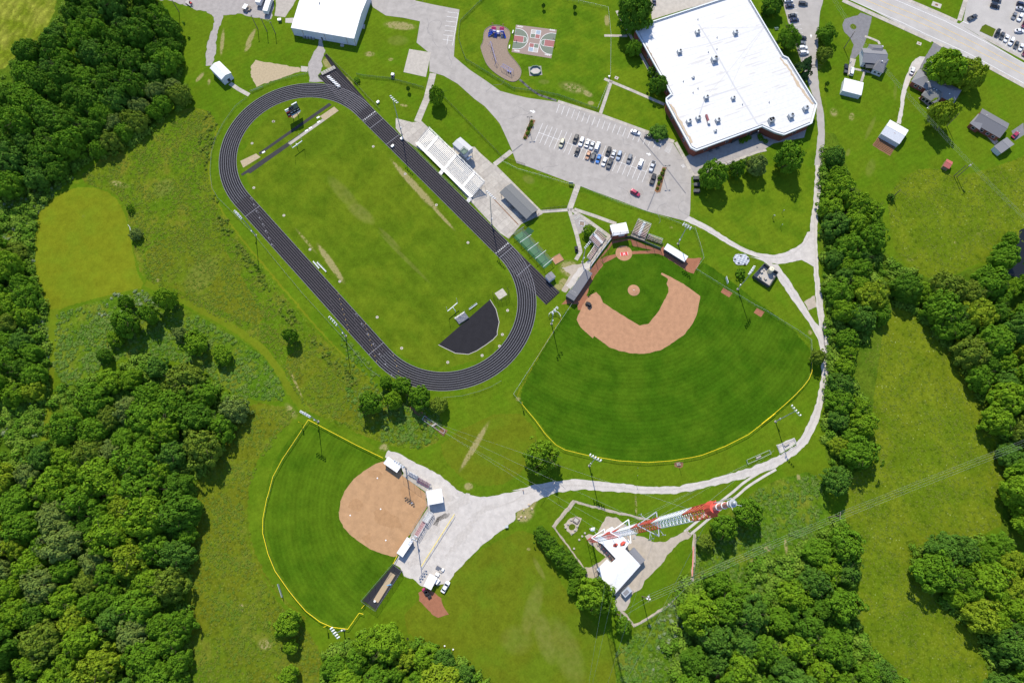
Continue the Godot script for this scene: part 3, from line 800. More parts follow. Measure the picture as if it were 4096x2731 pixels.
	# east school lot stalls
	for i in 13:
		var t := i / 12.0
		line_on(lot, Vector2(137.9, -265.8).lerp(Vector2(141.3, -234.5), t), Vector2(143, -266.3).lerp(Vector2(145.3, -236.6), t), .12, .055, "paint_white", "stall_line")
	var ua := mb()
	ua.ribbon(PackedVector2Array([Vector2(148, -246), Vector2(148.1, -247.2)]), .5, .055)
	ua.flat(PackedVector2Array([Vector2(147.5, -246.9), Vector2(148.2, -248.1), Vector2(148.7, -246.9)]), .056)
	obj("arrow", ua, M.paint_white, lot)
	sheet("school_forecourt", [70.6,-272.1,69.4,-266.9,70,-257,86.4,-263.2,104.7,-269.1,107.5,-273.6], "concrete_c", .045)
	# house drives
	sheet("house_drive", [174.9,-261.4,180.3,-258.8,176.2,-247.2,172,-238.7,168,-233.5,165.4,-233.8,168.4,-241.5,167.3,-245.8,164.9,-249.4,164.6,-253.7,166.3,-257.3,170.4,-258.8,172.9,-259.5], "driveway", .03, .25, 14)
	var di := mb()
	di.flat(smooth(pv([168.1,-253.4,170.1,-254.8,171.8,-252.6,170.6,-250.8,168.7,-251.2]), 2), .04)
	struct("turning_lawn", di, M.outer_grass)
	sheet("house_drive", [165.6,-233.8,168.3,-233.1,166.3,-227.9,162.7,-223.4,163.5,-226.9], "concrete", .028)
	sheet("house_drive", [208.1,-243,212.1,-241.2,205.4,-231.7,202.7,-226.2,200.5,-226.9,198.4,-227.9,202.5,-234.5], "driveway", .03, .2, 15)
	sheet("gravel_strip", [202.5,-234.5,199.4,-229,194.7,-223.4,192.5,-220.7,189.9,-215.3,187.7,-209.2,185.8,-202,183.7,-196.1,181.9,-196.7,185.1,-205.9,186.6,-212.6,189.6,-220,194,-229,196.3,-232.4,199.6,-234.7], "gravel", .022, .4, 16)
	sheet("house_drive", [241.8,-196.7,239.1,-194.8,235.2,-192.2,235.7,-187,240.8,-190.2], "driveway", .03)
	walk("house_walk", [174.7,-246.9,177.7,-245.5,180.9,-243.7,181.3,-241.9], 1.2)
	walk("house_walk", [171.5,-226.2,168.8,-220], 1.2)
	walk("house_walk", [165.7,-227.6,173.9,-225.5], 1.2)
	sheet("patio", [220.5,-193.5,225.7,-184.5,227.8,-186.4,223,-194.8], "concrete_b", .05)
	sheet("patio", [194.7,-210.6,200.2,-203.9,203.1,-207.2,198.4,-212.6], "concrete_b", .05)
	# walks of the school and the fields
	walk("field_walk", [-38.3,-224.8,-40.7,-210.6,-44.8,-197.4], 3.2)
	walk("field_walk", [-0.25,-181.24,-8.14,-174.1], 2.3)
	walk("ballpark_walk", [30.2,-163.4,26,-151], 2.6)
	walk("ballpark_walk", [13,-149.8,25.8,-150.8], 1.5)
	walk("ballpark_walk", [25.8,-151.2,28.9,-138.3,30.4,-129.9,28.2,-126], 1.7)
	walk("ballpark_walk", [26.6,-151,34.9,-144.7,43.3,-137.7], 1.6)
	walk("ballpark_walk", [28.2,-151,37.1,-147.7,46.8,-143.7], 1.6)
	walk("school_walk", [21.9,-208.7,41.3,-201.4,75.9,-186.4], 1.6)
	walk("school_walk", [76.6,-186.1,79.8,-178.1,83.4,-168.2], 1.6)
	walk("school_walk", [48,-220.4,42,-201.8], 1.6)
	walk("school_walk", [44.7,-221.6,58.3,-214.6,72.8,-206.9], 1.5)
	walk("school_walk", [52.6,-262.5,55.2,-255.2,60.4,-243,63.4,-235.2,68.9,-221.7], 1.4)
	walk("school_walk", [45.7,-247.2,57.1,-247], 1.4)
	sheet("terrace", [80.4,-178.1,83.4,-168.2,87.9,-169.7,112.9,-180] + [116.3,-181.3,122.3,-185.4,137.1,-188.6,139.7,-196.1,129,-199.3,112.2,-199.3], "gravel_grey", .05)
	walk("terrace_walk", [83.9,-168.2,87.9,-169.7,114,-180.7,118.6,-181.9] , 1.2, .075)
	# the paved yard of the grandstand, slab by slab
	var plaza := pv([-55.1,-199.32,-47.07,-196.91,-42.99,-197.84,-39.53,-194.14,-37.03,-190.48,-28.03,-182.86,-24.94,-184.3,-17.43,-183.58,-15.2,-180.7,-9.23,-174.64,-7.21,-173.57,-0.25,-165.67,13.51,-150.06,13.79,-148.71,11.36,-147.19,4.14,-143.58,-1.41,-136.29,-5.36,-139.16,-16.61,-152.43,-29.48,-168.29,-40.41,-180.34,-50.08,-187.2,-54.81,-193.78])
	var base := mb()
	base.flat(plaza, .012)
	var pz := struct("stadium_plaza", base, M.joint)
	var ax := Vector2(cos(.826), sin(.826))
	var ay := Vector2(-ax.y, ax.x)
	var org := plaza[0]
	var kinds := [M.concrete, M.concrete_b, M.concrete_c]
	for i in range(-3, 32):
		for j in range(-14, 12):
			var o2 := org + ax * i * 3.1 + ay * j * 3.1
			var cell := PackedVector2Array([o2 + ax * .03 + ay * .03, o2 + ax * 3.07 + ay * .03, o2 + ax * 3.07 + ay * 3.07, o2 + ax * .03 + ay * 3.07])
			for piece in Geometry2D.intersect_polygons(plaza, cell):
				if Geometry2D.triangulate_polygon(piece).size() < 3: continue
				var s := mb()
				s.prism(piece, .013, .04)
				obj("slab", s, kinds[(i * 5 + j * 3 + (i * j) % 4 + 200) % 3], pz)
	# pond at the right edge
	sheet("pond", [229.1,-141.2,227.2,-140.1,225.7,-135.4,224,-132.5,222.5,-128.5,220,-126.2,218.3,-123.4,214.6,-120.6,217.3,-118.9,221,-117.2,228,-116.1,234.1,-142.4], "water", .02, .5, 18)


# ---------- the running track round the football field
const TC := Vector2(-62.79, -142.93)
const TA := .8261
const TL := 50.12
const TR := 31.21

func oval(r: float) -> PackedVector2Array:
	var p := PackedVector2Array()
	for e in [1, -1]:
		for i in 41:
			var a := -PI / 2 + PI * i / 40.0
			p.append(tp(e * (TL + cos(a) * r), e * sin(a) * r))
	return p

func tp(l: float, m: float) -> Vector2:
	return TC + Vector2(cos(TA), sin(TA)) * l + Vector2(-sin(TA), cos(TA)) * m

func make_track() -> void:
	var b := mb()
	var a := oval(TR)
	var o := oval(TR + 8.14)
	for i in a.size():
		var j := (i + 1) % a.size()
		b.face(v3(a[i], .06), v3(o[i], .06), v3(o[j], .06), v3(a[j], .06), Vector3.UP)
	# sprint chutes carry the right straight on at both ends
	b.flat(PackedVector2Array([tp(TL - 2, -TR), tp(80.6, -TR), tp(80.4, -TR - 8.4), tp(TL - 2, -TR - 8.14)]), .056)
	b.flat(PackedVector2Array([tp(-TL + 2, -TR), tp(-80.2, -TR - .3), tp(-79, -39.6), tp(-88, -41.2), tp(-87.5, -42.6), tp(-78, -41.6), tp(-TL + 2, -TR - 8.14)]), .056)
	var t := struct("running_track", b, M.track)
	var n := mb()   # darker new rubber is the track itself; the kerb edges are pale
	for k in 9:
		var r := TR + .12 + k * .99
		var s := mb()
		var full := oval(r)
		s.ribbon(full.slice(0, 41), .13 if (k == 0 or k == 8) else .1, .075)
		s.ribbon(full.slice(41, 82), .13 if (k == 0 or k == 8) else .1, .075)
		obj("lane_line", s, M.line_white, t)
		var g := mb()
		g.ribbon(PackedVector2Array([full[40], full[41]]), .1, .075)
		g.ribbon(PackedVector2Array([full[81], full[0]]), .1, .075)
		obj("lane_line", g, M.line_white if (k == 0 or k == 8) else M.line_faint, t)
		var c := mb()
		c.ribbon(PackedVector2Array([tp(TL, -r), tp(80, -r)]), .1, .073)
		c.ribbon(PackedVector2Array([tp(-TL, -r), tp(-79.4, -r)]), .1, .073)
		obj("lane_line", c, M.line_faint, t)
	# start and finish lines across the lanes
	for s in [[TL + .4, -1], [-TL + 10, -1], [TL - 4, 1], [-TL + 8, 1], [TL + 12, -1], [-TL + 22, -1]]:
		line_on(t, tp(s[0], s[1] * (TR + .1)), tp(s[0], s[1] * (TR + 8)), .14, .08, "line_white", "start_line")
	for k in 8:
		for s in [[TL - 2.2, -1, 1], [-TL + 4.5, -1, 1], [-TL + 2 + k * 3.6, 1, 1], [TL - 22 + k * 5.2, 1, 0]]:
			var tm := TextMesh.new()
			tm.text = str(k + 1)
			tm.font = font()
			tm.font_size = 16
			tm.pixel_size = .1
			tm.depth = .01
			var l: float = s[0]
			var p := tp(l, s[1] * (TR + .6 + k * .99))
			var e := obj("lane_number", tm, M.paint_white if s[1] < 0 else M.line_white, t)
			e.position = v3(p, .085)
			e.rotation = Vector3(-PI / 2, 0, 0)
			e.basis = Basis(Vector3.UP, -TA + (PI / 2 if s[1] < 0 else PI / 2 + PI)) * Basis(Vector3.RIGHT, -PI / 2) * Basis.from_scale(Vector3.ONE * .62)
			# relay marks beside the numbers
			line_on(t, tp(l + 1.2, s[1] * (TR + .25 + k * .99)), tp(l + 1.2, s[1] * (TR + .95 + k * .99)), .1, .08, "line_white", "relay_mark")
	for k in 8:
		for j in 7:
			var l := TL - 44.0 + j * 9.4 + k * 2.3
			line_on(t, tp(l, TR + .4 + k * .99), tp(l + .3, TR + .7 + k * .99), .12, .08, "paint_yellow" if j % 2 else "line_faint", "relay_mark")
	# high-jump apron
	var ap := sheet("jump_apron", [-9.5,-107.3,-6.9,-102.9,-5.5,-97,-6.3,-92.8] + [-6.3,-91.2,-8.1,-89.1,-11.5,-86.5,-15,-84.1,-18.4,-82.6,-23.9,-83.1,-28.5,-85.4,-31.2,-86.8], "track", .03)
	var eb := mb()
	eb.ribbon(pv([-9.5,-107.3,-6.9,-102.9,-5.5,-97,-6.3,-92.8] + [-6.3,-91.2,-8.1,-89.1,-11.5,-86.5,-15,-84.1,-18.4,-82.6,-23.9,-83.1,-28.5,-85.4,-31.2,-86.8]), .25, .035)
	obj("edge_line", eb, M.stone, ap)
	# jumping runways and pits
	sheet("runway", [-87.4,-207.8,-86.1,-206.7,-117.3,-179.3,-118,-180.4], "track_old", .03)
	sheet("runway", [-89.8,-199,-88.6,-198,-120.6,-169.5,-121.7,-169.9,-124.2,-168.2,-124.9,-169.1], "track_old", .03)
	sheet("runway_pale", [-89.8,-199,-88.6,-198,-103.6,-184.6,-104.8,-185.6], "concrete_b", .036)
	sheet("sand_pit", [-84.8,-205.7,-82.5,-203.4,-88.6,-198,-91.2,-200.3], "sand", .04)
	sheet("sand_pit", [-119.1,-180,-116.8,-178.1,-124.2,-172.5,-126,-176], "sand", .04)
	for p in [[Vector2(-91.4, -197.2), 1], [Vector2(-95, -193.9), 1], [Vector2(-96.7, -192.4), 1], [Vector2(-115.7, -180.7), 0], [Vector2(-91.9, -199.7), 0]]:
		var s := mb()
		s.box(Vector3.ZERO + Vector3(0, .05, 0), Vector3(1.5, .1, .8))
		var e := obj("takeoff_board", s, M.paint_white)
		e.position = v3(p[0], .04)
		e.rotation.y = .6
		tag(e, ["white board at the edge of the dark jump runway", "white board lying on the pale jump runway"][p[1]], "board", ["boards of the dark runway", "boards of the pale runway"][p[1]])

var _font: SystemFont
func font() -> Font:
	if _font == null:
		_font = SystemFont.new()
		_font.font_names = PackedStringArray(["Droid Sans"])
		_font.font_weight = 700
	return _font

func lettering(text: String, h: float, m: String, parent: Node, at: Vector3, b: Basis) -> MeshInstance3D:
	var tm := TextMesh.new()
	tm.text = text
	tm.font = font()
	tm.font_size = 32
	tm.pixel_size = h / 24.0
	tm.depth = .02
	var e := obj("lettering", tm, M[m], parent)
	e.transform = Transform3D(b, at)
	return e

# ---------- the two ball diamonds
func disc(c: Vector2, r: float, k := 32) -> PackedVector2Array:
	var p := PackedVector2Array()
	for i in k: p.append(c + Vector2(cos(TAU * i / k), sin(TAU * i / k)) * r)
	return p

func make_diamonds() -> void:
	# baseball: skinned infield arc round the grass diamond
	sheet("baseball_infield", [29.9,-103.2,28,-99.2,27.8,-98.1,29.1,-94.9,31.1,-92.8,34.5,-89.6] + [35,-90.7,41.3,-85.7,45.2,-84.1,49.7,-83.1,53.6,-82.8,58.1,-83.2,62.7,-84.4,66.8,-86.7,71.6,-90.1] + [73.7,-91.7,77.1,-96,79.4,-100.2,80.8,-105.1,81.7,-108.9,74.9,-114.5,69,-118.1,65.8,-119.9,65.2,-119.2,68.2,-117,67.4,-115,68,-112.8,68.1,-110.9,63.1,-101.9,58.5,-96.2,56.4,-96,54.6,-95.4,50.4,-98.1,43.6,-102.7,39.4,-105.9,38.2,-108.9,36.5,-110.7,34.2,-109.5,32.6,-107.8,30.4,-104.6], "clay", .03, .25, 21)
	sheet("dugout_dirt", [21.24,-105.18,24.63,-108.58,30.36,-115.43,34.75,-121.48,43.98,-134.1,44.6,-135.35,50.89,-136.29,52.9,-136.6,59.23,-133.17,65.88,-130.99,67.14,-132.86,68.66,-130.37,77.43,-126.98,83.89,-126.83,82.57,-124.53,80.61,-121.17,79.63,-119.35,76.93,-120.57,70.03,-125.75,65.45,-128.83,63.3,-130.37,53.55,-132.86,52.85,-135.67,45.11,-134.1,38.85,-126.21,40.15,-123.61,36.61,-118.75,33.93,-113.94,32.98,-110.65,32.38,-109.17,34.57,-108.58,36.3,-110.65,34.78,-106.8,33.34,-105.04,30.24,-102.46,28.59,-102.46,28.12,-105.33], "clay_dark", .024, .3, 22)
	var hp := mb()
	hp.flat(disc(Vector2(49.55, -129.29), Vector2(49.55, -129.29).distance_to(Vector2(53.19, -128.83)), 40), .034)
	var hs := struct("home_circle", hp, M.clay)
	sheet("base_path", [46,-128.83,42.02,-127.9,38.85,-126.21,40.18,-124.22,46.22,-127.44], "clay_dark", .03, .2, 23)
	sheet("base_path", [53.12,-130.22,59.06,-130.37,63.31,-130.62,65.54,-130.07,65.45,-128.83,61.81,-129.14,53.33,-128.83], "clay_dark", .03, .2, 24)
	var hm := mb()
	hm.box(Vector3.ZERO + Vector3(0, .01, 0), Vector3(3.4, .02, 1.7))
	var mat_ := obj("home_plate_mat", hm, M.red)
	mat_.position = v3(Vector2(49.62, -128.92), .04)
	mat_.rotation.y = .12
	tag(mat_, "red batting mat with white stripes round the baseball home plate", "mat")
	for x in [-1.62, -.35, .35, 1.62]:
		var s := mb()
		s.box(Vector3(x, .025, 0), Vector3(.14, .012, 1.6))
		obj("stripe", s, M.paint_white, mat_)
	var pl := mb()
	pl.prism(PackedVector2Array([Vector2(-.22, -.22), Vector2(.22, -.22), Vector2(.22, .05), Vector2(0, .26), Vector2(-.22, .05)]), .02, .045)
	obj("home_plate", pl, M.paint_white, mat_)
	var mo := mb()
	var mc := Vector2(52.96, -111.61)
	for i in 36:
		var a := TAU * i / 36
		var c := TAU * (i + 1) / 36
		var r := 2.6
		for k in [[0.0, .5, .28, .26], [.5, 1.0, .26, .02]]:
			mo.face(v3(mc + Vector2(cos(a), sin(a)) * r * k[0], k[2]), v3(mc + Vector2(cos(c), sin(c)) * r * k[0], k[2]), v3(mc + Vector2(cos(c), sin(c)) * r * k[1], k[3]), v3(mc + Vector2(cos(a), sin(a)) * r * k[1], k[3]), Vector3.UP)
	var mound := struct("pitchers_mound", mo, M.clay)
	var ru := mb()
	ru.box(Vector3(mc.x, .29, mc.y), Vector3(.62, .04, .16))
	obj("pitching_rubber", ru, M.paint_white, mound)
	sheet("bullpen_mound", [92,-112.8,95.8,-110.3,94.1,-108.3,90.7,-110.7], "clay_dark", .03)
	sheet("bullpen_mound", [105.6,-103.4,108.7,-101.6,106.9,-99.2,104,-101.3], "clay_dark", .03)
	sheet("warning_strip", [21.7,-122.3,31.1,-124.5,34.1,-123.4,35.1,-121.7,33,-120.6,30.4,-120.6,23.5,-110.6,21.4,-111.7,25.7,-118.9], "gravel_tan", .016, .5, 25)
	# softball
	sheet("softball_infield", [-51.68,-37.73,-54.5,-36.91,-56.86,-35.49] + [-59.5,-33.8,-63,-30.8,-66.4,-26,-67.7,-22.1,-67.9,-18] + [-68.2,-18.4,-67.5,-15.3,-65.8,-12.2,-63.3,-9.5,-59.5,-6.9,-54.7,-4,-50.1,-2.3,-45.7,-1,-44.1,-1.4] + [-44.15,-2.51,-41.97,-6.29,-39.73,-9.33,-36.39,-14.71,-33.4,-20.16,-34.4,-25.28,-38.99,-28.66,-43.62,-32.06,-44.55,-34.48], "clay_soft", .04, .3, 26)
	for p in [[Vector2(-48.7, -15.1), 6.5, 3.0, .5], [Vector2(-54.7, -32.7), 3.6, 1.4, .2], [Vector2(-56.6, -8), 2.0, 1.6, .3], [Vector2(-41.1, -24.4), 3.2, 2.4, .7], [Vector2(-61.4, -20.7), 3.0, 2.0, .2]]:
		var q := PackedVector2Array()
		for i in 18: q.append(p[0] + Vector2(cos(TAU * i / 18) * p[1], sin(TAU * i / 18) * p[2]).rotated(p[3]))
		sheet("damp_clay", q, "clay_wet", .044, 1.6, 27)
	for p in [[Vector2(-53.7, -31.1), "white base bag nearest the upper softball dugout"], [Vector2(-63.5, -16.7), "white base bag at the far left of the softball infield"], [Vector2(-49, -7.3), "white base bag nearest the lower softball dugout"], [Vector2(-51.7, -19.1), "white pitching slab amid the softball infield"], [Vector2(-39.5, -21.4), "white home plate of the softball diamond"]]:
		var s := mb()
		s.box(Vector3(0, .04, 0), Vector3(.5, .08, .5))
		var e := obj("base", s, M.paint_white)
		e.position = v3(p[0], .045)
		e.rotation.y = .5
		tag(e, p[1], "base")
	# pitching lane of the softball field
	sheet("pitching_lane", [-45.5,1.6,-42.06,4.02,-51.17,18.04,-55.18,15.35,-56.58,14.63], "black", .05)
	sheet("spilled_earth", [-35.4,12,-32.8,10.3,-29.6,11.6,-26.8,13.7,-25.4,17,-23.8,19.3,-25.7,19.9,-27.9,20.8,-30.2,19.7,-32.1,17,-35.3,14.5], "clay_dark", .03, .6, 28)
	sheet("garden_plot", [171.9,-188.8,179.4,-183.7,175.7,-178.7,168.4,-184.4], "soil", .03, .3, 29)

# ---------- buildings
# a gabled or hipped block: eave corners a->b along one eave, b->c along the end; things are built in the block's own axes
func block(o: Node3D, a: Vector2, b: Vector2, c: Vector2, eave: float, rise: float, wall: Material, roof: Material, hip := 0.0, over := .35, y0 := 0.0) -> Dictionary:
	var d := b - a
	var yaw := -atan2(d.y, d.x)
	var e := (c - b) - d.normalized() * (c - b).dot(d.normalized())
	var ctr := a + d * .5 + e * .5
	var L := d.length()
	var W := e.length()
	var g := Transform3D(Basis(Vector3.UP, yaw), v3(ctr) - o.position)
	var P := func(x: float, y: float, z: float) -> Vector3: return g * Vector3(x, y, z)
	var hx := L * .5 - over
	var hz := W * .5 - over
	var w := mb()
	for s in [-1, 1]:
		w.face(P.call(-hx, y0, s * hz), P.call(hx, y0, s * hz), P.call(hx, eave, s * hz), P.call(-hx, eave, s * hz), g.basis.z * s)
		w.face(P.call(s * hx, y0, -hz), P.call(s * hx, y0, hz), P.call(s * hx, eave, hz), P.call(s * hx, eave, -hz), g.basis.x * s)
		if hip <= 0 and rise > 0:
			w.face3(P.call(s * hx, eave, -hz), P.call(s * hx, eave, hz), P.call(s * hx, eave + rise * hz / (hz + over), 0), g.basis.x * s)
	obj("wall", w, wall, o)
	var X := L * .5
	var Z := W * .5
	var rx := X - hip
	var t := .12
	var r := mb()
	for s in [-1, 1]:
		for y in [0.0, t]:
			r.face(P.call(-X, eave + y, s * Z), P.call(X, eave + y, s * Z), P.call(rx, eave + rise + y, 0), P.call(-rx, eave + rise + y, 0), (Vector3.UP if y > 0 else Vector3.DOWN))
		r.face(P.call(-X, eave, s * Z), P.call(X, eave, s * Z), P.call(X, eave + t, s * Z), P.call(-X, eave + t, s * Z), g.basis.z * s)
		if hip > 0:
			for y in [0.0, t]: r.face3(P.call(s * X, eave + y, -Z), P.call(s * X, eave + y, Z), P.call(s * rx, eave + rise + y, 0), Vector3.UP if y > 0 else Vector3.DOWN)
			r.face(P.call(s * X, eave, -Z), P.call(s * X, eave, Z), P.call(s * X, eave + t, Z), P.call(s * X, eave + t, -Z), g.basis.x * s)
		else:
			for q in [-1, 1]: r.face(P.call(s * X, eave, q * Z), P.call(s * X, eave + t, q * Z), P.call(s * rx, eave + rise + t, 0), P.call(s * rx, eave + rise, 0), g.basis.x * s)
	var ro := obj("roof", r, roof, o)
	if rise > 0.3:
		var cap := mb()
		cap.beam(P.call(-rx, eave + rise + t, 0), P.call(rx, eave + rise + t, 0), .3, .05)
		obj("ridge_cap", cap, roof, ro)
	return {"g": g, "L": L, "W": W, "hx": hx, "hz": hz, "eave": eave, "roof": ro}

# a framed window or door on a side of a block: side 0 = +z, 1 = -z, 2 = +x, 3 = -x
func opening(o: Node3D, k: Dictionary, side: int, u: float, y: float, w: float, h: float, called := "window", frame := "paint_white", pane := "glass") -> void:
	var b: Transform3D = k.g
	var at: Vector3
	var ax: Vector3
	var nz: Vector3
	if side < 2:
		var s := 1.0 if side == 0 else -1.0
		at = b * Vector3(u, y, s * k.hz)
		ax = b.basis.x; nz = b.basis.z * s
	else:
		var s := 1.0 if side == 2 else -1.0
		at = b * Vector3(s * k.hx, y, u)
		ax = b.basis.z; nz = b.basis.x * s
	var f := mb()
	for q in [[-.5, 0.0, .08, h], [.5, 0.0, .08, h]]: f.obox(at + ax * w * q[0] + nz * .04, ax * .05, Vector3.UP * h * .5, nz * .06)
	for q in [-.5, .5]: f.obox(at + Vector3.UP * h * q + nz * .04, ax * w * .5, Vector3.UP * .05, nz * .06)
	var fo := obj(called, f, M[frame], o)
	var g := mb()
	g.obox(at + nz * .02, ax * w * .5, Vector3.UP * h * .5, nz * .02)
	obj("pane" if called == "window" else "leaf", g, M[pane], fo)

func rooftop_unit(o: Node3D, at: Vector2, y: float, s := 1.0, yaw := .3, m := "galv") -> void:
	var b := mb()
	b.box(Vector3(0, .95 * s, 0), Vector3(2.1, 1.5, 1.7) * s)
	b.box(Vector3(-.85 * s, .5 * s, 1.05 * s), Vector3(.7, .7, .5) * s)
	b.box(Vector3(0, .12, 0), Vector3(2.3 * s, .24, 1.9 * s))
	var u := obj("rooftop_unit", b, M[m], o)
	u.position = v3(at, y) - o.position
	u.rotation.y = yaw
	var f := mb()
	f.tube(Vector3(.35, 1.66, 0) * s, Vector3(.35, 1.95, 0) * s, .62 * s, .62 * s, 14)
	obj("fan", f, M.galv, u)
	var g := mb()
	g.tube(Vector3(.35, 1.955, 0) * s, Vector3(.35, 1.97, 0) * s, .5 * s, .5 * s, 14)
	obj("grille", g, M.black, u)
	var v := mb()
	for i in 5: v.box(Vector3(-.8 + i * .3, 1.0, .86) * s, Vector3(.06, 1.1, .04) * s)
	obj("louvre", v, M.steel_grey, u)

func make_school() -> void:
	var h := 6.0
	var roof := pv([59.6,-246.8,74.9,-208.3,72.3,-205.9,72.2,-203.9,81.7,-179.5,84.2,-177.9,115.6,-190.8,121.4,-187.5] + [125.1,-186.2,138.6,-192.4,142.4,-202.7,132.1,-228.9,130,-230.1,117.6,-263.6] + [115.8,-268.8])
	var o := thing("school_building", "large brick school building with a white membrane roof and rooftop units", "school")
	var ins: PackedVector2Array = Geometry2D.offset_polygon(roof, -.45)[0]
	var w := mb()
	w.walls(ins, 0, h - 1.1)
	obj("wall", w, M.brick, o)
	var p := mb()
	var inner: PackedVector2Array = Geometry2D.offset_polygon(roof, -.8)[0]
	p.walls(roof, h - 1.3, h)
	p.walls(inner, h - .6, h)
	for i in roof.size():   # coping: laid as mitred strips between the two outlines
		var q := roof[i]
		var r := roof[(i + 1) % roof.size()]
		var d := (r - q).normalized()
		p.obox(v3((q + r) * .5 + Vector2(d.y, -d.x) * 0, h + .03), v3(r - q) * .5, Vector3.UP * .04, v3(Vector2(-d.y, d.x)) * .3)
	p.flat(roof, h - 1.3, false)
	obj("parapet", p, M.fascia, o)
	var dk := mb()
	dk.flat(Geometry2D.offset_polygon(roof, -.05)[0], h - .45)
	var deck := obj("roof", dk, M.white_roof, o)
	# welded seams of the membrane and the grey walkway strip
	var sm := mb()
	var r0 := Vector2(59.6, -246.8)
	var dir := (Vector2(103, -263.3) - r0).normalized()
	var nrm := Vector2(-dir.y, dir.x)
	for k in range(2, 40):
		var c := r0 + nrm * k * 3.05
		for piece in Geometry2D.intersect_polyline_with_polygon(PackedVector2Array([c - dir * 90, c + dir * 130]), inner):
			sm.ribbon(piece, .09, h - .445)
	obj("roof_seam", sm, M.grey_seam, deck)
	for s in [[[91.3,-248.9,96,-237.7,105.4,-211.9,113.8,-191.8], .75], [[113.8,-191.8,121.8,-195], .6], [[90.5,-206,105.4,-211.6], .6], [[86.9,-196.3,90.5,-206], .6]]:
		var ws := mb()
		ws.ribbon(pv(s[0]), s[1], h - .435)
		obj("walkway_strip", ws, M.grey_seam, deck)
	# rust and dirt washed into the low edges
	for s in [[[129,-229.8,133.3,-221.3,136.2,-213.3,141.5,-203.4,140.5,-202.4,135,-212.6,132.2,-221.3,128.6,-228.7], 31], [[74.5,-203.4,79.4,-191.8,83,-182.3,81.9,-181.7,77.8,-191.8,73.7,-202.7], 32], [[65.2,-236.3,70.5,-221.9,69.9,-221.3,64.3,-235.6], 33]]:
		var ds := mb()
		ds.flat(ragged(pv(s[0]), .6, .7, s[1]), h - .43)
		obj("dirt_stain", ds, M.rock_tan, deck)
	var gr := RandomNumberGenerator.new()
	gr.seed = 8
	for i in 46:
		var c := inner[gr.randi() % inner.size()].lerp(Vector2(95.1, -221.3), gr.randf_range(.05, .95)) + Vector2(gr.randf_range(-14, 14), gr.randf_range(-14, 14))
		var q := PackedVector2Array()
		var ln := gr.randf_range(1.0, 6.0)
		for k in 12: q.append(c + dir * cos(TAU * k / 12) * ln + nrm * sin(TAU * k / 12) * gr.randf_range(.15, .5))
		for piece in Geometry2D.intersect_polygons(q, inner):
			if Geometry2D.triangulate_polygon(piece).is_empty(): continue
			var gm := mb()
			gm.flat(piece, h - .44 + i * .0002)
			obj("grime_streak", gm, M.roof_grime, deck)
	for u in [[Vector2(90, -243.6), 1.0, .3], [Vector2(108.4, -243.4), 1.0, .3], [Vector2(80.4, -232.2), 1.0, .3], [Vector2(96.7, -227.5), 1.35, .3], [Vector2(91, -206.1), 1.0, .3], [Vector2(103.6, -205.8), .85, .3], [Vector2(81.8, -192.9), 1.05, .35], [Vector2(86.3, -194.8), 1.0, .35], [Vector2(95.2, -193.6), 1.0, .35], [Vector2(119.9, -193.3), 1.2, .35], [Vector2(93.7, -188.1), .6, .2], [Vector2(120, -193.6), 1.2, .4], [Vector2(129.3, -195.8), 1.15, .4], [Vector2(136.7, -200), 1.1, .4], [Vector2(85.9, -217.6), .55, .4]]:
		rooftop_unit(o, u[0], h - .45, u[1], u[2])
	var du := mb()
	du.beam(v3(Vector2(90.1, -196.6), h + .3), v3(Vector2(90.9, -192.8), h + .3), .9, .8)
	obj("exhaust_duct", du, M.maroon, o)
	var dc := mb()
	dc.tube(v3(Vector2(91, -192.4), h - .4), v3(Vector2(91, -192.4), h + .8), .7, .7, 14)
	obj("exhaust_fan", dc, M.galv, o)
	for q in [[Vector2(99.4, -241)], [Vector2(94.4, -232.4)], [Vector2(98.7, -234.1)], [Vector2(81.1, -215.6)], [Vector2(85.2, -209.3)], [Vector2(87.7, -211.6)], [Vector2(91, -251.8)], [Vector2(107.8, -202.7)], [Vector2(120.4, -203.9)], [Vector2(113.5, -188)]]:
		var b := mb()
		b.tube(v3(q[0], h - .45), v3(q[0], h + .15), .22, .22, 8)
		obj("vent_pipe", b, M.steel_grey, o)
	# cable runs across the deck
	for l in [[91.6,-245.7,97.5,-247.1,108.9,-246.6,122.2,-247.6], [81.5,-233.9,93.7,-237,108.4,-241.9,122.4,-247.4], [93,-209.3,103.6,-221.9,112.1,-233.5,122.7,-247.1], [103.2,-211.9,110.4,-228,123,-247.1]]:
		var b := mb()
		b.ribbon(smooth(pv(l), 2, false), .09, h - .42)
		obj("cable", b, M.stone, o)
	# windows and doors in the south and west walls
	for i in ins.size():
		var q := ins[i]
		var r := ins[(i + 1) % ins.size()]
		var d := r - q
		var ln := d.length()
		if ln < 6: continue
		d /= ln
		var out := Vector2(-d.y, d.x)
		if Geometry2D.is_point_in_polygon((q + r) * .5 + out, ins): out = -out
		var k := int(ln / 9.0)
		for j in k:
			var c := q + d * (ln * (j + .5) / k)
			var b := mb()
			b.obox(v3(c + out * .03, 2.3), v3(d) * .8, Vector3.UP * .75, v3(out) * .04)
			var fo := obj("window", b, M.fascia, o)
			var g := mb()
			for s in [-1, 1]: g.obox(v3(c + out * .08 + d * s * .38, 2.3), v3(d) * .33, Vector3.UP * .65, v3(out) * .02)
			obj("pane", g, M.glass, fo)
	# entrance canopy and doors on the terrace
	for e in [[Vector2(102.4, -185.4), Vector2(105.9, -187.4)], [Vector2(112.3, -189.9), Vector2(115.8, -191.5)]]:
		var b := mb()
		b.beam(v3(e[0], 1.2), v3(e[1], 1.2), .25, 2.4)
		obj("door", b, M.steel_dark, o)
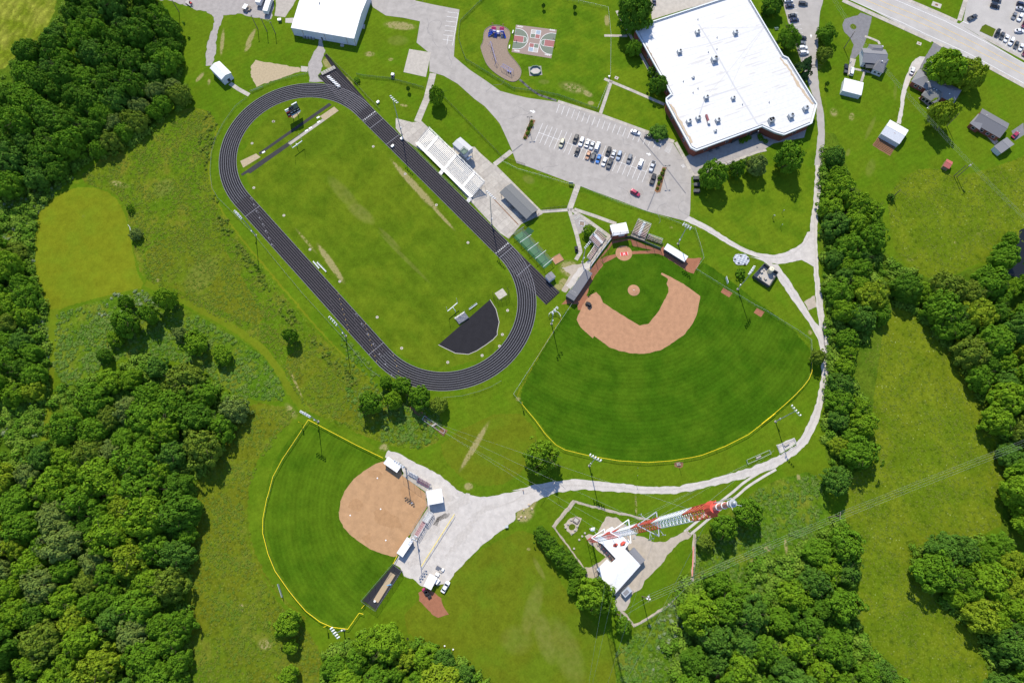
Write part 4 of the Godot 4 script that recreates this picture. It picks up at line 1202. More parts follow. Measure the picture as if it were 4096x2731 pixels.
	# metal hall
	var hall := thing("metal_hall", "big white metal hall with a low gable roof beside the gravel spur", "hall", v3(Vector2(-94.1, -254.4)))
	var k := block(hall, Vector2(-108, -247.4), Vector2(-76.7, -240.9), Vector2(-73.2, -269.5), 4.9, 1.5, M.white_wall, M.white_metal, 0, .1)
	# standing seams
	var sr := mb()
	for i in range(1, 34):
		var x: float = -k.L * .5 + k.L * i / 34.0
		for s in [-1, 1]: sr.beam(k.g * Vector3(x, 5.03, s * k.W * .5), k.g * Vector3(x, 6.53, 0), .05, .04)
	obj("roof_rib", sr, M.white_metal, hall)
	for u in [-.33, .02, .37]: 
		var b := mb()
		b.beam(k.g * Vector3(k.L * u, 0, k.hz + .06), k.g * Vector3(k.L * u, 4.8, k.hz + .06), .16)
		obj("downpipe", b, M.rock_tan, hall)
	for s in [-1, 1]:
		var b := mb()
		b.beam(k.g * Vector3(s * k.hx, 0, k.hz), k.g * Vector3(s * k.hx, 4.9, k.hz), .2)
		obj("corner_trim", b, M.rock_tan, hall)
	opening(hall, k, 0, -k.L * .04, 1.05, 1.0, 2.1, "door", "paint_white", "steel_dark")
	opening(hall, k, 0, k.L * .31, 1.05, 1.0, 2.1, "door", "paint_white", "white_wall")
	opening(hall, k, 0, k.L * .12, 2.6, 2.6, .9, "window", "white_metal", "white_wall")
	opening(hall, k, 2, -2, 1.05, 1.0, 2.1, "door", "paint_white", "white_wall")
	var ve := mb()
	ve.tube(k.g * Vector3(-k.L * .18, 6.0, -1.5), k.g * Vector3(-k.L * .18, 7.2, -1.5), .3, .3, 8)
	obj("vent_pipe", ve, M.steel_grey, hall)
	for i in 4:
		var a := Vector2(-102.7, -246).lerp(Vector2(-98.2, -245.1), i / 3.0)
		var c := thing("condenser", "grey air condenser standing along the front of the metal hall", "condenser", v3(a), -.17, "condensers along the metal hall")
		var b := mb()
		b.box(Vector3(0, .5, 0), Vector3(1.1, 1.0, .9))
		obj("housing", b, M.steel_grey, c)
		var f := mb()
		f.tube(Vector3(0, 1.0, 0), Vector3(0, 1.06, 0), .4, .4, 12)
		obj("fan", f, M.galv, c)
	for a in [Vector2(-94.5, -243.7), Vector2(-83.6, -241.9), Vector2(-74.1, -252.8)]:
		var s := sheet("door_step", PackedVector2Array([a + Vector2(-.9, -1.4), a + Vector2(.9, -1.2), a + Vector2(.8, 1.5), a + Vector2(-1.0, 1.3)]), "concrete_b", .05)
	# small white shed by the bend of the track
	var sh := thing("storage_shed", "small white metal shed with an open door near the track bend", "shed", v3(Vector2(-140.5, -223.4)))
	var ks := block(sh, Vector2(-145, -224.5), Vector2(-138.5, -217.8), Vector2(-134.3, -221.8), 4.0, .9, M.white_wall, M.white_metal, 0, .15)
	opening(sh, ks, 2, -.2, 1.1, 1.4, 2.2, "door", "white_metal", "black")
	walk("shed_walk", [-136.2,-219,-131.6,-215.6,-126.1,-212.3], 2.0)

# ---------- grandstand, press box, pavilion, field things
# rows of planks rising from front line a-b towards the back; planks are single parts
func stand(o: Node3D, a: Vector2, b: Vector2, back: Vector2, rows: int, y0: float, y1: float, seat: Array, foot: Material, aisle: Material, aisles: Array, aw: float, frame: Material, stretch := 1.0) -> void:
	var d := b - a
	var L := d.length()
	d /= L
	var e := back - d * back.dot(d)
	var g := Basis(v3(d), Vector3.UP, v3(-e.normalized()))
	for r in rows:
		var t := (r + .5) / rows
		var y := lerpf(y0, y1, r / float(rows - 1))
		var c := a + (b - a) * .5 + e * t - Vector2(o.position.x, o.position.z)
		var dep := e.length() / rows
		var f := mb()
		f.obox(v3(c - e.normalized() * dep * .3, y - .42), v3(d) * L * .5, Vector3.UP * .03, v3(e.normalized()) * dep * .17)
		obj("foot_plank", f, foot, o)
		var s := mb()
		s.obox(v3(c + e.normalized() * dep * .22, y), v3(d) * L * .5, Vector3.UP * .04, v3(e.normalized()) * dep * .19)
		obj("seat_plank", s, seat[r % seat.size()], o)
		for q in aisles:
			var k := mb()
			k.obox(v3(c + d * L * (q - .5), y + .05), v3(d) * aw * .5, Vector3.UP * .04, v3(e.normalized()) * dep * .47)
			obj("aisle_step", k, aisle, o)
	var fr := mb()
	var n := maxi(3, int(L / 3.0))
	for i in n + 1:
		var p := a + (b - a) * (i / float(n)) - Vector2(o.position.x, o.position.z)
		fr.beam(v3(p, 0), v3(p, y0), .1)
		fr.beam(v3(p + e, 0), v3(p + e, y1 + .9), .1)
		fr.beam(v3(p, y0 - .5), v3(p + e, y1 - .5), .12)
		fr.beam(v3(p + e * .5, 0), v3(p + e * .5, (y0 + y1) * .5 - .5), .1)
	obj("frame", fr, frame, o)
	var ra := mb()
	var pa := a - Vector2(o.position.x, o.position.z)
	var pb := b - Vector2(o.position.x, o.position.z)
	for y in [.5, 1.0]:
		ra.beam(v3(pa + e, y1 + y), v3(pb + e, y1 + y), .07)
		for p in [pa, pb]: ra.beam(v3(p, y0 + y), v3(p + e, y1 + y), .07)
	obj("guard_rail", ra, frame, o)

func make_stadium() -> void:
	var a := Vector2(-43.75, -185.66)
	var b := Vector2(-17.69, -157.2)
	var bk := Vector2(-38.39, -190.55) - a
	var o := thing("grandstand", "long silver aluminium grandstand of plank rows beside the track", "grandstand", v3(a))
	stand(o, a, b, bk, 13, 1.4, 4.8, [M.aluminium], M.steel_grey, M.aluminium, [.16, .5, .83], 1.3, M.galv)
	var wk := mb()
	var d := (b - a).normalized()
	var e := (bk - d * bk.dot(d)).normalized()
	wk.obox(v3((b - a) * .5 - e * .75, 1.15), v3(b - a) * .5, Vector3.UP * .05, v3(e) * .8)
	obj("front_walkway", wk, M.aluminium, o)
	for q in [.5, 1.0]:
		for i in 6:
			var s := mb()
			s.obox(v3((b - a) * q - e * (1.7 + i * .3), 1.0 - i * .18), v3(d) * .9, Vector3.UP * .04, v3(e) * .15)
			obj("step", s, M.aluminium, o)
	var fr := mb()
	for y in [1.7, 2.2]: fr.beam(v3(-e * 1.5, y), v3(b - a - e * 1.5, y), .05)
	for i in 27: fr.beam(v3((b - a) * i / 26.0 - e * 1.5, 1.1), v3((b - a) * i / 26.0 - e * 1.5, 2.2), .05)
	obj("front_rail", fr, M.galv, o)
	# press box on steel legs
	var pb := thing("press_box", "grey press box raised on legs behind the grandstand with a camera deck", "press box", v3(Vector2(-22.02, -179.27)))
	var k := block(pb, Vector2(-27.2, -180.75), Vector2(-21.38, -175), Vector2(-17.22, -178.04), 6.6, .5, M.rust_metal, M.grey_seam, 0, .12, 3.6)
	var fl := mb()
	fl.obox(k.g * Vector3(0, 3.6, 0), k.g.basis.x * k.hx, Vector3.UP * .08, k.g.basis.z * k.hz)
	obj("floor", fl, M.steel_grey, pb)
	for x in [-1, 1]:
		for z in [-1, 1]:
			var s := mb()
			s.beam(k.g * Vector3(x * (k.hx - .3), 0, z * (k.hz - .3)), k.g * Vector3(x * (k.hx - .3), 3.6, z * (k.hz - .3)), .22)
			obj("leg", s, M.steel_grey, pb)
	for i in 5: opening(pb, k, 0 if (k.g.basis.z).x < 0 else 1, (-2 + i) * k.L * .16, 5.4, k.L * .12, 1.0)
	opening(pb, k, 2, 0, 5.2, .9, 1.0)
	var ribs := mb()
	for i in range(1, 14): ribs.beam(k.g * Vector3(-k.L * .5 + k.L * i / 14.0, 7.0, -k.W * .25), k.g * Vector3(-k.L * .5 + k.L * i / 14.0, 6.82, k.W * .45), .05, .05)
	obj("roof_rib", ribs, M.grey_seam, pb)
	var dk := mb()
	var dc := Vector2(-21.74, -176.51) - Vector2(pb.position.x, pb.position.z)
	dk.box(v3(dc, 7.3), Vector3(2.6, .1, 2.6), -.72)
	for q in [[-1, -1], [1, -1], [1, 1], [-1, 1]]:
		var bb := Basis(Vector3.UP, -.72)
		dk.beam(v3(dc, 7.3) + bb * Vector3(q[0] * 1.3, 0, q[1] * 1.3), v3(dc, 8.4) + bb * Vector3(q[0] * 1.3, 0, q[1] * 1.3), .1)
	for y in [7.8, 8.4]:
		var bb := Basis(Vector3.UP, -.72)
		for q in [[-1, -1, 1, -1], [1, -1, 1, 1], [1, 1, -1, 1], [-1, 1, -1, -1]]:
			dk.beam(v3(dc, y) + bb * Vector3(q[0] * 1.3, 0, q[1] * 1.3), v3(dc, y) + bb * Vector3(q[2] * 1.3, 0, q[3] * 1.3), .1)
	obj("camera_deck", dk, M.green_box, pb)
	var ac := mb()
	ac.box(v3(Vector2(-19.6, -175.73) - Vector2(pb.position.x, pb.position.z), 2.9), Vector3(2.6, .7, .7), .72)
	obj("duct", ac, M.white_metal, pb)
	# pavilion
	var pv_ := thing("pavilion", "open picnic pavilion with a dark grey shingle roof on the plaza", "pavilion", v3(Vector2(3.09, -153.79)))
	var kp := block(pv_, Vector2(-5.62, -157.86), Vector2(6.46, -144.48), Vector2(11.58, -149.32), 2.9, .9, M.steel_dark, M.shingle_grey, 0, .5, 2.55)
	for i in 5:
		for s in [-1, 1]:
			var q := mb()
			q.beam(kp.g * Vector3(-kp.hx + kp.hx * 2 * i / 4.0, 0, s * kp.hz), kp.g * Vector3(-kp.hx + kp.hx * 2 * i / 4.0, 2.9, s * kp.hz), .2)
			obj("post", q, M.wood_grey, pv_)
	var bw := mb()
	bw.obox(kp.g * Vector3(0, 1.3, -kp.hz + .1) if (kp.g * Vector3(0, 0, -1)).z < 0 else kp.g * Vector3(0, 1.3, kp.hz - .1), kp.g.basis.x * kp.hx, Vector3.UP * 1.3, kp.g.basis.z * .08)
	obj("back_wall", bw, M.steel_dark, pv_)
	for p in [[Vector2(-0.25, -151.41), "upper"], [Vector2(4.87, -145.68), "lower"]]:
		picnic_table(p[0], -.75, "grey picnic table under the %s end of the pavilion roof" % p[1])
	var ps := sheet("plaza_seam", [-8.77,-156.52,-8.46,-156.69,3.06,-143.34,2.61,-143.18], "soil", .046)
	# goal posts
	for p in [[Vector2(-99.3, -182.9), Vector2(-102.9, -182.7), Vector2(-98, -187.5), "white football goal post near the jump runways"], [Vector2(-25.4, -102.7), Vector2(-28.2, -101.5), Vector2(-23.1, -106.2), "white football goal post beside the jump mats"]]:
		goal_post(p[0], p[1], p[2], p[3])
	# benches on the infield
	for q in [[[-87.7,-125.1,-84.7,-121.7], "shorter white players bench beside the left straight"], [[-85.9,-124.6,-81.5,-120.1], "longer white players bench beside the left straight"], [[-18.4,-102.5,-15,-105.2], "white players bench near the jump apron"]]:
		bench(q[0], q[1])
	# high-jump mats under a silver cover
	var hj := thing("jump_mat", "dark high-jump mats with silver cover at the apron edge", "jump mat", v3(Vector2(-21.4, -98.5)), .62)
	var jm := mb()
	jm.box(Vector3(0, .35, 0), Vector3(5.0, .7, 3.0))
	obj("mat", jm, M.pad_blue, hj)
	var jc := mb()
	for i in 10:
		for j in 6:
			var q := []
			for c in [[0, 0], [1, 0], [1, 1], [0, 1]]:
				var x: float = -2.4 + (i + c[0]) * .48
				var z: float = -1.4 + (j + c[1]) * .47
				q.append(Vector3(x, .74 + .1 * sin(x * 3.1 + z * 2.0) * cos(z * 4.0 + x), z))
			jc.face(q[0], q[1], q[2], q[3], Vector3.UP)
	obj("cover", jc, M.pad_blue, hj)
	var js := mb()
	for i in 7: js.beam(Vector3(-2.6, .1 + i * .0, -2.2 + i * .1), Vector3(2.6, .1, -2.2 + i * .1), .06, .1)
	for x in [-2.6, 2.6]: js.beam(Vector3(x, 0, -1.9), Vector3(x, 2.0, -1.9), .08)
	obj("standard", js, M.aluminium, hj)
	# shot and discus cage
	var cg := thing("throwing_cage", "concrete throwing pad with a net cage beside the bend", "throwing cage", v3(Vector2(-4.8, -109.9)))
	var cp := mb()
	cp.box(Vector3(0, .03, 0), Vector3(4.2, .06, 3.6), .6)
	obj("pad", cp, M.concrete_c, cg)
	var cr := mb()
	for i in 24:
		var t := TAU * i / 24
		var u := TAU * (i + 1) / 24
		cr.beam(Vector3(cos(t), .07, sin(t)) * Vector3(1.1, 1, 1.1), Vector3(cos(u), .07, sin(u)) * Vector3(1.1, 1, 1.1), .08, .05)
	obj("ring", cr, M.stone, cg)
	var posts := []
	for i in 8:
		var t := -.6 + i * .52
		posts.append(Vector3(cos(t) * 3.6, 0, sin(t) * 3.6))
		var s := mb()
		s.tube(posts[i], posts[i] + Vector3.UP * 3.4, .05)
		obj("post", s, M.steel_dark, cg)
	for i in 7:
		var s := mb()
		s.face(posts[i] + Vector3.UP * .2, posts[i + 1] + Vector3.UP * .2, posts[i + 1] + Vector3.UP * 3.3, posts[i] + Vector3.UP * 3.3, posts[i])
		obj("net", s, M.black_net, cg)
	# yard discs let into the grass round the field
	for p in Z_list([-49.2,-169.2,-34.3,-153.2,-19.6,-134.4,-1.9,-102.3,-4.1,-91.4,-5.3,-86.2,-57.9,-99.2,-75.2,-115.8,-89.6,-131.1,-102.9,-147.9,-118.1,-162] + [-46.7,-85.3,-12.6,-82.1,-27,-79.1] + [-121.6,-185.5,-113,-197.5] + [-112.8,-197.5,-64.8,-183.8]):
		var s := mb()
		s.tube(Vector3(0, 0, 0), Vector3(0, .04, 0), .62, .62, 16)
		var e2 := thing("sprinkler_disc", "pale round sprinkler collar set in the grass of the football field", "sprinkler", v3(p, .001), 0, "sprinkler collars round the football field")
		obj("collar", s, M.concrete_c, e2)
		var c := mb()
		c.tube(Vector3(0, .04, 0), Vector3(0, .07, 0), .22, .22, 10)
		obj("cap", c, M.soil, e2)
	# scoreboard
	var f0 := Vector2(-103.63, -199.13)
	var f1 := Vector2(-101.37, -200.69)
	var sd := (f1 - f0).normalized()
	var so := thing("scoreboard", "black scoreboard with coloured advertising panels and a round crest", "scoreboard", v3((f0 + f1) * .5), -atan2(sd.y, sd.x))
	for x in [-1, 1]:
		var s := mb()
		s.tube(Vector3(x * f0.distance_to(f1) * .5, 0, 0), Vector3(x * f0.distance_to(f1) * .5, 7.5, 0), .14)
		obj("post", s, M.steel_dark, so)
	for q in [[0.0, 4.5, 6.6, 2.2, "black", "score_panel"], [-2.3, 6.1, 1.9, .9, "sign_red", "advert_panel"], [-2.3, 7.3, 1.9, 1.4, "sign_white", "advert_panel"], [1.9, 7.2, 2.7, 3.1, "court_green", "advert_panel"], [1.9, 8.9, 2.7, .4, "sign_white", "advert_panel"], [-2.5, 2.9, 1.6, .9, "sign_red", "advert_panel"], [-.9, 2.9, 1.4, .9, "sign_blue", "advert_panel"], [.6, 2.9, 1.4, .9, "court_blue", "advert_panel"], [2.4, 2.9, 1.8, .9, "sign_white", "advert_panel"]]:
		var s := mb()
		s.box(Vector3(q[0], q[1], .3), Vector3(q[2], q[3], .4))
		obj(q[5], s, M[q[4]], so)
	var cr2 := mb()
	cr2.tube(Vector3(-.4, 7.2, .2), Vector3(-.4, 7.2, .6), 1.3, 1.3, 24)
	var crest := obj("crest", cr2, M.black, so)
	var ri := mb()
	for i in 24: ri.beam(Vector3(-.4 + cos(TAU * i / 24) * 1.0, 7.2 + sin(TAU * i / 24) * 1.0, .62), Vector3(-.4 + cos(TAU * (i + 1) / 24) * 1.0, 7.2 + sin(TAU * (i + 1) / 24) * 1.0, .62), .12, .05)
	ri.beam(Vector3(-.8, 7.0, .62), Vector3(0, 7.4, .62), .25, .05)
	obj("emblem", ri, M.stone, crest)
	for q in [[-2.5, 4.2], [-.9, 4.8], [.7, 4.8], [2.4, 4.6]]:
		var s := mb()
		s.box(Vector3(q[0], q[1], .515), Vector3(1.0, .4, .03))
		obj("score_strip", s, M.sign_white, so)
	sheet("scoreboard_footing", [-104.98,-200.11,-103.53,-198.94,-101.58,-201.08,-100.56,-202.65,-101.97,-203.43,-103.11,-201.47], "sand", .02, .3, 41)
	# cart of stacked benches and white hurdles at the top of the chute
	for i in 6:
		var p := Vector2(-91.8, -224.3).lerp(Vector2(-86.5, -227.6), i / 5.0)
		var hb := thing("bench_rack", "grey stacked bench rack across the end of the sprint chute", "rack", v3(p), .55, "bench racks across the chute end")
		var s := mb()
		for j in 4: s.box(Vector3(-.42 + j * .28, .75, 0), Vector3(.2, .08, 2.0))
		obj("slat", s, M.stone, hb)
		var l := mb()
		for x in [-.6, .6]:
			for z in [-.9, .9]: l.beam(Vector3(x, 0, z), Vector3(x, .72, z), .07)
		obj("leg", l, M.steel_grey, hb)
	for i in 7:
		var p := Vector2(-88.7, -222.4).lerp(Vector2(-83.4, -217), i / 6.0)
		var hb := thing("hurdle_cart", "white hurdle parked in a row on the sprint chute", "hurdle", v3(p), .35, "white hurdles parked on the chute")
		var s := mb()
		s.box(Vector3(0, .98, 0), Vector3(1.5, .09, .5))
		s.box(Vector3(0, .7, .5), Vector3(1.5, .07, .35))
		obj("bar", s, M.paint_white, hb)
		var l := mb()
		for x in [-.5, .5]:
			l.beam(Vector3(x, .05, 0), Vector3(x, .95, 0), .05)
			l.beam(Vector3(x, .05, 0), Vector3(x, .05, .7), .05)
		obj("leg", l, M.galv, hb)

func Z_list(a: Array) -> PackedVector2Array:
	return pv(a)

func bench(ends: Array, label: String, m := "paint_white") -> void:
	var p := pv(ends)
	var c := (p[0] + p[1]) * .5
	var d := p[1] - p[0]
	var o := thing("bench", label, "bench", v3(c), -atan2(d.y, d.x))
	var L := d.length()
	var s := mb()
	s.box(Vector3(0, .45, -.1), Vector3(L, .05, .42))
	obj("seat", s, M[m], o)
	var b := mb()
	b.box(Vector3(0, .8, -.42), Vector3(L, .25, .05))
	obj("backrest", b, M[m], o)
	for x in [-.42, 0.0, .42]:
		var l := mb()
		l.beam(Vector3(x * L, 0, .05), Vector3(x * L, .43, .05), .06)
		l.beam(Vector3(x * L, 0, -.4), Vector3(x * L, .9, -.4), .06)
		obj("leg", l, M.galv, o)

func picnic_table(p: Vector2, yaw: float, label: String, m := "wood_grey") -> void:
	var o := thing("picnic_table", label, "picnic table", v3(p), yaw)
	for j in 4:
		var s := mb()
		s.box(Vector3(0, .75, -.3 + j * .2), Vector3(1.9, .05, .18))
		obj("top_plank", s, M[m], o)
	for z in [-.72, .72]:
		var s := mb()
		s.box(Vector3(0, .45, z), Vector3(1.9, .05, .26))
		obj("seat", s, M[m], o)
	for x in [-.7, .7]:
		var l := mb()
		l.beam(Vector3(x, 0, -.6), Vector3(x, .73, -.15), .08)
		l.beam(Vector3(x, 0, .6), Vector3(x, .73, .15), .08)
		l.beam(Vector3(x, .42, -.75), Vector3(x, .42, .75), .07)
		obj("leg", l, M.steel_grey, o)

func goal_post(foot: Vector2, e0: Vector2, e1: Vector2, label: String) -> void:
	var w := 5.64 * .5
	var inw := Vector2(cos(TA), sin(TA)) * (-1.0 if (foot - TC).dot(Vector2(cos(TA), sin(TA))) > 0 else 1.0)
	var o := thing("goal_post", label, "goal post", v3(foot - inw * 1.6))
	var s := mb()
	s.tube(Vector3.ZERO, Vector3(0, 2.0, 0), .14)
	s.tube(Vector3(0, 2.0, 0), v3(inw) * .9 + Vector3.UP * 2.9, .12)
	s.tube(v3(inw) * .9 + Vector3.UP * 2.9, v3(inw) * 1.6 + Vector3.UP * 3.05, .12)
	obj("gooseneck", s, M.paint_white, o)
	var c := mb()
	var m := v3(inw) * 1.6 + Vector3.UP * 3.05
	var ax := v3(Vector2(-sin(TA), cos(TA)))
	c.tube(m - ax * w, m + ax * w, .2)
	obj("crossbar", c, M.paint_white, o)
	for q in [-1, 1]:
		var u := mb()
		u.tube(m + ax * w * q, m + ax * w * q + Vector3.UP * 5.5, .06)
		obj("upright", u, M.paint_white, o)

# ---------- baseball ground
func dugout(called: String, label: String, a: Vector2, b: Vector2, c: Vector2, h: float, wall: Material, roof: Material) -> Node3D:
	var d := (b - a).normalized()
	var e := c - b
	e -= d * e.dot(d)
	var ctr := a + (b - a) * .5 + e * .5
	var o := thing(called, label, "dugout", v3(ctr), -atan2(d.y, d.x))
	var L := a.distance_to(b)
	var W := e.length()
	var s := -1.0 if Vector2(-d.y, d.x).dot(e) < 0 else 1.0     # which side of a-b the block lies on
	var r := mb()
	r.obox(Vector3(0, h, 0), Vector3(L * .5, 0, 0), Vector3(0, .09, 0), Vector3(0, .12 * s, W * .5))
	obj("roof", r, roof, o)
	var t := mb()
	for q in [-1, 1]: t.box(Vector3(0, h, q * W * .5), Vector3(L + .1, .28, .06))
	for q in [-1, 1]: t.box(Vector3(q * L * .5, h, 0), Vector3(.06, .26, W))
	obj("roof_trim", t, M.white_metal, o)
	var w := mb()
	w.box(Vector3(0, h * .5 - .06, s * (W * .5 - .3) * -1.0), Vector3(L - .4, h - .15, .2))
	for q in [-1, 1]: w.box(Vector3(q * (L * .5 - .3), h * .5 - .06, 0), Vector3(.2, h - .15, W - .6))
	obj("wall", w, wall, o)
	for i in 5:
		var p := mb()
		p.tube(Vector3(-L * .5 + .4 + (L - .8) * i / 4.0, 0, s * (W * .5 - .3)), Vector3(-L * .5 + .4 + (L - .8) * i / 4.0, h, s * (W * .5 - .3)), .06)
		obj("post", p, M.steel_grey, o)
	var bn := mb()
	bn.box(Vector3(0, .45, -s * (W * .5 - .7)), Vector3(L - 1, .06, .35))
	obj("bench", bn, M.wood, o)
	var fl := mb()
	fl.box(Vector3(0, .03, 0), Vector3(L - .4, .06, W - .4))
	obj("floor", fl, M.concrete_b, o)
	return o

func make_ballpark() -> void:
	var bo := thing("score_booth", "brick scorers booth with a white roof behind home plate", "booth", v3(Vector2(48.19, -139.12)))
	var k := block(bo, Vector2(44.24, -135.32), Vector2(51.44, -136.74), Vector2(50.45, -142.03), 4.6, .12, M.brick, M.white_metal, 0, .25)
	opening(bo, k, 0 if (k.g.basis.z.z > 0) else 1, 0.6, 3.2, 2.6, 1.0, "window", "paint_white", "white_wall")
	for u in [-2.2, 2.6]: opening(bo, k, 3, u * .6, 2.8, .9, 1.0)
	var a := Vector2(53.56, -138.77)
	var b := Vector2(59.22, -136.11)
	var o := thing("bleacher", "tall maroon and silver bleacher right of the scorers booth", "bleacher", v3(a))
	stand(o, a, b, Vector2(56.18, -143.71) - a, 10, 1.0, 3.9, [M.seat_pink], M.maroon, M.paint_white, [.5], 1.2, M.galv)
	sheet("bleacher_pad", [52.83,-138.02,53.76,-139.43,59.72,-136.6,58.76,-134.79], "concrete", .06)
	a = Vector2(38.23, -131.45)
	b = Vector2(41.95, -136.11)
	o = thing("bleacher", "tall maroon and silver bleacher left of the scorers booth", "bleacher", v3(a))
	stand(o, a, b, Vector2(33.85, -134.46) - a, 10, 1.0, 3.5, [M.seat_pink], M.maroon, M.paint_white, [.5], 1.2, M.galv)
	sheet("bleacher_pad", [34.22,-122.39,34.9,-125.75,38.2,-131.3,42.11,-136.92,44.17,-138.49,44.52,-136.6,39.25,-129.14], "concrete", .055)
	sheet("gravel_corner", [30.9,-123.61,34.35,-126.06,35.17,-125.45,34.21,-122.09,31.68,-121.78], "gravel", .03, .4, 51)
	sheet("gravel_path", [23.65,-113.64,29.16,-121.78,31.44,-123,31.95,-121.48,25.55,-112.14], "gravel", .028, .5, 52)
	a = Vector2(59.95, -135.83)
	b = Vector2(66.01, -133.34)
	o = thing("bleacher", "low five-row bleacher on the grass beside the silver-roofed dugout", "bleacher", v3(a))
	stand(o, a, b, Vector2(60.5, -137.43) - a, 4, .8, 1.9, [M.seat_pink], M.maroon, M.maroon, [], 1, M.galv)
	a = Vector2(34.58, -125.54)
	b = Vector2(38.1, -130.99)
	o = thing("bleacher", "low pink bleacher at the end of the left tall bleacher", "bleacher", v3(a))
	stand(o, a, b, Vector2(32.91, -126.61) - a, 4, .8, 1.9, [M.seat_pink], M.maroon, M.maroon, [], 1, M.galv)
	dugout("dugout", "baseball dugout with a long flat silver roof", Vector2(66.68, -130.13), Vector2(75.3, -123.9), Vector2(77.04, -126.49), 2.6, M.steel_dark, M.white_metal)
	var ld := dugout("dugout", "baseball dugout with a long dark shingle roof beside the track chute", Vector2(25.43, -110.75), Vector2(31.78, -120.44), Vector2(34.75, -118.19), 2.7, M.steel_dark, M.shingle_b)
	var ek := thing("equipment_room", "dark roofed equipment room at the outer end of the shingled dugout", "equipment room", v3(Vector2(25.99, -107.98)))
	block(ek, Vector2(22.99, -107.76), Vector2(26.47, -105.42), Vector2(28.47, -108.49), 3.2, .35, M.steel_dark, M.shingle_b, 0, .2)
	# padded backstop wall and its tall net posts
	var bs := thing("backstop", "curved padded backstop wall with tall net posts behind home plate", "backstop", Vector3.ZERO)
	for seg in [[pv([34.27,-122.24,39.26,-129.39,44.42,-136.45]), "white_wall"], [pv([52.7,-137.08,59.03,-134.57]), "steel_dark"], [pv([59.03,-134.57,62.61,-132.86,65.9,-131.3]), "green_box"], [pv([44.42,-136.45,52.7,-137.08]), "steel_dark"]]:
		var s := mb()
		for i in seg[0].size() - 1: s.beam(v3(seg[0][i], .6), v3(seg[0][i + 1], .6), .2, 1.2)
		obj("wall_pad", s, M[seg[1]], bs)
	var np := pv([34.27,-122.24,36.87,-125.91,39.26,-129.39,41.95,-133.01,44.42,-136.45,47.5,-136.6,50.5,-136.86,52.7,-137.08,55.15,-136.13,59.03,-134.57,62.61,-132.86,65.9,-131.3])
	for p in np:
		var s := mb()
		s.tube(v3(p, 0), v3(p, 6.0), .09)
		obj("post", s, M.steel_dark, bs)
	for i in np.size() - 1:
		var s := mb()
		s.face(v3(np[i], 1.2), v3(np[i + 1], 1.2), v3(np[i + 1], 5.9), v3(np[i], 5.9), Vector3.BACK)
		obj("net", s, M.black_net, bs)
		var c := mb()
		c.tube(v3(np[i], 5.9), v3(np[i + 1], 5.9), .025, .025, 5)
		obj("cable", c, M.steel_grey, bs)
	# batting cage: turf bed, cross frames, netting
	var bc := thing("batting_cage", "long netted batting cage with green turf and white cross frames", "batting cage", v3(Vector2(9.6, -130.8)))
	var q0 := Vector2(0.7, -137.1)
	var q1 := Vector2(4.7, -140.1)
	var q2 := Vector2(17.6, -124.8)
	var q3 := Vector2(14.1, -121.7)
	var org := Vector2(bc.position.x, bc.position.z)
	var tb := mb()
	tb.flat(PackedVector2Array([q0 - org, q1 - org, q2 - org, q3 - org]), .05)
	obj("turf", tb, M.turf, bc)
	for i in 5:
		var t := i / 4.0
		var l := q0.lerp(q3, t) - org
		var r := q1.lerp(q2, t) - org
		var x := (r - l).normalized() * .7
		var s := mb()
		s.tube(v3(l, 0), v3(l, 3.4), .07)
		s.tube(v3(r, 0), v3(r, 3.4), .07)
		obj("post", s, M.steel_dark, bc)
		var c := mb()
		c.tube(v3(l - x, 3.4), v3(r + x, 3.4), .1)
		obj("cross_bar", c, M.paint_white if i > 0 else M.steel_grey, bc)
	for sd in [[q0, q3], [q1, q2]]:
		var s := mb()
		s.face(v3(sd[0] - org, .05), v3(sd[1] - org, .05), v3(sd[1] - org, 3.3), v3(sd[0] - org, 3.3), Vector3.RIGHT)
		obj("net", s, M.black_net, bc)
	var nt := mb()
	nt.face(v3(q0 - org, 3.35), v3(q1 - org, 3.35), v3(q2 - org, 3.35), v3(q3 - org, 3.35), Vector3.UP)
	obj("net", nt, M.chain_link, bc)
	sheet("turf_mat", [4.4,-138.9,7.3,-142.1,9.9,-140.3,8.3,-138.3,5.2,-137.4], "turf_dark", .03)
	# pitching frame box left of the batting cage
	var pb := thing("sand_box", "square timber box of orange clay on the grass by the batting cage", "sand box", v3(Vector2(20.1, -126.4)), .55)
	var pf := mb()
	pf.box(Vector3(0, .12, 0), Vector3(4.2, .16, 3.4))
	obj("clay_bed", pf, M.clay, pb)
	for s in [[0, 1.75, 4.5, .16], [0, -1.75, 4.5, .16], [2.18, 0, .16, 3.4], [-2.18, 0, .16, 3.4]]:
		var t := mb()
		t.box(Vector3(s[0], .15, s[1]), Vector3(s[2], .3, s[3]))
		obj("plank", t, M.wood, pb)
	# timing hut on the chute
	var th := thing("timing_hut", "small grey-roofed timing hut beside the sprint chute", "hut", v3(Vector2(16.9, -118.1)))
	block(th, Vector2(14.3, -117.3), Vector2(16.2, -114.8), Vector2(18.8, -117.3), 2.4, .5, M.white_wall, M.shingle, 0, .2)
	# hitting net on a bent frame by the left field pole
	var hn := thing("batting_turtle", "curved white portable batting cage on the grass near the track", "batting cage", v3(Vector2(18.1, -98.6)), .5)
	var hf := mb()
	var pr := Vector3.ZERO
	for i in 13:
		var t := -.4 + 2.6 * i / 12.0
		var p := Vector3(cos(t) * 2.6, 2.2, -sin(t) * 2.6)
		if i > 0: hf.tube(pr, p, .1)
		if i % 3 == 0: hf.tube(p, Vector3(p.x, .1, p.z), .06)
		pr = p
	obj("hoop", hf, M.paint_white, hn)
	var hnn := mb()
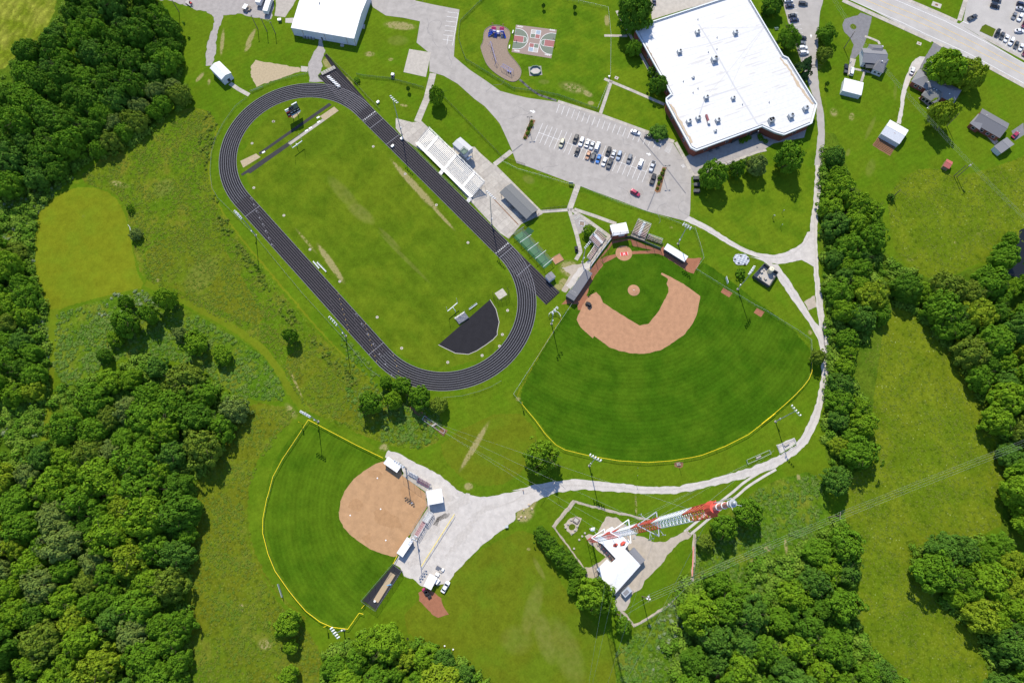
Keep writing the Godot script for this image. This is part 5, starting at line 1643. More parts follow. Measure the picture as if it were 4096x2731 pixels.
	for i in 12:
		var t := -.4 + 2.6 * i / 12.0
		var u := -.4 + 2.6 * (i + 1) / 12.0
		hnn.face(Vector3(cos(t) * 2.6, .2, -sin(t) * 2.6), Vector3(cos(u) * 2.6, .2, -sin(u) * 2.6), Vector3(cos(u) * 2.6, 2.2, -sin(u) * 2.6), Vector3(cos(t) * 2.6, 2.2, -sin(t) * 2.6), Vector3(cos(t), 0, -sin(t)))
	obj("net", hnn, M.black_net, hn)
	# walled tank yard
	var tk := thing("tank_yard", "dark block-walled equipment yard by the gravel fork", "equipment yard", v3(Vector2(110.7, -118.9)))
	var tor := Vector2(tk.position.x, tk.position.z)
	var tq := pv([110.4,-123.4,115.9,-119.2,111.5,-112.8,105.1,-117.8])
	for i in 4:
		var s := mb()
		s.beam(v3(tq[i] - tor, 1.1), v3(tq[(i + 1) % 4] - tor, 1.1), .25, 2.2)
		obj("wall", s, M.steel_dark, tk)
	var tf := mb()
	tf.flat(PackedVector2Array([tq[0] - tor, tq[1] - tor, tq[2] - tor, tq[3] - tor]), .06)
	obj("floor", tf, M.stone, tk)
	var tt := thing("water_tank", "cream round-topped tank inside the block-walled yard", "tank", v3(Vector2(112.9, -120.3), .06))
	var tc := mb()
	tc.tube(Vector3.ZERO, Vector3(0, 3.0, 0), 1.15, 1.15, 20)
	obj("shell", tc, M.tank, tt)
	var td := mb()
	td.ball(Vector3(0, 3.0, 0), Vector3(1.15, .4, 1.15), 20)
	obj("dome", td, M.tank, tt)
	var tl := mb()
	tl.tube(Vector3(0, 3.3, 0), Vector3(0, 3.55, 0), .22, .22, 12)
	obj("lid", tl, M.stone, tt)
	for p in [[Vector2(109.3, -120.3), 1.1, .8], [Vector2(108.5, -117.8), .9, 1.1], [Vector2(110.7, -117), 1.0, .7], [Vector2(110.4, -121.2), .7, .5]]:
		var s := mb()
		s.box(Vector3(0, p[2] * .5, 0), Vector3(p[1], p[2], p[1]))
		var c := thing("equipment_crate", "pale crate stored on the floor of the block-walled yard", "crate", v3(p[0], .06), .4, "crates in the tank yard")
		obj("body", s, M.tank, c)
		var l := mb()
		l.box(Vector3(0, p[2] + .03, 0), Vector3(p[1] + .08, .06, p[1] + .08))
		obj("lid", l, M.stone, c)
	# tarpaulin weighted with tyres
	var tp_ := thing("tarpaulin", "crumpled silver tarpaulin weighted with tyres by the gravel drive", "tarpaulin", v3(Vector2(101.1, -126.1)))
	var ts := mb()
	var outl := ragged(disc(Vector2.ZERO, 1.0, 12), .2, .2, 61)
	for i in 22:
		for j in 22:
			var q := []
			var ok := true
			for c in [[0, 0], [1, 0], [1, 1], [0, 1]]:
				var u := Vector2((i + c[0]) / 11.0 - 1.0, (j + c[1]) / 11.0 - 1.0)
				if absf(u.x) + absf(u.y) * .55 > 1.25: ok = false
				q.append(Vector3(u.x * 3.5, .15 + .35 * absf(sin(u.x * 7.0 + u.y * 3.0) * cos(u.y * 8.0 - u.x * 4.0)) + .3 * (1.0 - u.length()), u.y * 2.6))
			if ok: ts.face(q[0], q[1], q[2], q[3], Vector3.UP)
	obj("sheet", ts, M.tarp, tp_)
	for p in [Vector2(101, -127.7), Vector2(98.3, -126.1), Vector2(104, -126.5), Vector2(102.4, -123.7), Vector2(99.8, -124.3)]:
		tyre(p, "black tyre weighing down the silver tarpaulin", "tyres on the tarpaulin", .4)
	# upright white sign board in foul ground
	var sb := thing("sign_board", "tall narrow white board standing in right foul ground", "sign board", v3(Vector2(93.1, -115.3)))
	var sp := mb()
	sp.beam(Vector3(-.3, 2.6, -1.5), Vector3(.3, 2.6, 1.5), .12, 1.8)
	obj("board", sp, M.sign_white, sb)
	for z in [-1.2, 1.2]:
		var l := mb()
		l.tube(Vector3(z * .2, 0, z), Vector3(z * .2, 2.0, z), .06)
		obj("post", l, M.steel_dark, sb)
	# letters laid in stone and a framed bed in the gravel triangle
	sheet("gravel_bed", [28.55,-149.78,29.69,-149.3,36.37,-143.07,32.27,-140.06,29.36,-138.17,28.54,-139.43,27.04,-147.22], "gravel_grey", .03, .1, 62)
	var ls := thing("letter_stone", "pale stone panel with dark letters set in the gravel triangle", "stone panel", v3(Vector2(29.42, -146.9)), .55)
	var lb := mb()
	lb.box(Vector3(0, .08, 0), Vector3(3.3, .1, 1.5))
	obj("panel", lb, M.concrete_c, ls)
	var tx := lettering("DCHS", .95, "steel_grey", ls, Vector3(0, .14, 0), Basis(Vector3.UP, PI) * Basis(Vector3.RIGHT, -PI / 2))
	var fb := thing("stone_bed", "square flower bed edged with white stones in the gravel triangle", "flower bed", v3(Vector2(31.39, -143.77)), -.15)
	var fm := mb()
	fm.box(Vector3(0, .08, 0), Vector3(1.9, .1, 1.7))
	obj("mulch", fm, M.mulch, fb)
	for i in 24:
		var t := TAU * i / 24.0
		var s := mb()
		var e := Vector2(cos(t), sin(t)) * 1.15 / maxf(absf(cos(t)), absf(sin(t)))
		s.ball(Vector3(e.x, .12, e.y), Vector3(.2, .14, .17), 6)
		obj("stone", s, M.paint_white, fb)

func tyre(p: Vector2, label: String, group: String, y := 0.0) -> void:
	var t := thing("tyre", label, "tyre", v3(p, y), 0, group)
	var s := mb()
	for i in 14:
		var a := TAU * i / 14
		var b := TAU * (i + 1) / 14
		s.tube(Vector3(cos(a) * .3, .12, sin(a) * .3), Vector3(cos(b) * .3, .12, sin(b) * .3), .12, .12, 6, false)
	obj("tread", s, M.rubber, t)

# ---------- softball ground
func make_softball() -> void:
	dugout("dugout", "softball dugout with a white roof at the upper end of the infield", Vector2(-51.13, -36.63), Vector2(-45.59, -32.94), Vector2(-43.86, -35.55), 2.7, M.steel_dark, M.white_metal)
	dugout("dugout", "softball dugout with a white roof at the lower end of the infield", Vector2(-41.77, -1.07), Vector2(-37.98, -6.9), Vector2(-40.4, -8.3), 2.7, M.steel_dark, M.white_metal)
	var cs := thing("concession_stand", "white flat-roofed stand behind the softball home plate", "stand", v3(Vector2(-30.51, -23.7)))
	var k := block(cs, Vector2(-32.58, -20.28), Vector2(-26.67, -21.37), Vector2(-27.83, -26.71), 3.6, .1, M.white_wall, M.white_metal, 0, .4)
	opening(cs, k, 0, .5, 1.4, 2.4, 1.1, "window", "paint_white", "steel_dark")
	opening(cs, k, 0, -1.8, 1.05, .9, 2.1, "door", "paint_white", "steel_dark")
	var specs := [
		["silver three-row bleacher beside the upper softball dugout", Vector2(-41.7, -32.38), Vector2(-38.08, -30.46), Vector2(-41.02, -33.68), "aluminium", "aluminium", 3],
		["maroon bleacher between the upper softball dugout and the stand", Vector2(-38.05, -29.66), Vector2(-32.96, -26.88), Vector2(-37.07, -31.28), "maroon", "seat_pink", 4],
		["silver bleacher just below the softball stand", Vector2(-35.03, -14.87), Vector2(-32.78, -18.55), Vector2(-32.94, -13.54), "aluminium", "aluminium", 5],
		["maroon bleacher beside the lower softball dugout", Vector2(-38.05, -9.31), Vector2(-35.02, -14.68), Vector2(-36.28, -8.32), "maroon", "seat_pink", 4]]
	for s in specs:
		var o := thing("bleacher", s[0], "bleacher", v3(s[1]))
		stand(o, s[1], s[2], s[3] - s[1], s[6], .7, 1.8, [M[s[4]]], M[s[5]], M.galv, [], 1, M.galv)
	sheet("bleacher_pad", [-43.7,-32.06,-42.71,-34.28,-41.81,-32.46,-33.67,-27.26,-34.09,-25.67], "concrete_b", .045)
	sheet("bleacher_pad", [-32.8,-20.16,-31.74,-18.6,-37.72,-8.57,-39.54,-9.33,-36.75,-13.94], "concrete_b", .045)
	# backstop of posts and mesh
	fence("softball_backstop", "tall chain-link backstop around the softball home plate", [-43.7,-32.06,-39,-28.78,-34.09,-25.6,-33.31,-19.96,-36.39,-14.91,-39.44,-9.79], 4.5, "steel_grey", "chain_link", 3.2)
	# pitching lane: mat, rails, dummy
	var pl := thing("pitching_mat", "long tan pitching mat inside the black fenced lane", "mat", v3(Vector2(-48.56, 9.9), .055), 1.03)
	var s0 := mb()
	s0.box(Vector3(0, .03, 0), Vector3(11.6, .05, 2.1))
	obj("mat", s0, M.tan_mat, pl)
	var sc := thing("pitching_screen", "teal pitching screen lying on the tan mat", "screen", v3(Vector2(-46.86, 8.99), .12), .3)
	var st := mb()
	st.box(Vector3(0, .06, 0), Vector3(1.7, .1, .3))
	st.box(Vector3(.6, .06, .2), Vector3(.5, .1, .25))
	obj("frame", st, M.sign_blue, sc)
	var bk := thing("ball_bucket", "white ball bucket at the lower end of the pitching lane", "bucket", v3(Vector2(-51.86, 14.81), .05))
	var sb := mb()
	sb.tube(Vector3.ZERO, Vector3(0, .5, 0), .32, .4, 14)
	obj("pail", sb, M.paint_white, bk)
	var sl := mb()
	sl.tube(Vector3(0, .5, 0), Vector3(0, .55, 0), .43, .43, 14)
	obj("lid", sl, M.paint_white, bk)
	fence("lane_fence", "grey netted fence round the softball pitching lane", [-45.51,1.53,-41.94,4.02,-51.09,18.11,-56.58,14.63,-45.51,1.53], 3.2, "steel_grey", "black_net", 3.6)
	# little open shelter with carts
	var sh := thing("cart_shelter", "white roofed cart shelter at the edge of the gravel", "shelter", v3(Vector2(-30.98, 7.89)))
	var ks := block(sh, Vector2(-33.44, 9.27), Vector2(-30.5, 10.79), Vector2(-28.15, 6.36), 2.6, .15, M.white_wall, M.white_metal, 0, .15, 2.3)
	for x in [-1, 1]:
		for z in [-1, 1]:
			var p := mb()
			p.beam(ks.g * Vector3(x * ks.hx, 0, z * ks.hz), ks.g * Vector3(x * ks.hx, 2.6, z * ks.hz), .14)
			obj("post", p, M.wood_grey, sh)
	# things lying by the shelter
	var pile := [[Vector2(-28.14, 3.09), 2.1, .25, 1.4, "pad_blue", "dark blue mat lying on the gravel above the cart shelter"], [Vector2(-26.48, 3.54), .9, .7, 1.1, "paint_white", "white bin standing beside the dark blue mat"], [Vector2(-27.32, 4.2), 1.4, .4, .8, "concrete_b", "pale crate between the blue mat and the shelter"], [Vector2(-28.54, 5.24), 1.5, .6, 1.1, "paint_white", "white chest freezer beside the cart shelter"]]
	for p in pile:
		var o := thing("stored_box", p[5], "box", v3(p[0]), -.5)
		var b := mb()
		b.box(Vector3(0, p[2] * .5, 0), Vector3(p[1], p[2], p[3]))
		obj("body", b, M[p[4]], o)
		var l := mb()
		l.box(Vector3(0, p[2] + .03, 0), Vector3(p[1] * .92, .05, p[3] * .92))
		obj("lid", l, M[p[4]], o)

# ---------- guyed broadcast mast and its compound
func make_mast() -> void:
	var base := Vector2(30.3, -7.4)
	var o := thing("broadcast_mast", "tall guyed lattice mast banded red and white with a pink antenna tube", "mast", v3(base))
	var R := 1.28
	var leg := func(i: int, y: float) -> Vector3: return Vector3(cos(1.0 + TAU * i / 3.0) * R, y, sin(1.0 + TAU * i / 3.0) * R)
	var bands := [[0.0, 21.0, "tower_red"], [21.0, 46.0, "tower_white"], [46.0, 74.0, "tower_red"], [74.0, 102.0, "tower_white"], [102.0, 129.0, "tower_red"], [129.0, 156.0, "tower_white"], [156.0, 170.0, "tower_red"]]
	for bd in bands:
		var m: Material = M[bd[2]]
		var n := int(round((bd[1] - bd[0]) / 2.9))
		for i in 3:
			var s := mb()
			s.tube(leg.call(i, bd[0]), leg.call(i, bd[1]), .11, .11, 6)
			obj("mast_leg", s, m, o)
		for j in n:
			var y0: float = lerpf(bd[0], bd[1], j / float(n))
			var y1: float = lerpf(bd[0], bd[1], (j + 1.0) / n)
			var s := mb()
			for i in 3:
				s.beam(leg.call(i, y0), leg.call((i + 1) % 3, y0), .08)
				s.beam(leg.call(i, y0), leg.call((i + 1) % 3, y1), .075)
			obj("bracing", s, m, o)
	var lad := mb()
	for x in [-.25, .25]: lad.beam(Vector3(x, 1, .3), Vector3(x, 169, .3), .06)
	for j in 85: lad.beam(Vector3(-.25, 1 + j * 1.96, .3), Vector3(.25, 1 + j * 1.96, .3), .04)
	obj("ladder", lad, M.galv, o)
	for q in [[.3, -.3, .04]]:
		var f := mb()
		f.tube(Vector3(q[0], 3, q[1]), Vector3(q[0], 168, q[1]), q[2], q[2], 5)
		obj("feed_line", f, M.steel_dark, o)
	var cap := mb()
	for i in 3: cap.face3(leg.call(i, 170), leg.call((i + 1) % 3, 170), Vector3(0, 170.9, 0), Vector3.UP)
	cap.tube(Vector3(0, 169.6, 0), Vector3(0, 171.4, 0), 1.2, .8, 12)
	obj("top_plate", cap, M.tower_red, o)
	var an := mb()
	an.tube(Vector3(0, 171, 0), Vector3(0, 179.6, 0), .42, .42, 16)
	var at := obj("antenna_tube", an, M.tower_pink, o)
	for y in [173.2, 176.0, 178.8]:
		var r := mb()
		r.tube(Vector3(0, y, 0), Vector3(0, y + .3, 0), .5, .5, 16)
		obj("clamp_ring", r, M.tower_white, at)
	var la := mb()
	for x in [-.18, .18]: la.beam(Vector3(x, 170, -.75), Vector3(x, 180, -.75), .05)
	for j in 18: la.beam(Vector3(-.18, 170.4 + j * .54, -.75), Vector3(.18, 170.4 + j * .54, -.75), .04)
	obj("antenna_ladder", la, M.galv, o)
	var bc := mb()
	bc.tube(Vector3(0, 179.6, 0), Vector3(0, 180.1, 0), .55, .55, 16)
	bc.ball(Vector3(0, 180.5, 0), Vector3(.34, .5, .34), 10)
	obj("beacon", bc, M.galv, o)
	for i in 4:
		var s := mb()
		var a := TAU * i / 4 + .4
		s.tube(Vector3(cos(a) * .5, 180, sin(a) * .5), Vector3(cos(a) * 1.0, 180.9, sin(a) * 1.0), .03, .02, 5)
		obj("lightning_rod", s, M.tower_white, o)
	# torque frames, dishes and panel antennas
	for fr in [[83.0, 3.6, "tower_white"], [33.0, 3.2, "tower_white"], [122.0, 3.0, "galv"]]:
		var s := mb()
		for i in 3:
			var a: Vector3 = Vector3(cos(1.0 + TAU * i / 3.0), 0, sin(1.0 + TAU * i / 3.0)) * fr[1] + Vector3.UP * fr[0]
			var b: Vector3 = Vector3(cos(1.0 + TAU * (i + 1) / 3.0), 0, sin(1.0 + TAU * (i + 1) / 3.0)) * fr[1] + Vector3.UP * fr[0]
			s.beam(a, b, .2)
			s.beam(a, leg.call(i, fr[0] - 1.5), .12)
		obj("star_mount", s, M[fr[2]], o)
	for d in [[30.0, -1.9, -2.4, 1.0, "tower_white"], [58.0, 1.2, 2.7, .9, "tower_red"], [67.0, 2.0, 2.5, 1.1, "tower_red"]]:
		var c := Vector3(d[1], d[0], d[2])
		var out := Vector3(d[1], 0, d[2]).normalized()
		var s := mb()
		s.tube(c - out * .1, c + out * .55, d[3] * .55, d[3], 18)
		s.tube(c + out * .55, c + out * 1.1, d[3], .1, 18)
		var ds := obj("dish", s, M[d[4]], o)
		var br := mb()
		br.beam(c - out * .1, Vector3(d[1] * .4, d[0], d[2] * .4), .1)
		obj("bracket", br, M.galv, ds)
	for d in [[118.0, .9, 2.9], [122.0, -.5, 3.3], [126.0, 1.8, 2.4], [108.0, -1.4, 2.6], [124.0, -2.6, -2.0]]:
		var s := mb()
		var c := Vector3(d[1], d[0], d[2])
		s.tube(c - Vector3.UP * 1.6, c + Vector3.UP * 1.6, .09)
		s.beam(c, Vector3(d[1] * .45, d[0], d[2] * .45), .09)
		obj("whip_antenna", s, M.galv, o)
	# guy ropes to three anchors, off two anchor blocks each
	var anchors := [Vector2(-27.4, -49.3), Vector2(94.3, -36.6), Vector2(23.6, 63.4)]
	var outer := [Vector2(-36.5, -55.1), Vector2(105.5, -42.0), Vector2(22.6, 75.0)]
	for i in 3:
		for y in [58.0, 84.0, 125.0, 165.0]:
			var e: Vector2 = anchors[i] if y < 100 else outer[i]
			var best := leg.call(0, y) as Vector3
			for j in 3:
				var c: Vector3 = leg.call(j, y)
				if (c + v3(base)).distance_to(v3(e)) < (best + v3(base)).distance_to(v3(e)): best = c
			var s := mb()
			cable(s, best, v3(e - base, 1.0), .013, .008)
			obj("guy_rope", s, M.wire, o)
	# anchor pens
	for a in [["rail pen of a guy anchor in the scrub below the trees", [-35.8,-56.1,-27.2,-50.2,-27.8,-48.8,-36.7,-54.6]], ["rail pen of a guy anchor beside the gravel drive", [94,-38.1,103.7,-42.1,104.2,-40.7,94.5,-36.6]], ["rail pen of a guy anchor on a gravel bed by the drive bend", [107.2,-44,114.3,-46.9,115,-44.9,108.1,-40.9]]]:
		var q := pv(a[1])
		var p := thing("anchor_pen", a[0], "pen", v3(q[0]))
		for i in 4:
			var s := mb()
			for y in [.5, 1.1]: s.tube(v3(q[i] - q[0], y), v3(q[(i + 1) % 4] - q[0], y), .05)
			obj("rail", s, M.galv, p)
			var t := mb()
			t.tube(v3(q[i] - q[0], 0), v3(q[i] - q[0], 1.3), .06)
			obj("post", t, M.galv, p)
		var blk := mb()
		blk.box(v3((q[0] + q[2]) * .5 - q[0], .3), Vector3(2.2, .6, .7), .5)
		obj("anchor_block", blk, M.concrete_b, p)
	sheet("anchor_gravel", [107,-44.2,114.6,-47.3,115.3,-45.2,108,-40.7], "gravel", .02, .3, 71)
	sheet("anchor_soil", [-43.7,-60.5,-35.8,-57.1,-26.4,-50.2,-27.8,-47.8,-37.2,-54.1], "soil", .018, .8, 72)
	# transmitter building: white L-shaped roof with one sloping strip
	var tb := thing("transmitter_building", "white L-shaped transmitter building at the foot of the mast", "building", v3(Vector2(41.03, -2.64)))
	var org := Vector2(tb.position.x, tb.position.z)
	var fl := PackedVector2Array()
	for p in pv([38.59,-12.31,44.96,-6.3,43.19,-4.05,46.06,-1.16,36.21,8.81,31.47,7.07,33.46,4.95,32.02,3.4,36.14,-0.37,37.59,1.06,39.49,-0.5,33.65,-6.83,36.46,-11.1]): fl.append(p - org)
	var rf := mb()
	rf.prism(fl, 3.4, 3.6)
	obj("roof", rf, M.white_metal, tb)
	var ins: PackedVector2Array = Geometry2D.offset_polygon(fl, -.3)[0]
	var wl := mb()
	wl.walls(ins, 0, 3.4)
	obj("wall", wl, M.white_wall, tb)
	var sl := []
	for p in pv([46.06,-1.16,36.21,8.81]): sl.append(p - org)
	for p in pv([38.4,12.41,48.9,1.85]): sl.append(p - org)
	var sr := mb()
	for t in [0.0, .12]: sr.face(v3(sl[0], 3.48 + t), v3(sl[1], 3.48 + t), v3(sl[2], 2.8 + t), v3(sl[3], 2.8 + t), Vector3.UP)
	obj("lean_to_roof", sr, M.white_metal, tb)
	var lw := mb()
	var si := PackedVector2Array([sl[0], sl[1], sl[2].lerp(sl[1], .06), sl[3].lerp(sl[0], .06)])
	lw.walls(si, 0, 2.75)
	obj("lean_to_wall", lw, M.white_wall, tb)
	for i in 5:
		var s := mb()
		var c: Vector2 = sl[2].lerp(sl[3], .15 + i * .18)
		s.box(v3(c, 1.2), Vector3(.9, 1.6, .12), .85)
		obj("door", s, M.steel_grey, tb)
	# grey annex and pallets of transformer gear
	var ax := thing("annex", "grey flat-roofed annex on the side of the transmitter building", "annex", v3(Vector2(47.93, -1.31)))
	block(ax, Vector2(44.75, -3), Vector2(48.75, 1.72), Vector2(50.52, -0.24), 3.0, .12, M.steel_grey, M.shingle, 0, .1)
	var gn := thing("generator", "grey boxed generator on a slab at the end of the lean-to", "generator", v3(Vector2(43.24, 11.51)), .72)
	var gb := mb()
	gb.box(Vector3(0, 1.2, 0), Vector3(3.6, 1.8, 2.2))
	obj("housing", gb, M.galv, gn)
	var gs := mb()
	gs.box(Vector3(0, .15, 0), Vector3(5.0, .3, 3.2))
	obj("slab", gs, M.concrete_b, gn)
	var gt := mb()
	gt.box(Vector3(-.3, 2.13, 0), Vector3(2.2, .06, 1.4))
	obj("hatch", gt, M.shingle, gn)
	sheet("compound_slab", [39.17,13.57,41.4,12.8,45.89,10.74,45.22,13.06,42.5,18.16,38.96,18.16], "concrete_b", .04)
	var ld := thing("equipment_rack", "rusty red pipe rack along the notch of the transmitter building", "rack", v3(Vector2(36.62, -3.7)), -.87)
	for i in 6:
		var s := mb()
		s.box(Vector3(-4.0 + i * 1.6, .6, (i % 2) * .3), Vector3(1.1, 1.2, 1.0))
		obj("cabinet", s, M.stone if i % 2 else M.wood_grey, ld)
		var r := mb()
		r.beam(Vector3(-4.6 + i * 1.7, 2.0, -1.2), Vector3(-4.6 + i * 1.7, 2.0, 1.2), .12)
		r.beam(Vector3(-4.6 + i * 1.7, 0, -1.1), Vector3(-4.6 + i * 1.7, 2.0, -1.1), .1)
		r.beam(Vector3(-4.6 + i * 1.7, 0, 1.1), Vector3(-4.6 + i * 1.7, 2.0, 1.1), .1)
		obj("hoop", r, M.tower_red, ld)
	var pp := mb()
	for z in [-.5, .1, .6]: pp.tube(Vector3(-5, 2.1, z), Vector3(4.6, 2.1, z), .12)
	obj("pipe", pp, M.wood_grey, ld)
	# old footing of a removed tank, in the grass
	sheet("bare_footing", [20,-13.3,22.1,-14.8,24.9,-16.4,27.2,-15.3,26.2,-13.1,25.6,-10.8,23.3,-9.3,21.5,-10.8], "gravel_tan", .018, .5, 73)
	var fg := mb()
	fg.flat(smooth(pv([22,-12.6,23.4,-13.7,25,-12.8,24.3,-11.1,22.4,-11.1]), 2), .026)
	struct("footing_grass", fg, M.outer_grass)
	for p in Z_list([20.9,-12.1,21.9,-13.4,23.1,-15.1,25.5,-12.6,24.5,-11.2,23.5,-10]):
		var s := mb()
		s.tube(Vector3.ZERO, Vector3(0, .5, 0), .45, .4, 12)
		var e := thing("footing_stump", "round concrete stump in the ring of old footings", "footing", v3(p), 0, "stumps of the old footings ring")
		obj("stump", s, M.concrete_c, e)
		var c := mb()
		c.tube(Vector3(0, .5, 0), Vector3(0, .62, 0), .1, .1, 8)
		obj("bolt", c, M.steel_grey, e)
	for p in Z_list([26.1,-7.5,27.3,-8.8,28.4,-10,30.6,-11.5,24,-4.2]):
		var s := mb()
		s.tube(Vector3.ZERO, Vector3(0, .45, 0), .42, .38, 12)
		var e := thing("footing_stump", "round concrete stump on the grass near the mast foot", "footing", v3(p), 0, "stumps near the mast foot")
		obj("stump", s, M.concrete_c, e)
		var c := mb()
		c.tube(Vector3(0, .45, 0), Vector3(0, .57, 0), .1, .1, 8)
		obj("bolt", c, M.steel_grey, e)
	var fb := thing("timber_pit", "small timber frame beside the ring of footings", "frame", v3(Vector2(25.1, -14.9)), -.6)
	var ff := mb()
	for s in [[0, .9, 2.2, .3], [0, -.9, 2.2, .3], [1.0, 0, .3, 1.5], [-1.0, 0, .3, 1.5]]: ff.box(Vector3(s[0], .3, s[1]), Vector3(s[2], .6, s[3]))
	obj("frame", ff, M.wood_grey, fb)
	var fp := mb()
	fp.box(Vector3(0, .3, 0), Vector3(1.6, .2, 1.4))
	obj("panel", fp, M.stone, fb)
	var rl := mb()   # long red pipe on the fence line
	var rp := pv([70.23,-5.04,68.84,5.94])
	rl.tube(v3(rp[0], .3), v3(rp[1], .3), .22, .22, 8)
	var ro := obj("red_pipe", rl, M.tower_pink)
	tag(ro, "long faded red pipe lying along the compound fence", "pipe")
	sheet("fence_strip", [15.6,-12.6,24.1,-22.7,25.5,-22.1,39.8,-18.4,55.8,-14.8,57.1,-13.7,55.3,-14.2,39.7,-17.5,25,-21.4,16.9,-12.2,22.3,-4.7,28,3.1,27.3,3.1,20.9,-5.6], "gravel_tan", .017, .5, 74)
	sheet("fence_strip", [70.6,-10,71.7,-9.5,70.6,1.4,69.2,7.8,65.3,11.2,57.7,17.7,52.2,20.6,45.8,24,39.9,17.5,40.8,17,45.9,23,51.8,19.9,57.3,17,64.7,10.8,68.1,7,69.2,1.4], "gravel_tan", .017, .5, 75)
	fence("compound_fence", "chain-link fence round the mast compound", [28.8,5.3,20.9,-5.6,16.3,-12.4,24.4,-22.2,39.8,-18,55.7,-14.4], 2.2, "steel_grey", "chain_link", 3.0)
	fence("compound_fence", "chain-link fence on the lower right side of the mast compound", [68,-11.6,71,-9.5,70,1.4,68.5,7.4,57.3,17.5,52.2,20.4,45.8,23.6,39.3,17], 2.2, "steel_grey", "chain_link", 3.0)

# a hanging wire
func cable(b: MB, p: Vector3, q: Vector3, r: float, sag: float, n := 10) -> void:
	var prev := p
	for i in range(1, n + 1):
		var t := i / float(n)
		var c := p.lerp(q, t) - Vector3.UP * sag * p.distance_to(q) * 4.0 * t * (1.0 - t)
		b.tube(prev, c, r, r, 4, false)
		prev = c

# ---------- houses at the upper right
func roof_vents(o: Node3D, pts: Array, y: float) -> void:
	for p in pts:
		var s := mb()
		s.box(v3(p - Vector2(o.position.x, o.position.z), y), Vector3(.5, .4, .5), .5)
		obj("roof_vent", s, M.white_metal, o)

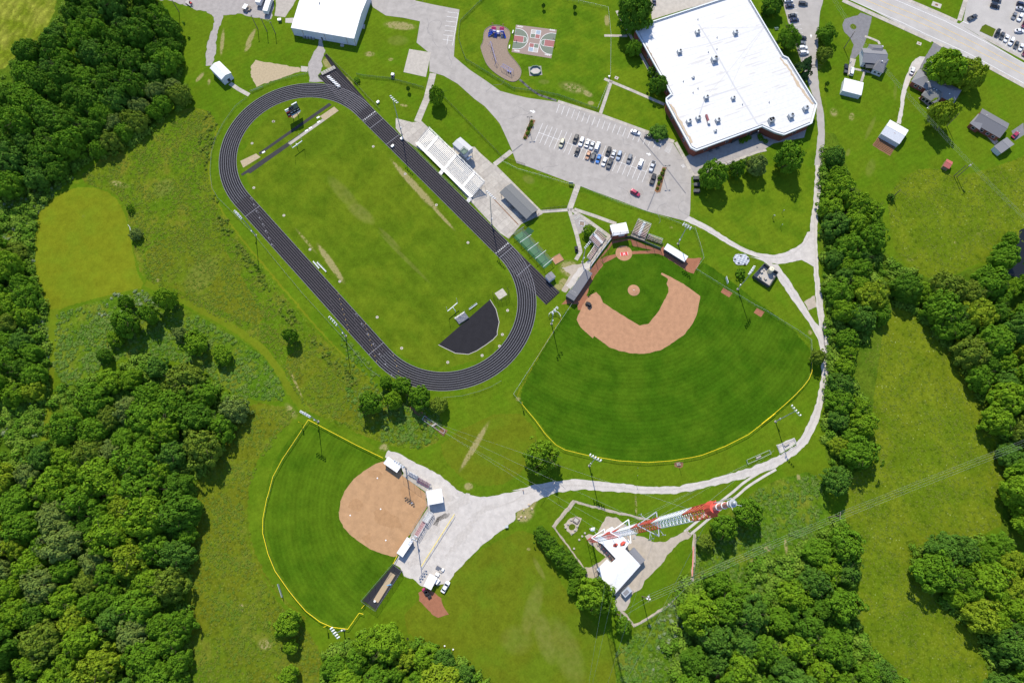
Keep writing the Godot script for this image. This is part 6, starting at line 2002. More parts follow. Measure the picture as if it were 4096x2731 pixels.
func make_houses() -> void:
	var h1 := thing("grey_roof_house", "white sided house with a grey shingle roof by the turning loop", "house", v3(Vector2(178.5, -234.5)))
	var k := block(h1, Vector2(169.1, -228.4), Vector2(180.6, -227.3), Vector2(184.4, -235.6), 3.2, 1.7, M.white_wall, M.shingle, 0.0, .4)
	var k2 := block(h1, Vector2(173.9, -239.3), Vector2(180.7, -238.6), Vector2(180.8, -232.4), 3.05, 1.2, M.white_wall, M.shingle_b, 1.5, .35)
	var k3 := block(h1, Vector2(173.5, -224.7), Vector2(178.1, -222.3), Vector2(182, -230.5), 3.0, 1.3, M.white_wall, M.shingle_b, 1.2, .35)
	opening(h1, k3, 0, -.8, 1.6, 1.2, 1.2); opening(h1, k3, 0, 1.2, 1.6, 1.2, 1.2)
	opening(h1, k, 0, -2.5, 1.2, 3.2, 2.2, "door", "paint_white", "black")
	roof_vents(h1, [Vector2(179.4, -236.5), Vector2(177.7, -227.9)], 4.8)
	var ca := mb()
	for x in [-3.6, -.6]: ca.beam(k.g * Vector3(x, 0, k.hz + 2.6), k.g * Vector3(x, 2.6, k.hz + 2.6), .15)
	ca.obox(k.g * Vector3(-2.1, 2.7, k.hz + 1.3), k.g.basis.x * 2.0, Vector3.UP * .06, k.g.basis.z * 1.6)
	obj("carport", ca, M.steel_dark, h1)
	var g1 := thing("white_garage", "white flat-roofed garage below the white sided house", "garage", v3(Vector2(164.5, -216.3)))
	var kg := block(g1, Vector2(157.1, -212.5), Vector2(165.8, -209.8), Vector2(169.1, -216.7), 2.9, .25, M.white_wall, M.white_metal, 0, .12)
	opening(g1, kg, 1, 1.2, 1.1, 2.6, 2.1, "door", "paint_white", "white_wall")
	opening(g1, kg, 2, 0, 1.5, .9, .9)
	var h2 := thing("brick_ranch_house", "long brick house with a grey hip roof behind the big shade tree", "house", v3(Vector2(204.9, -216.6)))
	var m2 := block(h2, Vector2(190.7, -217.6), Vector2(208.6, -205.1), Vector2(214.1, -212.3), 3.1, 1.8, M.brick, M.shingle, 3.6, .45)
	var w2 := block(h2, Vector2(194.2, -210), Vector2(200.2, -204.8), Vector2(205.2, -213.5), 3.0, 1.5, M.brick, M.shingle_grey, 2.2, .4)
	for u in [-.36, -.26, .12, .2]: opening(h2, m2, 0, m2.L * u, 1.7, 1.3, 1.1)
	for u in [-1.8, 0.0, 1.8]: opening(h2, w2, 0, u, 1.4, 1.5, 1.9)
	roof_vents(h2, [Vector2(197.8, -217.4), Vector2(197.9, -216.4), Vector2(200.6, -215.9), Vector2(199.9, -212.4), Vector2(201, -211.7), Vector2(204.4, -213.2), Vector2(206.7, -211.4), Vector2(206.8, -209.7)], 4.3)
	for i in 4:
		var rk := mb()
		var c := Vector2(196.2, -210.9).lerp(Vector2(202.3, -205.9), i / 3.0) - Vector2(h2.position.x, h2.position.z)
		rk.beam(v3(c, 0), v3(c, 2.4), .14)
		obj("porch_post", rk, M.paint_white, h2)
	var g2 := thing("rusty_garage", "metal garage with a rust-spotted grey roof above the garden plot", "garage", v3(Vector2(180.1, -191.2)))
	var k4 := block(g2, Vector2(171.6, -188.8), Vector2(179.3, -183.1), Vector2(184.8, -190.7), 2.8, .9, M.white_wall, M.rust_metal, 0, .15)
	opening(g2, k4, 1, 0, 1.1, 2.8, 2.1, "door", "paint_white", "white_wall")
	var wh := mb()
	wh.face(k4.g * Vector3(-k4.L * .5, 2.95, -k4.W * .5), k4.g * Vector3(k4.L * .5, 2.95, -k4.W * .5), k4.g * Vector3(k4.L * .5, 3.84, 0), k4.g * Vector3(-k4.L * .5, 3.84, 0), Vector3.UP)
	obj("roof_sheet", wh, M.white_metal, g2)
	var st := mb()
	var sp := k4.g * Vector3(.3, 3.55, .8) as Vector3
	st.flat(ragged(disc(Vector2(sp.x, sp.z), .55, 10), .3, .3, 81), 3.6)
	obj("rust_spot", st, M.clay_dark, g2)
	var h3 := thing("shingle_house", "brick house with a dark shingle roof and lean-to garage at the right edge", "house", v3(Vector2(227.8, -196.7)))
	var k5 := block(h3, Vector2(215.4, -194.5), Vector2(226.2, -186.1), Vector2(234.2, -192.5), 3.1, 1.9, M.brick, M.shingle_b, 0, .4)
	var k6 := block(h3, Vector2(214.1, -194.4), Vector2(217.9, -190.7), Vector2(221.7, -197.1), 2.9, 1.0, M.brick, M.shingle, 1.2, .35)
	opening(h3, k6, 0, 0, 1.6, 1.5, 1.3)
	for u in [-.1, .12, .32]: opening(h3, k5, 0, k5.L * u, 1.6, 1.3, 1.2)
	roof_vents(h3, [Vector2(221.8, -197.8), Vector2(223.5, -195.6), Vector2(226, -192), Vector2(227.6, -189.9)], 4.3)
	var g3 := thing("gable_garage", "garage with a half dark half pale gable roof beside the shingled house", "garage", v3(Vector2(229.7, -185.1)))
	var k7 := block(g3, Vector2(222.9, -182.1), Vector2(225.5, -178.3), Vector2(232.2, -183.9), 2.6, 1.1, M.white_wall, M.shingle, 0, .2)
	opening(g3, k7, 0, 0, 1.1, 2.4, 2.0, "door", "paint_white", "fascia")
	var sr := thing("red_roof_shed", "tiny shed with a red metal roof below the utility pole", "shed", v3(Vector2(202, -172.8)))
	var k8 := block(sr, Vector2(197.7, -172.1), Vector2(200.2, -170.4), Vector2(203.7, -173.3), 2.2, .8, M.wood, M.red_roof, 0, .2)
	opening(sr, k8, 0, 0, 1.0, .9, 1.8, "door", "wood", "wood_grey")
	# rows in the garden plot
	for i in 6:
		var s := mb()
		var a := Vector2(171.2, -187.7).lerp(Vector2(169.3, -184.8), i / 5.0)
		var b := Vector2(178.6, -183.3).lerp(Vector2(176.2, -179.7), i / 5.0)
		s.beam(v3(a, .1), v3(b, .1), .35, .16)
		var e := obj("soil_ridge", s, M.soil)
		tag(e, "raised soil row across the garden plot", "soil row", "rows of the garden plot")
	# concrete covers in the verges
	for p in [[Vector2(213.9, -266.1), 4.6, 3.0, "large concrete drain cover in the verge across the highway"], [Vector2(200.8, -242.4), 2.2, 1.8, "square concrete drain in the lawn by the highway"], [Vector2(50.6, -222.1), 1.8, 1.6, "square concrete cover in the lawn left of the school"]]:
		var o := thing("drain_cover", p[3], "drain", v3(p[0]), -.45)
		var s := mb()
		s.box(Vector3(0, .05, 0), Vector3(p[1], .1, p[2]))
		obj("slab", s, M.concrete_c, o)
		var g := mb()
		g.box(Vector3(0, .11, 0), Vector3(p[1] * .3, .03, p[2] * .35))
		obj("grate", g, M.soil, o)

# ---------- playground and court
func make_play() -> void:
	var bed := smooth(pv([-8.1,-253.71,-4.92,-252.98,-2.54,-251.76,-0.85,-249.33,-0.95,-246.18,-1.93,-243.06,-2.42,-240.19,-2.12,-237.33,-0.55,-234.96,2.17,-231.19,4.1,-227.92,4.58,-225.82,4.08,-222.81,2.92,-220.96,1.38,-219.86,-0.54,-219.92,-3.63,-221.42,-7.11,-223.96,-10.23,-226.98,-12.39,-230.02,-13.8,-234.02,-15.23,-238.76,-15.46,-240.9,-14.22,-243.54,-14,-249.33,-12.83,-251.52,-10.47,-253.22]), 1)
	sheet("playground_bed", bed, "mulch", .03)
	var kb := mb()
	for i in bed.size(): kb.beam(v3(bed[i], .12), v3(bed[(i + 1) % bed.size()], .12), .16, .24)
	var ko := obj("timber_edging", kb, M.wood_grey)
	tag(ko, "low timber edging round the kidney-shaped playground bed", "edging")
	walk("rubber_path", [3.6,-221.3,9,-215.6,13.2,-212.3,21.3,-209.1], 1.1, .05, .9, ["steel_dark", "black", "steel_dark"])
	# climbing frame with slides
	var c := thing("climbing_frame", "blue and maroon climbing frame with slides on the mulch", "climbing frame", v3(Vector2(-7.07, -248.6)))
	var yaw := -.12
	var bb := Basis(Vector3.UP, yaw)
	for d in [[-1.9, 0.0, 1.4], [2.1, -.2, 1.6], [.1, .4, 1.0]]:
		var s := mb()
		s.obox(bb * Vector3(d[0], d[2], d[1]), bb.x * .9, Vector3.UP * .06, bb.z * .9)
		obj("deck", s, M.play_lilac, c)
		for x in [-.85, .85]:
			for z in [-.85, .85]:
				var p := mb()
				p.tube(bb * Vector3(d[0] + x, 0, d[1] + z), bb * Vector3(d[0] + x, 3.0, d[1] + z), .07)
				obj("post", p, M.play_blue, c)
	for d in [[-1.9, -.2], [2.1, -.4]]:
		var s := mb()
		for q in [-1, 1]: s.face(bb * Vector3(d[0] - 1.1, 3.0, d[1] + q * 1.0), bb * Vector3(d[0] + 1.1, 3.0, d[1] + q * 1.0), bb * Vector3(d[0] + 1.1, 3.7, d[1]), bb * Vector3(d[0] - 1.1, 3.7, d[1]), Vector3.UP)
		obj("canopy", s, M.play_red, c)
	var br := mb()
	for i in 7: br.obox(bb * Vector3(-.9 + i * .3, 1.5, .2), bb.x * .12, Vector3.UP * .05, bb.z * .6)
	obj("bridge", br, M.paint_white, c)
	var slides := [[Vector3(-2.6, 1.5, .4), Vector3(-4.6, .25, 1.0)], [Vector3(-2.6, 1.5, -.6), Vector3(-4.4, .25, -.9)], [Vector3(-2.2, 1.4, .8), Vector3(-4.4, .25, 2.6)], [Vector3(2.9, 1.6, .4), Vector3(4.2, .25, 2.6)]]
	for s in slides:
		var m := mb()
		var a: Vector3 = bb * s[0]
		var b: Vector3 = bb * s[1]
		var side := (b - a).cross(Vector3.UP).normalized()
		m.beam(a, b, .55, .06)
		m.beam(a + side * .3 + Vector3.UP * .15, b + side * .3 + Vector3.UP * .15, .08, .3)
		m.beam(a - side * .3 + Vector3.UP * .15, b - side * .3 + Vector3.UP * .15, .08, .3)
		obj("slide", m, M.play_blue, c)
	var cl := mb()   # arched climber net
	for i in 6:
		cl.beam(bb * Vector3(-1.4, .3 + i * .22, 1.2 + (5 - i) * .3), bb * Vector3(-.2, .3 + i * .22, 1.2 + (5 - i) * .3), .12)
	for x in [-1.4, -.8, -.2]: cl.beam(bb * Vector3(x, .1, 2.9), bb * Vector3(x, 1.5, 1.1), .1)
	obj("climber", cl, M.play_blue, c)
	var lad := mb()
	for i in 6: lad.beam(bb * Vector3(1.9, .2 + i * .25, 2.4 - i * .28), bb * Vector3(2.7, .2 + i * .25, 2.4 - i * .28), .14, .06)
	obj("stair", lad, M.paint_white, c)
	for x in [-2.4, 2.9]:
		var f := mb()
		f.tube(bb * Vector3(x, 3, -1.4), bb * Vector3(x, 5.0, -1.4), .05)
		f.obox(bb * Vector3(x - .3, 4.8, -1.4), bb.x * .35, Vector3.UP * .18, bb.z * .03)
		obj("flag", f, M.play_red, c)
	# swing set
	var s0 := Vector2(-10.66, -242.1)
	var s1 := Vector2(-7.53, -229.08)
	var sw := thing("swing_set", "long lilac swing set in the middle of the mulch bed", "swing set", v3((s0 + s1) * .5))
	var d := (s1 - s0).normalized()
	var L := s0.distance_to(s1)
	var n := Vector2(-d.y, d.x)
	var bar := mb()
	bar.tube(v3(-d * L * .46, 2.5), v3(d * L * .46, 2.5), .09)
	obj("top_bar", bar, M.play_lilac, sw)
	for i in 4:
		var t := -.46 + .92 * i / 3.0
		for q in [-1, 1]:
			var p := mb()
			p.tube(v3(d * L * t + n * q * 1.1, 0), v3(d * L * t, 2.5), .06)
			obj("leg", p, M.play_lilac, sw)
	for i in 6:
		var t := -.38 + .76 * i / 5.0
		var p := mb()
		for q in [-.2, .2]: p.tube(v3(d * (L * t + q), 2.5), v3(d * (L * t + q), .55), .015, .015, 4)
		var ch := obj("chain", p, M.steel_grey, sw)
		var e := mb()
		e.obox(v3(d * L * t, .5), v3(d) * .25, Vector3.UP * .03, v3(n) * .12)
		obj("seat", e, M.rubber, ch)
	# overhead ladder frame and cup seats
	var lf := thing("overhead_ladder", "lilac overhead ladder frame with blue bucket seats", "climbing frame", v3(Vector2(-2.29, -226.05)), -.62)
	var m2 := mb()
	for z in [-.9, .9]:
		m2.tube(Vector3(-3.2, 2.2, z), Vector3(3.0, 2.2, z), .07)
		for x in [-3.2, 0.0, 3.0]: m2.tube(Vector3(x, 0, z), Vector3(x, 2.2, z), .07)
	for i in 14: m2.tube(Vector3(-3.1 + i * .46, 2.2, -.9), Vector3(-3.1 + i * .46, 2.2, .9), .035)
	obj("frame", m2, M.play_lilac, lf)
	for p in [Vector3(.6, .6, .1), Vector3(1.7, .6, -.1)]:
		var e := mb()
		e.tube(p - Vector3.UP * .25, p + Vector3.UP * .25, .3, .4, 12)
		obj("seat", e, M.play_blue, lf)
	# painted court
	var q0 := Vector2(2.02, -253.83)
	var q1 := Vector2(22.29, -250.66)
	var q2 := Vector2(19.22, -233.54)
	var q3 := Vector2(-0.2, -237.33)
	var ct := mb()
	ct.flat(PackedVector2Array([q0, q1, q2, q3]), .03)
	var court := struct("play_court", ct, M.court_brown)
	var U := func(u: float, w: float) -> Vector2: return q0.lerp(q1, u).lerp(q3.lerp(q2, u), w)
	# two half-court keys: green arc areas, red keys, white lines
	for e in [0, 1]:
		var W := func(u: float, w: float) -> Vector2: return U.call(u if e == 0 else 1.0 - u, w)
		var arc := PackedVector2Array()
		var key := PackedVector2Array()
		for i in 25:
			var t := -PI / 2 + PI * i / 24.0
			arc.append(W.call(.08 + cos(t) * .27, .5 + sin(t) * .37))
			key.append(W.call(.24 + cos(t) * .085, .5 + sin(t) * .115))
		var full := arc.duplicate()
		full.append(W.call(0, .87)); full.append(W.call(0, .13))
		var ga := mb()
		ga.flat(full, .036)
		obj("painted_area", ga, M.court_green, court)
		var rk := mb()
		rk.flat(PackedVector2Array([W.call(0, .385), W.call(.24, .385), W.call(.24, .615), W.call(0, .615)]), .042)
		obj("painted_key", rk, M.court_red, court)
		var ln := mb()
		var al := arc.duplicate()
		al.insert(0, W.call(0, .13)); al.append(W.call(0, .87))
		ln.ribbon(al, .2, .05)
		ln.ribbon(key, .18, .052)
		ln.ribbon(PackedVector2Array([W.call(0, .385), W.call(.24, .385), W.call(.24, .615), W.call(0, .615)]), .18, .054)
		obj("court_line", ln, M.paint_white, court)
	# four-square boxes
	for b in [[.395, .10, ["stone", "court_blue", "court_green", "court_red"]], [.405, .585, ["court_red", "court_green", "court_blue", "stone"]]]:
		for i in 4:
			var u: float = b[0] + (i % 2) * .115
			var w: float = b[1] + (i / 2) * .145
			var s := mb()
			s.flat(PackedVector2Array([U.call(u, w), U.call(u + .115, w), U.call(u + .115, w + .145), U.call(u, w + .145)]), .038)
			obj("painted_square", s, M[b[2][i]], court)
		var ln := mb()
		for t in [0.0, .5, 1.0]:
			ln.ribbon(PackedVector2Array([U.call(b[0] + .23 * t, b[1]), U.call(b[0] + .23 * t, b[1] + .29)]), .16, .05 + t * .002)
			ln.ribbon(PackedVector2Array([U.call(b[0], b[1] + .29 * t), U.call(b[0] + .23, b[1] + .29 * t)]), .16, .056 + t * .002)
		obj("court_line", ln, M.paint_white, court)
	# hopscotch outlines in the corners
	for p in [[.03, .05], [.82, .03], [.05, .93], [.82, .9]]:
		var ln := mb()
		for i in 7:
			var w := .03 if i % 2 == 0 else .06
			var a: Vector2 = U.call(p[0] + i * .021, p[1] - w * .5)
			var c2: Vector2 = U.call(p[0] + (i + 1) * .021, p[1] + w * .5)
			ln.ribbon(PackedVector2Array([a, Vector2(c2.x, a.y), c2, Vector2(a.x, c2.y), a]), .1, .05 + i * .001)
		obj("hopscotch", ln, M.paint_white, court)
	# hoops
	for h in [[Vector2(0.72, -246.42), 1.0, "white basketball hoop at the left end of the painted court", "paint_white"], [Vector2(21.14, -242.34), -1.0, "dark basketball hoop at the right end of the painted court", "steel_dark"]]:
		var o := thing("basketball_hoop", h[2], "hoop", v3(h[0]), -.12 if h[1] > 0 else PI - .12)
		var p := mb()
		p.tube(Vector3.ZERO, Vector3(0, 2.6, 0), .09)
		p.tube(Vector3(0, 2.6, 0), Vector3(.9, 3.3, 0), .08)
		obj("pole", p, M.steel_dark, o)
		var b := mb()
		b.box(Vector3(.95, 3.4, 0), Vector3(.06, 1.0, 1.7))
		obj("backboard", b, M[h[3]], o)
		var r := mb()
		for i in 12: r.tube(Vector3(1.3 + cos(TAU * i / 12) * .23, 3.05, sin(TAU * i / 12) * .23), Vector3(1.3 + cos(TAU * (i + 1) / 12) * .23, 3.05, sin(TAU * (i + 1) / 12) * .23), .03, .03, 4)
		obj("rim", r, M.sign_red, o)
	bench([-1.3,-241.14,-1.57,-239.11], "white bench between the playground bed and the painted court")
	bench([0.53,-250.18,0.13,-248.24], "white bench at the upper left corner of the painted court")
	# octagonal ball pit
	var pit := thing("ball_pit", "dark octagonal ball pit on a square gravel bed", "ball pit", v3(Vector2(11.35, -226.17)), .1)
	var sq := mb()
	sq.box(Vector3(0, .03, 0), Vector3(6.2, .05, 5.3))
	obj("gravel_bed", sq, M.gravel_grey, pit)
	var oc := []
	for i in 8: oc.append(Vector3(cos(TAU * (i + .5) / 8) * 2.8, 0, sin(TAU * (i + .5) / 8) * 2.55))
	for i in 8:
		var s := mb()
		s.beam(oc[i] + Vector3.UP * .45, oc[(i + 1) % 8] + Vector3.UP * .45, .16, .9)
		s.beam(oc[i] + Vector3.UP * .92, oc[(i + 1) % 8] + Vector3.UP * .92, .3, .06)
		obj("board", s, M.green_box, pit)
	var fl := mb()
	fl.flat(PackedVector2Array([Vector2(oc[0].x, oc[0].z), Vector2(oc[1].x, oc[1].z), Vector2(oc[2].x, oc[2].z), Vector2(oc[3].x, oc[3].z), Vector2(oc[4].x, oc[4].z), Vector2(oc[5].x, oc[5].z), Vector2(oc[6].x, oc[6].z), Vector2(oc[7].x, oc[7].z)]), .07)
	obj("gravel_floor", fl, M.gravel, pit)

# ---------- fences and poles
var _post_mesh := {}

func fence(called: String, label: String, line: Array, h: float, post := "galv", mesh := "chain_link", gap := 3.0, cap := "", cap_r := .06, group := "") -> void:
	var p := resample(pv(line), gap)
	var o := thing(called, label, "fence", v3(p[0]), 0, group)
	var key := "%s_%.1f" % [post, h]
	if not _post_mesh.has(key):
		var s := mb()
		s.tube(Vector3.ZERO, Vector3(0, h, 0), .04, .04, 6)
		_post_mesh[key] = s.mesh()
	for i in p.size():
		var e := obj("post", _post_mesh[key], M[post], o)
		e.position = v3(p[i] - p[0])
	var r := mb()
	var w := mb()
	for i in p.size() - 1:
		var a := p[i] - p[0]
		var b := p[i + 1] - p[0]
		r.tube(v3(a, h), v3(b, h), cap_r if cap else .03, cap_r if cap else .03, 6, false)
		w.face(v3(a, .05), v3(b, .05), v3(b, h), v3(a, h), Vector3(-(b - a).y, 0, (b - a).x))
	obj("top_rail", r, M[cap if cap else post], o)
	obj("mesh_panel", w, M[mesh], o)

func make_fences() -> void:
	fence("outfield_fence", "curved baseball outfield fence with a yellow top rail", [4,-61,9.6,-54.1,13.3,-48.8,15.5,-46.4,17.6,-44.2,21.3,-42.1,31.2,-39.7,42.5,-37.8,54.3,-37.1,63.9,-37.8,72,-39.1,75.9,-39.9,85.7,-43.5,95.7,-48.3,107.8,-57.1] + [101.5,-52.7,106.8,-56.6,112.1,-60.8,116.5,-64.5,120.4,-68.2,123.3,-71.5,124.9,-74.6,125.7,-78.7], 1.5, "galv", "chain_link", 3.0, "fence_yellow", .085)
	fence("foul_line_fence", "grey chain-link fence along the left baseball foul line", [4,-61,2.4,-63,0.6,-65.1,17.5,-92] + [19,-94.4,25.9,-105.1], 1.6)
	fence("foul_line_fence", "grey chain-link fence along the right baseball foul line", [125.8,-79.2,126.6,-88.6] + [126.8,-88.5,122.5,-92.2,114.1,-98.1,108.1,-102.4] + [104.7,-104.3,92.3,-112.8,80.6,-121.2], 1.6)
	fence("bullpen_fence", "chain-link fence beyond the silver-roofed dugout", [80.4,-121.2,84.3,-126.2,83.2,-133.1,81.5,-140.9], 2.2)
	fence("lot_fence", "low chain-link fence along the lower edge of the parking lot", [81.2,-140.9,68.9,-146.5,48,-154.3,31.7,-162.1], 1.2)
	fence("lot_fence", "low chain-link fence between the plaza lawn and the parking lot", [29,-162.4,16.2,-167,2.6,-171.4] + [-4.5,-175.6], 1.2)
	fence("track_fence", "low fence round the upper left bend of the track", [-98.4,-224.5,-112.3,-220.7,-125.8,-213.9] + [-119.8,-216.6,-124.8,-213.6], 1.1, "steel_grey")
	fence("track_fence", "low fence along the left side of the track", [-127,-210.2,-131.5,-205.6,-135.9,-196.7,-138.7,-187.7,-139.6,-180,-139,-171.9] + [-138.6,-168.9,-136.8,-161.5,-133.5,-156.4,-127.9,-151,-114.3,-137.4,-104.4,-125.7] + [-91.1,-110.3,-71.1,-89.1] + [-65.7,-82.6,-60.3,-76.4,-54.6,-72.3], 1.1, "steel_grey")
	fence("track_fence", "low fence behind the lower bend of the track", [-28.3,-63.7,-20.5,-64.5,-13.2,-66.5,-8.4,-68.5,-4.5,-70.8], 1.1, "steel_grey")
	fence("playground_fence", "grey-green chain-link fence round the playground lawn", [-13.8,-270.6,-25.9,-255.2,-26.4,-245.1,-24.3,-237.3,-22.5,-232.3,-12.1,-224.8,1.1,-215.3] + [1,-215.6,14.1,-213.6,22.5,-211.6,40.6,-203.9], 1.5, "green_box", "green_screen", 3.0)
	fence("playground_fence", "chain-link fence between the playground lawn and the school", [40.6,-203.9,46.6,-219.3,47.6,-223.4,48.9,-247.2,48.2,-263.6,39.1,-266.2,24.9,-269.9], 1.5, "galv", "chain_link", 3.0)
	fence("field_fence", "chain-link fence above the light pole lawn by the chute", [-75.2,-223.8,-72,-222.8,-59.3,-221.3,-50.7,-218.7,-42.3,-215.8], 1.5, "green_box", "green_screen")
	fence("field_fence", "dark chain-link fence down the lawn behind the press box", [-37.5,-215.3,-32.8,-210.9,-17.8,-193.5,-5,-178.5], 1.3, "steel_dark", "black_net")
	fence("field_fence", "short chain-link fence from the walk to the parking lot", [-3.9,-177.2,6,-173.8], 1.3, "steel_dark", "black_net")
	fence("chute_fence", "dark low wall fence along the sprint chute", [-91.4,-236.3,-83.8,-227.9,-76.3,-219.7,-68.9,-210.6,-62.9,-203.9], 1.3, "wood_grey", "black_net", 2.5)
	fence("walk_fence", "black railing beside the walk to the pavilion", [13.5,-150.8,25,-152.2], 1.2, "steel_dark", "black_net", 2.0)
	fence("plaza_fence", "black railing at the lower end of the plaza", [-1.4,-136.3,3.6,-140.9,6.3,-142.4,12.1,-148.3], 1.2, "steel_dark", "black_net", 2.0)
	fence("track_side_fence", "steel railing between the grandstand and the track", [-48.13,-185.75,-40.28,-176.77,-30.03,-165.85,-21.25,-156.86,-16.91,-152.43], 1.1, "steel_grey", "chain_link", 2.2)
	fence("outfield_fence", "bright yellow topped fence round the softball outfield", [-51.7,-38.9,-63,-44.2,-72.9,-49.2,-83,-54.4,-87.1,-46.9,-92,-38.3,-95,-31.5,-96.3,-23.5] + [-96.5,-23.4,-97.2,-15.3,-96.7,-10,-93.7,-2.1,-90.4,4,-84.7,10.8,-81.2,14.5,-77.3,18.3,-71.7,22,-67.1,23.8,-61.1,24.5,-57.3,18.9,-55.7,19.3], 1.4, "galv", "chain_link", 3.0, "fence_yellow", .1)
	fence("outfield_fence", "short yellow topped fence between the lower dugout and the pitching lane", [-44.1,-1.57,-45.51,1.42], 1.4, "galv", "chain_link", 2.5, "fence_yellow", .1)
	fence("outfield_fence", "short yellow topped fence beyond the end of the pitching lane", [-55.5,16.1,-56.5,17.3], 1.4, "galv", "chain_link", 2.5, "fence_yellow", .1)
	fence("gravel_fence", "straight yellow topped fence standing alone on the gravel", [-22.48,-17.04,-34.7,2.35], 1.4, "galv", "chain_link", 3.0, "fence_yellow", .1)
	# foul poles
	for p in [[Vector2(4, -60.9), "yellow foul pole at the left corner of the baseball fence"], [Vector2(125.9, -79.1), "yellow foul pole at the right corner of the baseball fence"], [Vector2(-85.7, -52.7), "yellow foul pole at the top of the softball fence"], [Vector2(-69.3, 23.4), "yellow foul pole at the bottom of the softball fence"]]:
		var o := thing("foul_pole", p[1], "foul pole", v3(p[0]))
		var s := mb()
		s.tube(Vector3.ZERO, Vector3(0, 5.5, 0), .08)
		obj("pole", s, M.fence_yellow, o)
		var f := mb()
		f.box(Vector3(.25, 4.2, 0), Vector3(.45, 2.4, .04))
		obj("wing", f, M.fence_yellow, o)

# a field light: pole, cross arms, shades
func light_pole(label: String, p: Vector2, h: float, yaw: float, rows: int, n: int, span: float) -> void:
	var o := thing("field_light", label, "light pole", v3(p), yaw)
	var s := mb()
	s.tube(Vector3.ZERO, Vector3(0, h, 0), .22, .12, 10)
	obj("pole", s, M.galv, o)
	var f := mb()
	f.tube(Vector3(0, 0, 0), Vector3(0, .3, 0), .5, .5, 12)
	obj("footing", f, M.concrete_b, o)
	var bx := mb()
	bx.box(Vector3(0, 4.5, .3), Vector3(.6, .9, .4))
	obj("ballast_box", bx, M.white_metal, o)
	for r in rows:
		var y := h - .3 - r * 1.2
		var a := mb()
		a.beam(Vector3(-span * .5, y, .15), Vector3(span * .5, y, .15), .12)
		obj("cross_arm", a, M.galv, o)
		for i in n:
			var x := -span * .5 + span * i / float(maxi(1, n - 1))
			var c := Vector3(x, y + .1, .45)
			var l := mb()
			l.tube(c + Vector3(0, .28, -.1), c + Vector3(0, -.1, .35), .12, .3, 12, false)
			l.ball(c + Vector3(0, .28, -.1), Vector3(.24, .24, .24), 8)
			obj("lamp", l, M.white_metal, o)

func utility_pole(label: String, p: Vector2, h: float, yaw: float, cans: int, arm := 2.4) -> void:
	var o := thing("utility_pole", label, "utility pole", v3(p), yaw)
	var s := mb()
	s.tube(Vector3.ZERO, Vector3(0, h, 0), .2, .13, 8)
	obj("pole", s, M.wood_pole, o)
	if arm > 0:
		var a := mb()
		a.beam(Vector3(-arm * .5, h - .5, 0), Vector3(arm * .5, h - .5, 0), .14)
		obj("cross_arm", a, M.wood_grey, o)
		for x in [-.46, -.2, .2, .46]:
			var i := mb()
			i.tube(Vector3(x * arm, h - .43, 0), Vector3(x * arm, h - .2, 0), .06, .04, 6)
			obj("insulator", i, M.stone, o)
	for k in cans:
		var t := mb()
		var a := TAU * k / maxi(cans, 1)
		t.tube(Vector3(cos(a) * .5, h - 2.2, sin(a) * .5), Vector3(cos(a) * .5, h - 1.1, sin(a) * .5), .32, .32, 12)
		obj("transformer", t, M.white_metal, o)

func wires(label: String, a: Vector3, b: Vector3, side: Vector3, offs: Array, sag := .012) -> void:
	for k in offs.size():
		var m := mb()
		cable(m, a + side * offs[k], b + side * offs[k], .014, sag, 14)
		var o := obj("overhead_wire", m, M.wire)
		tag(o, label, "wire", label)

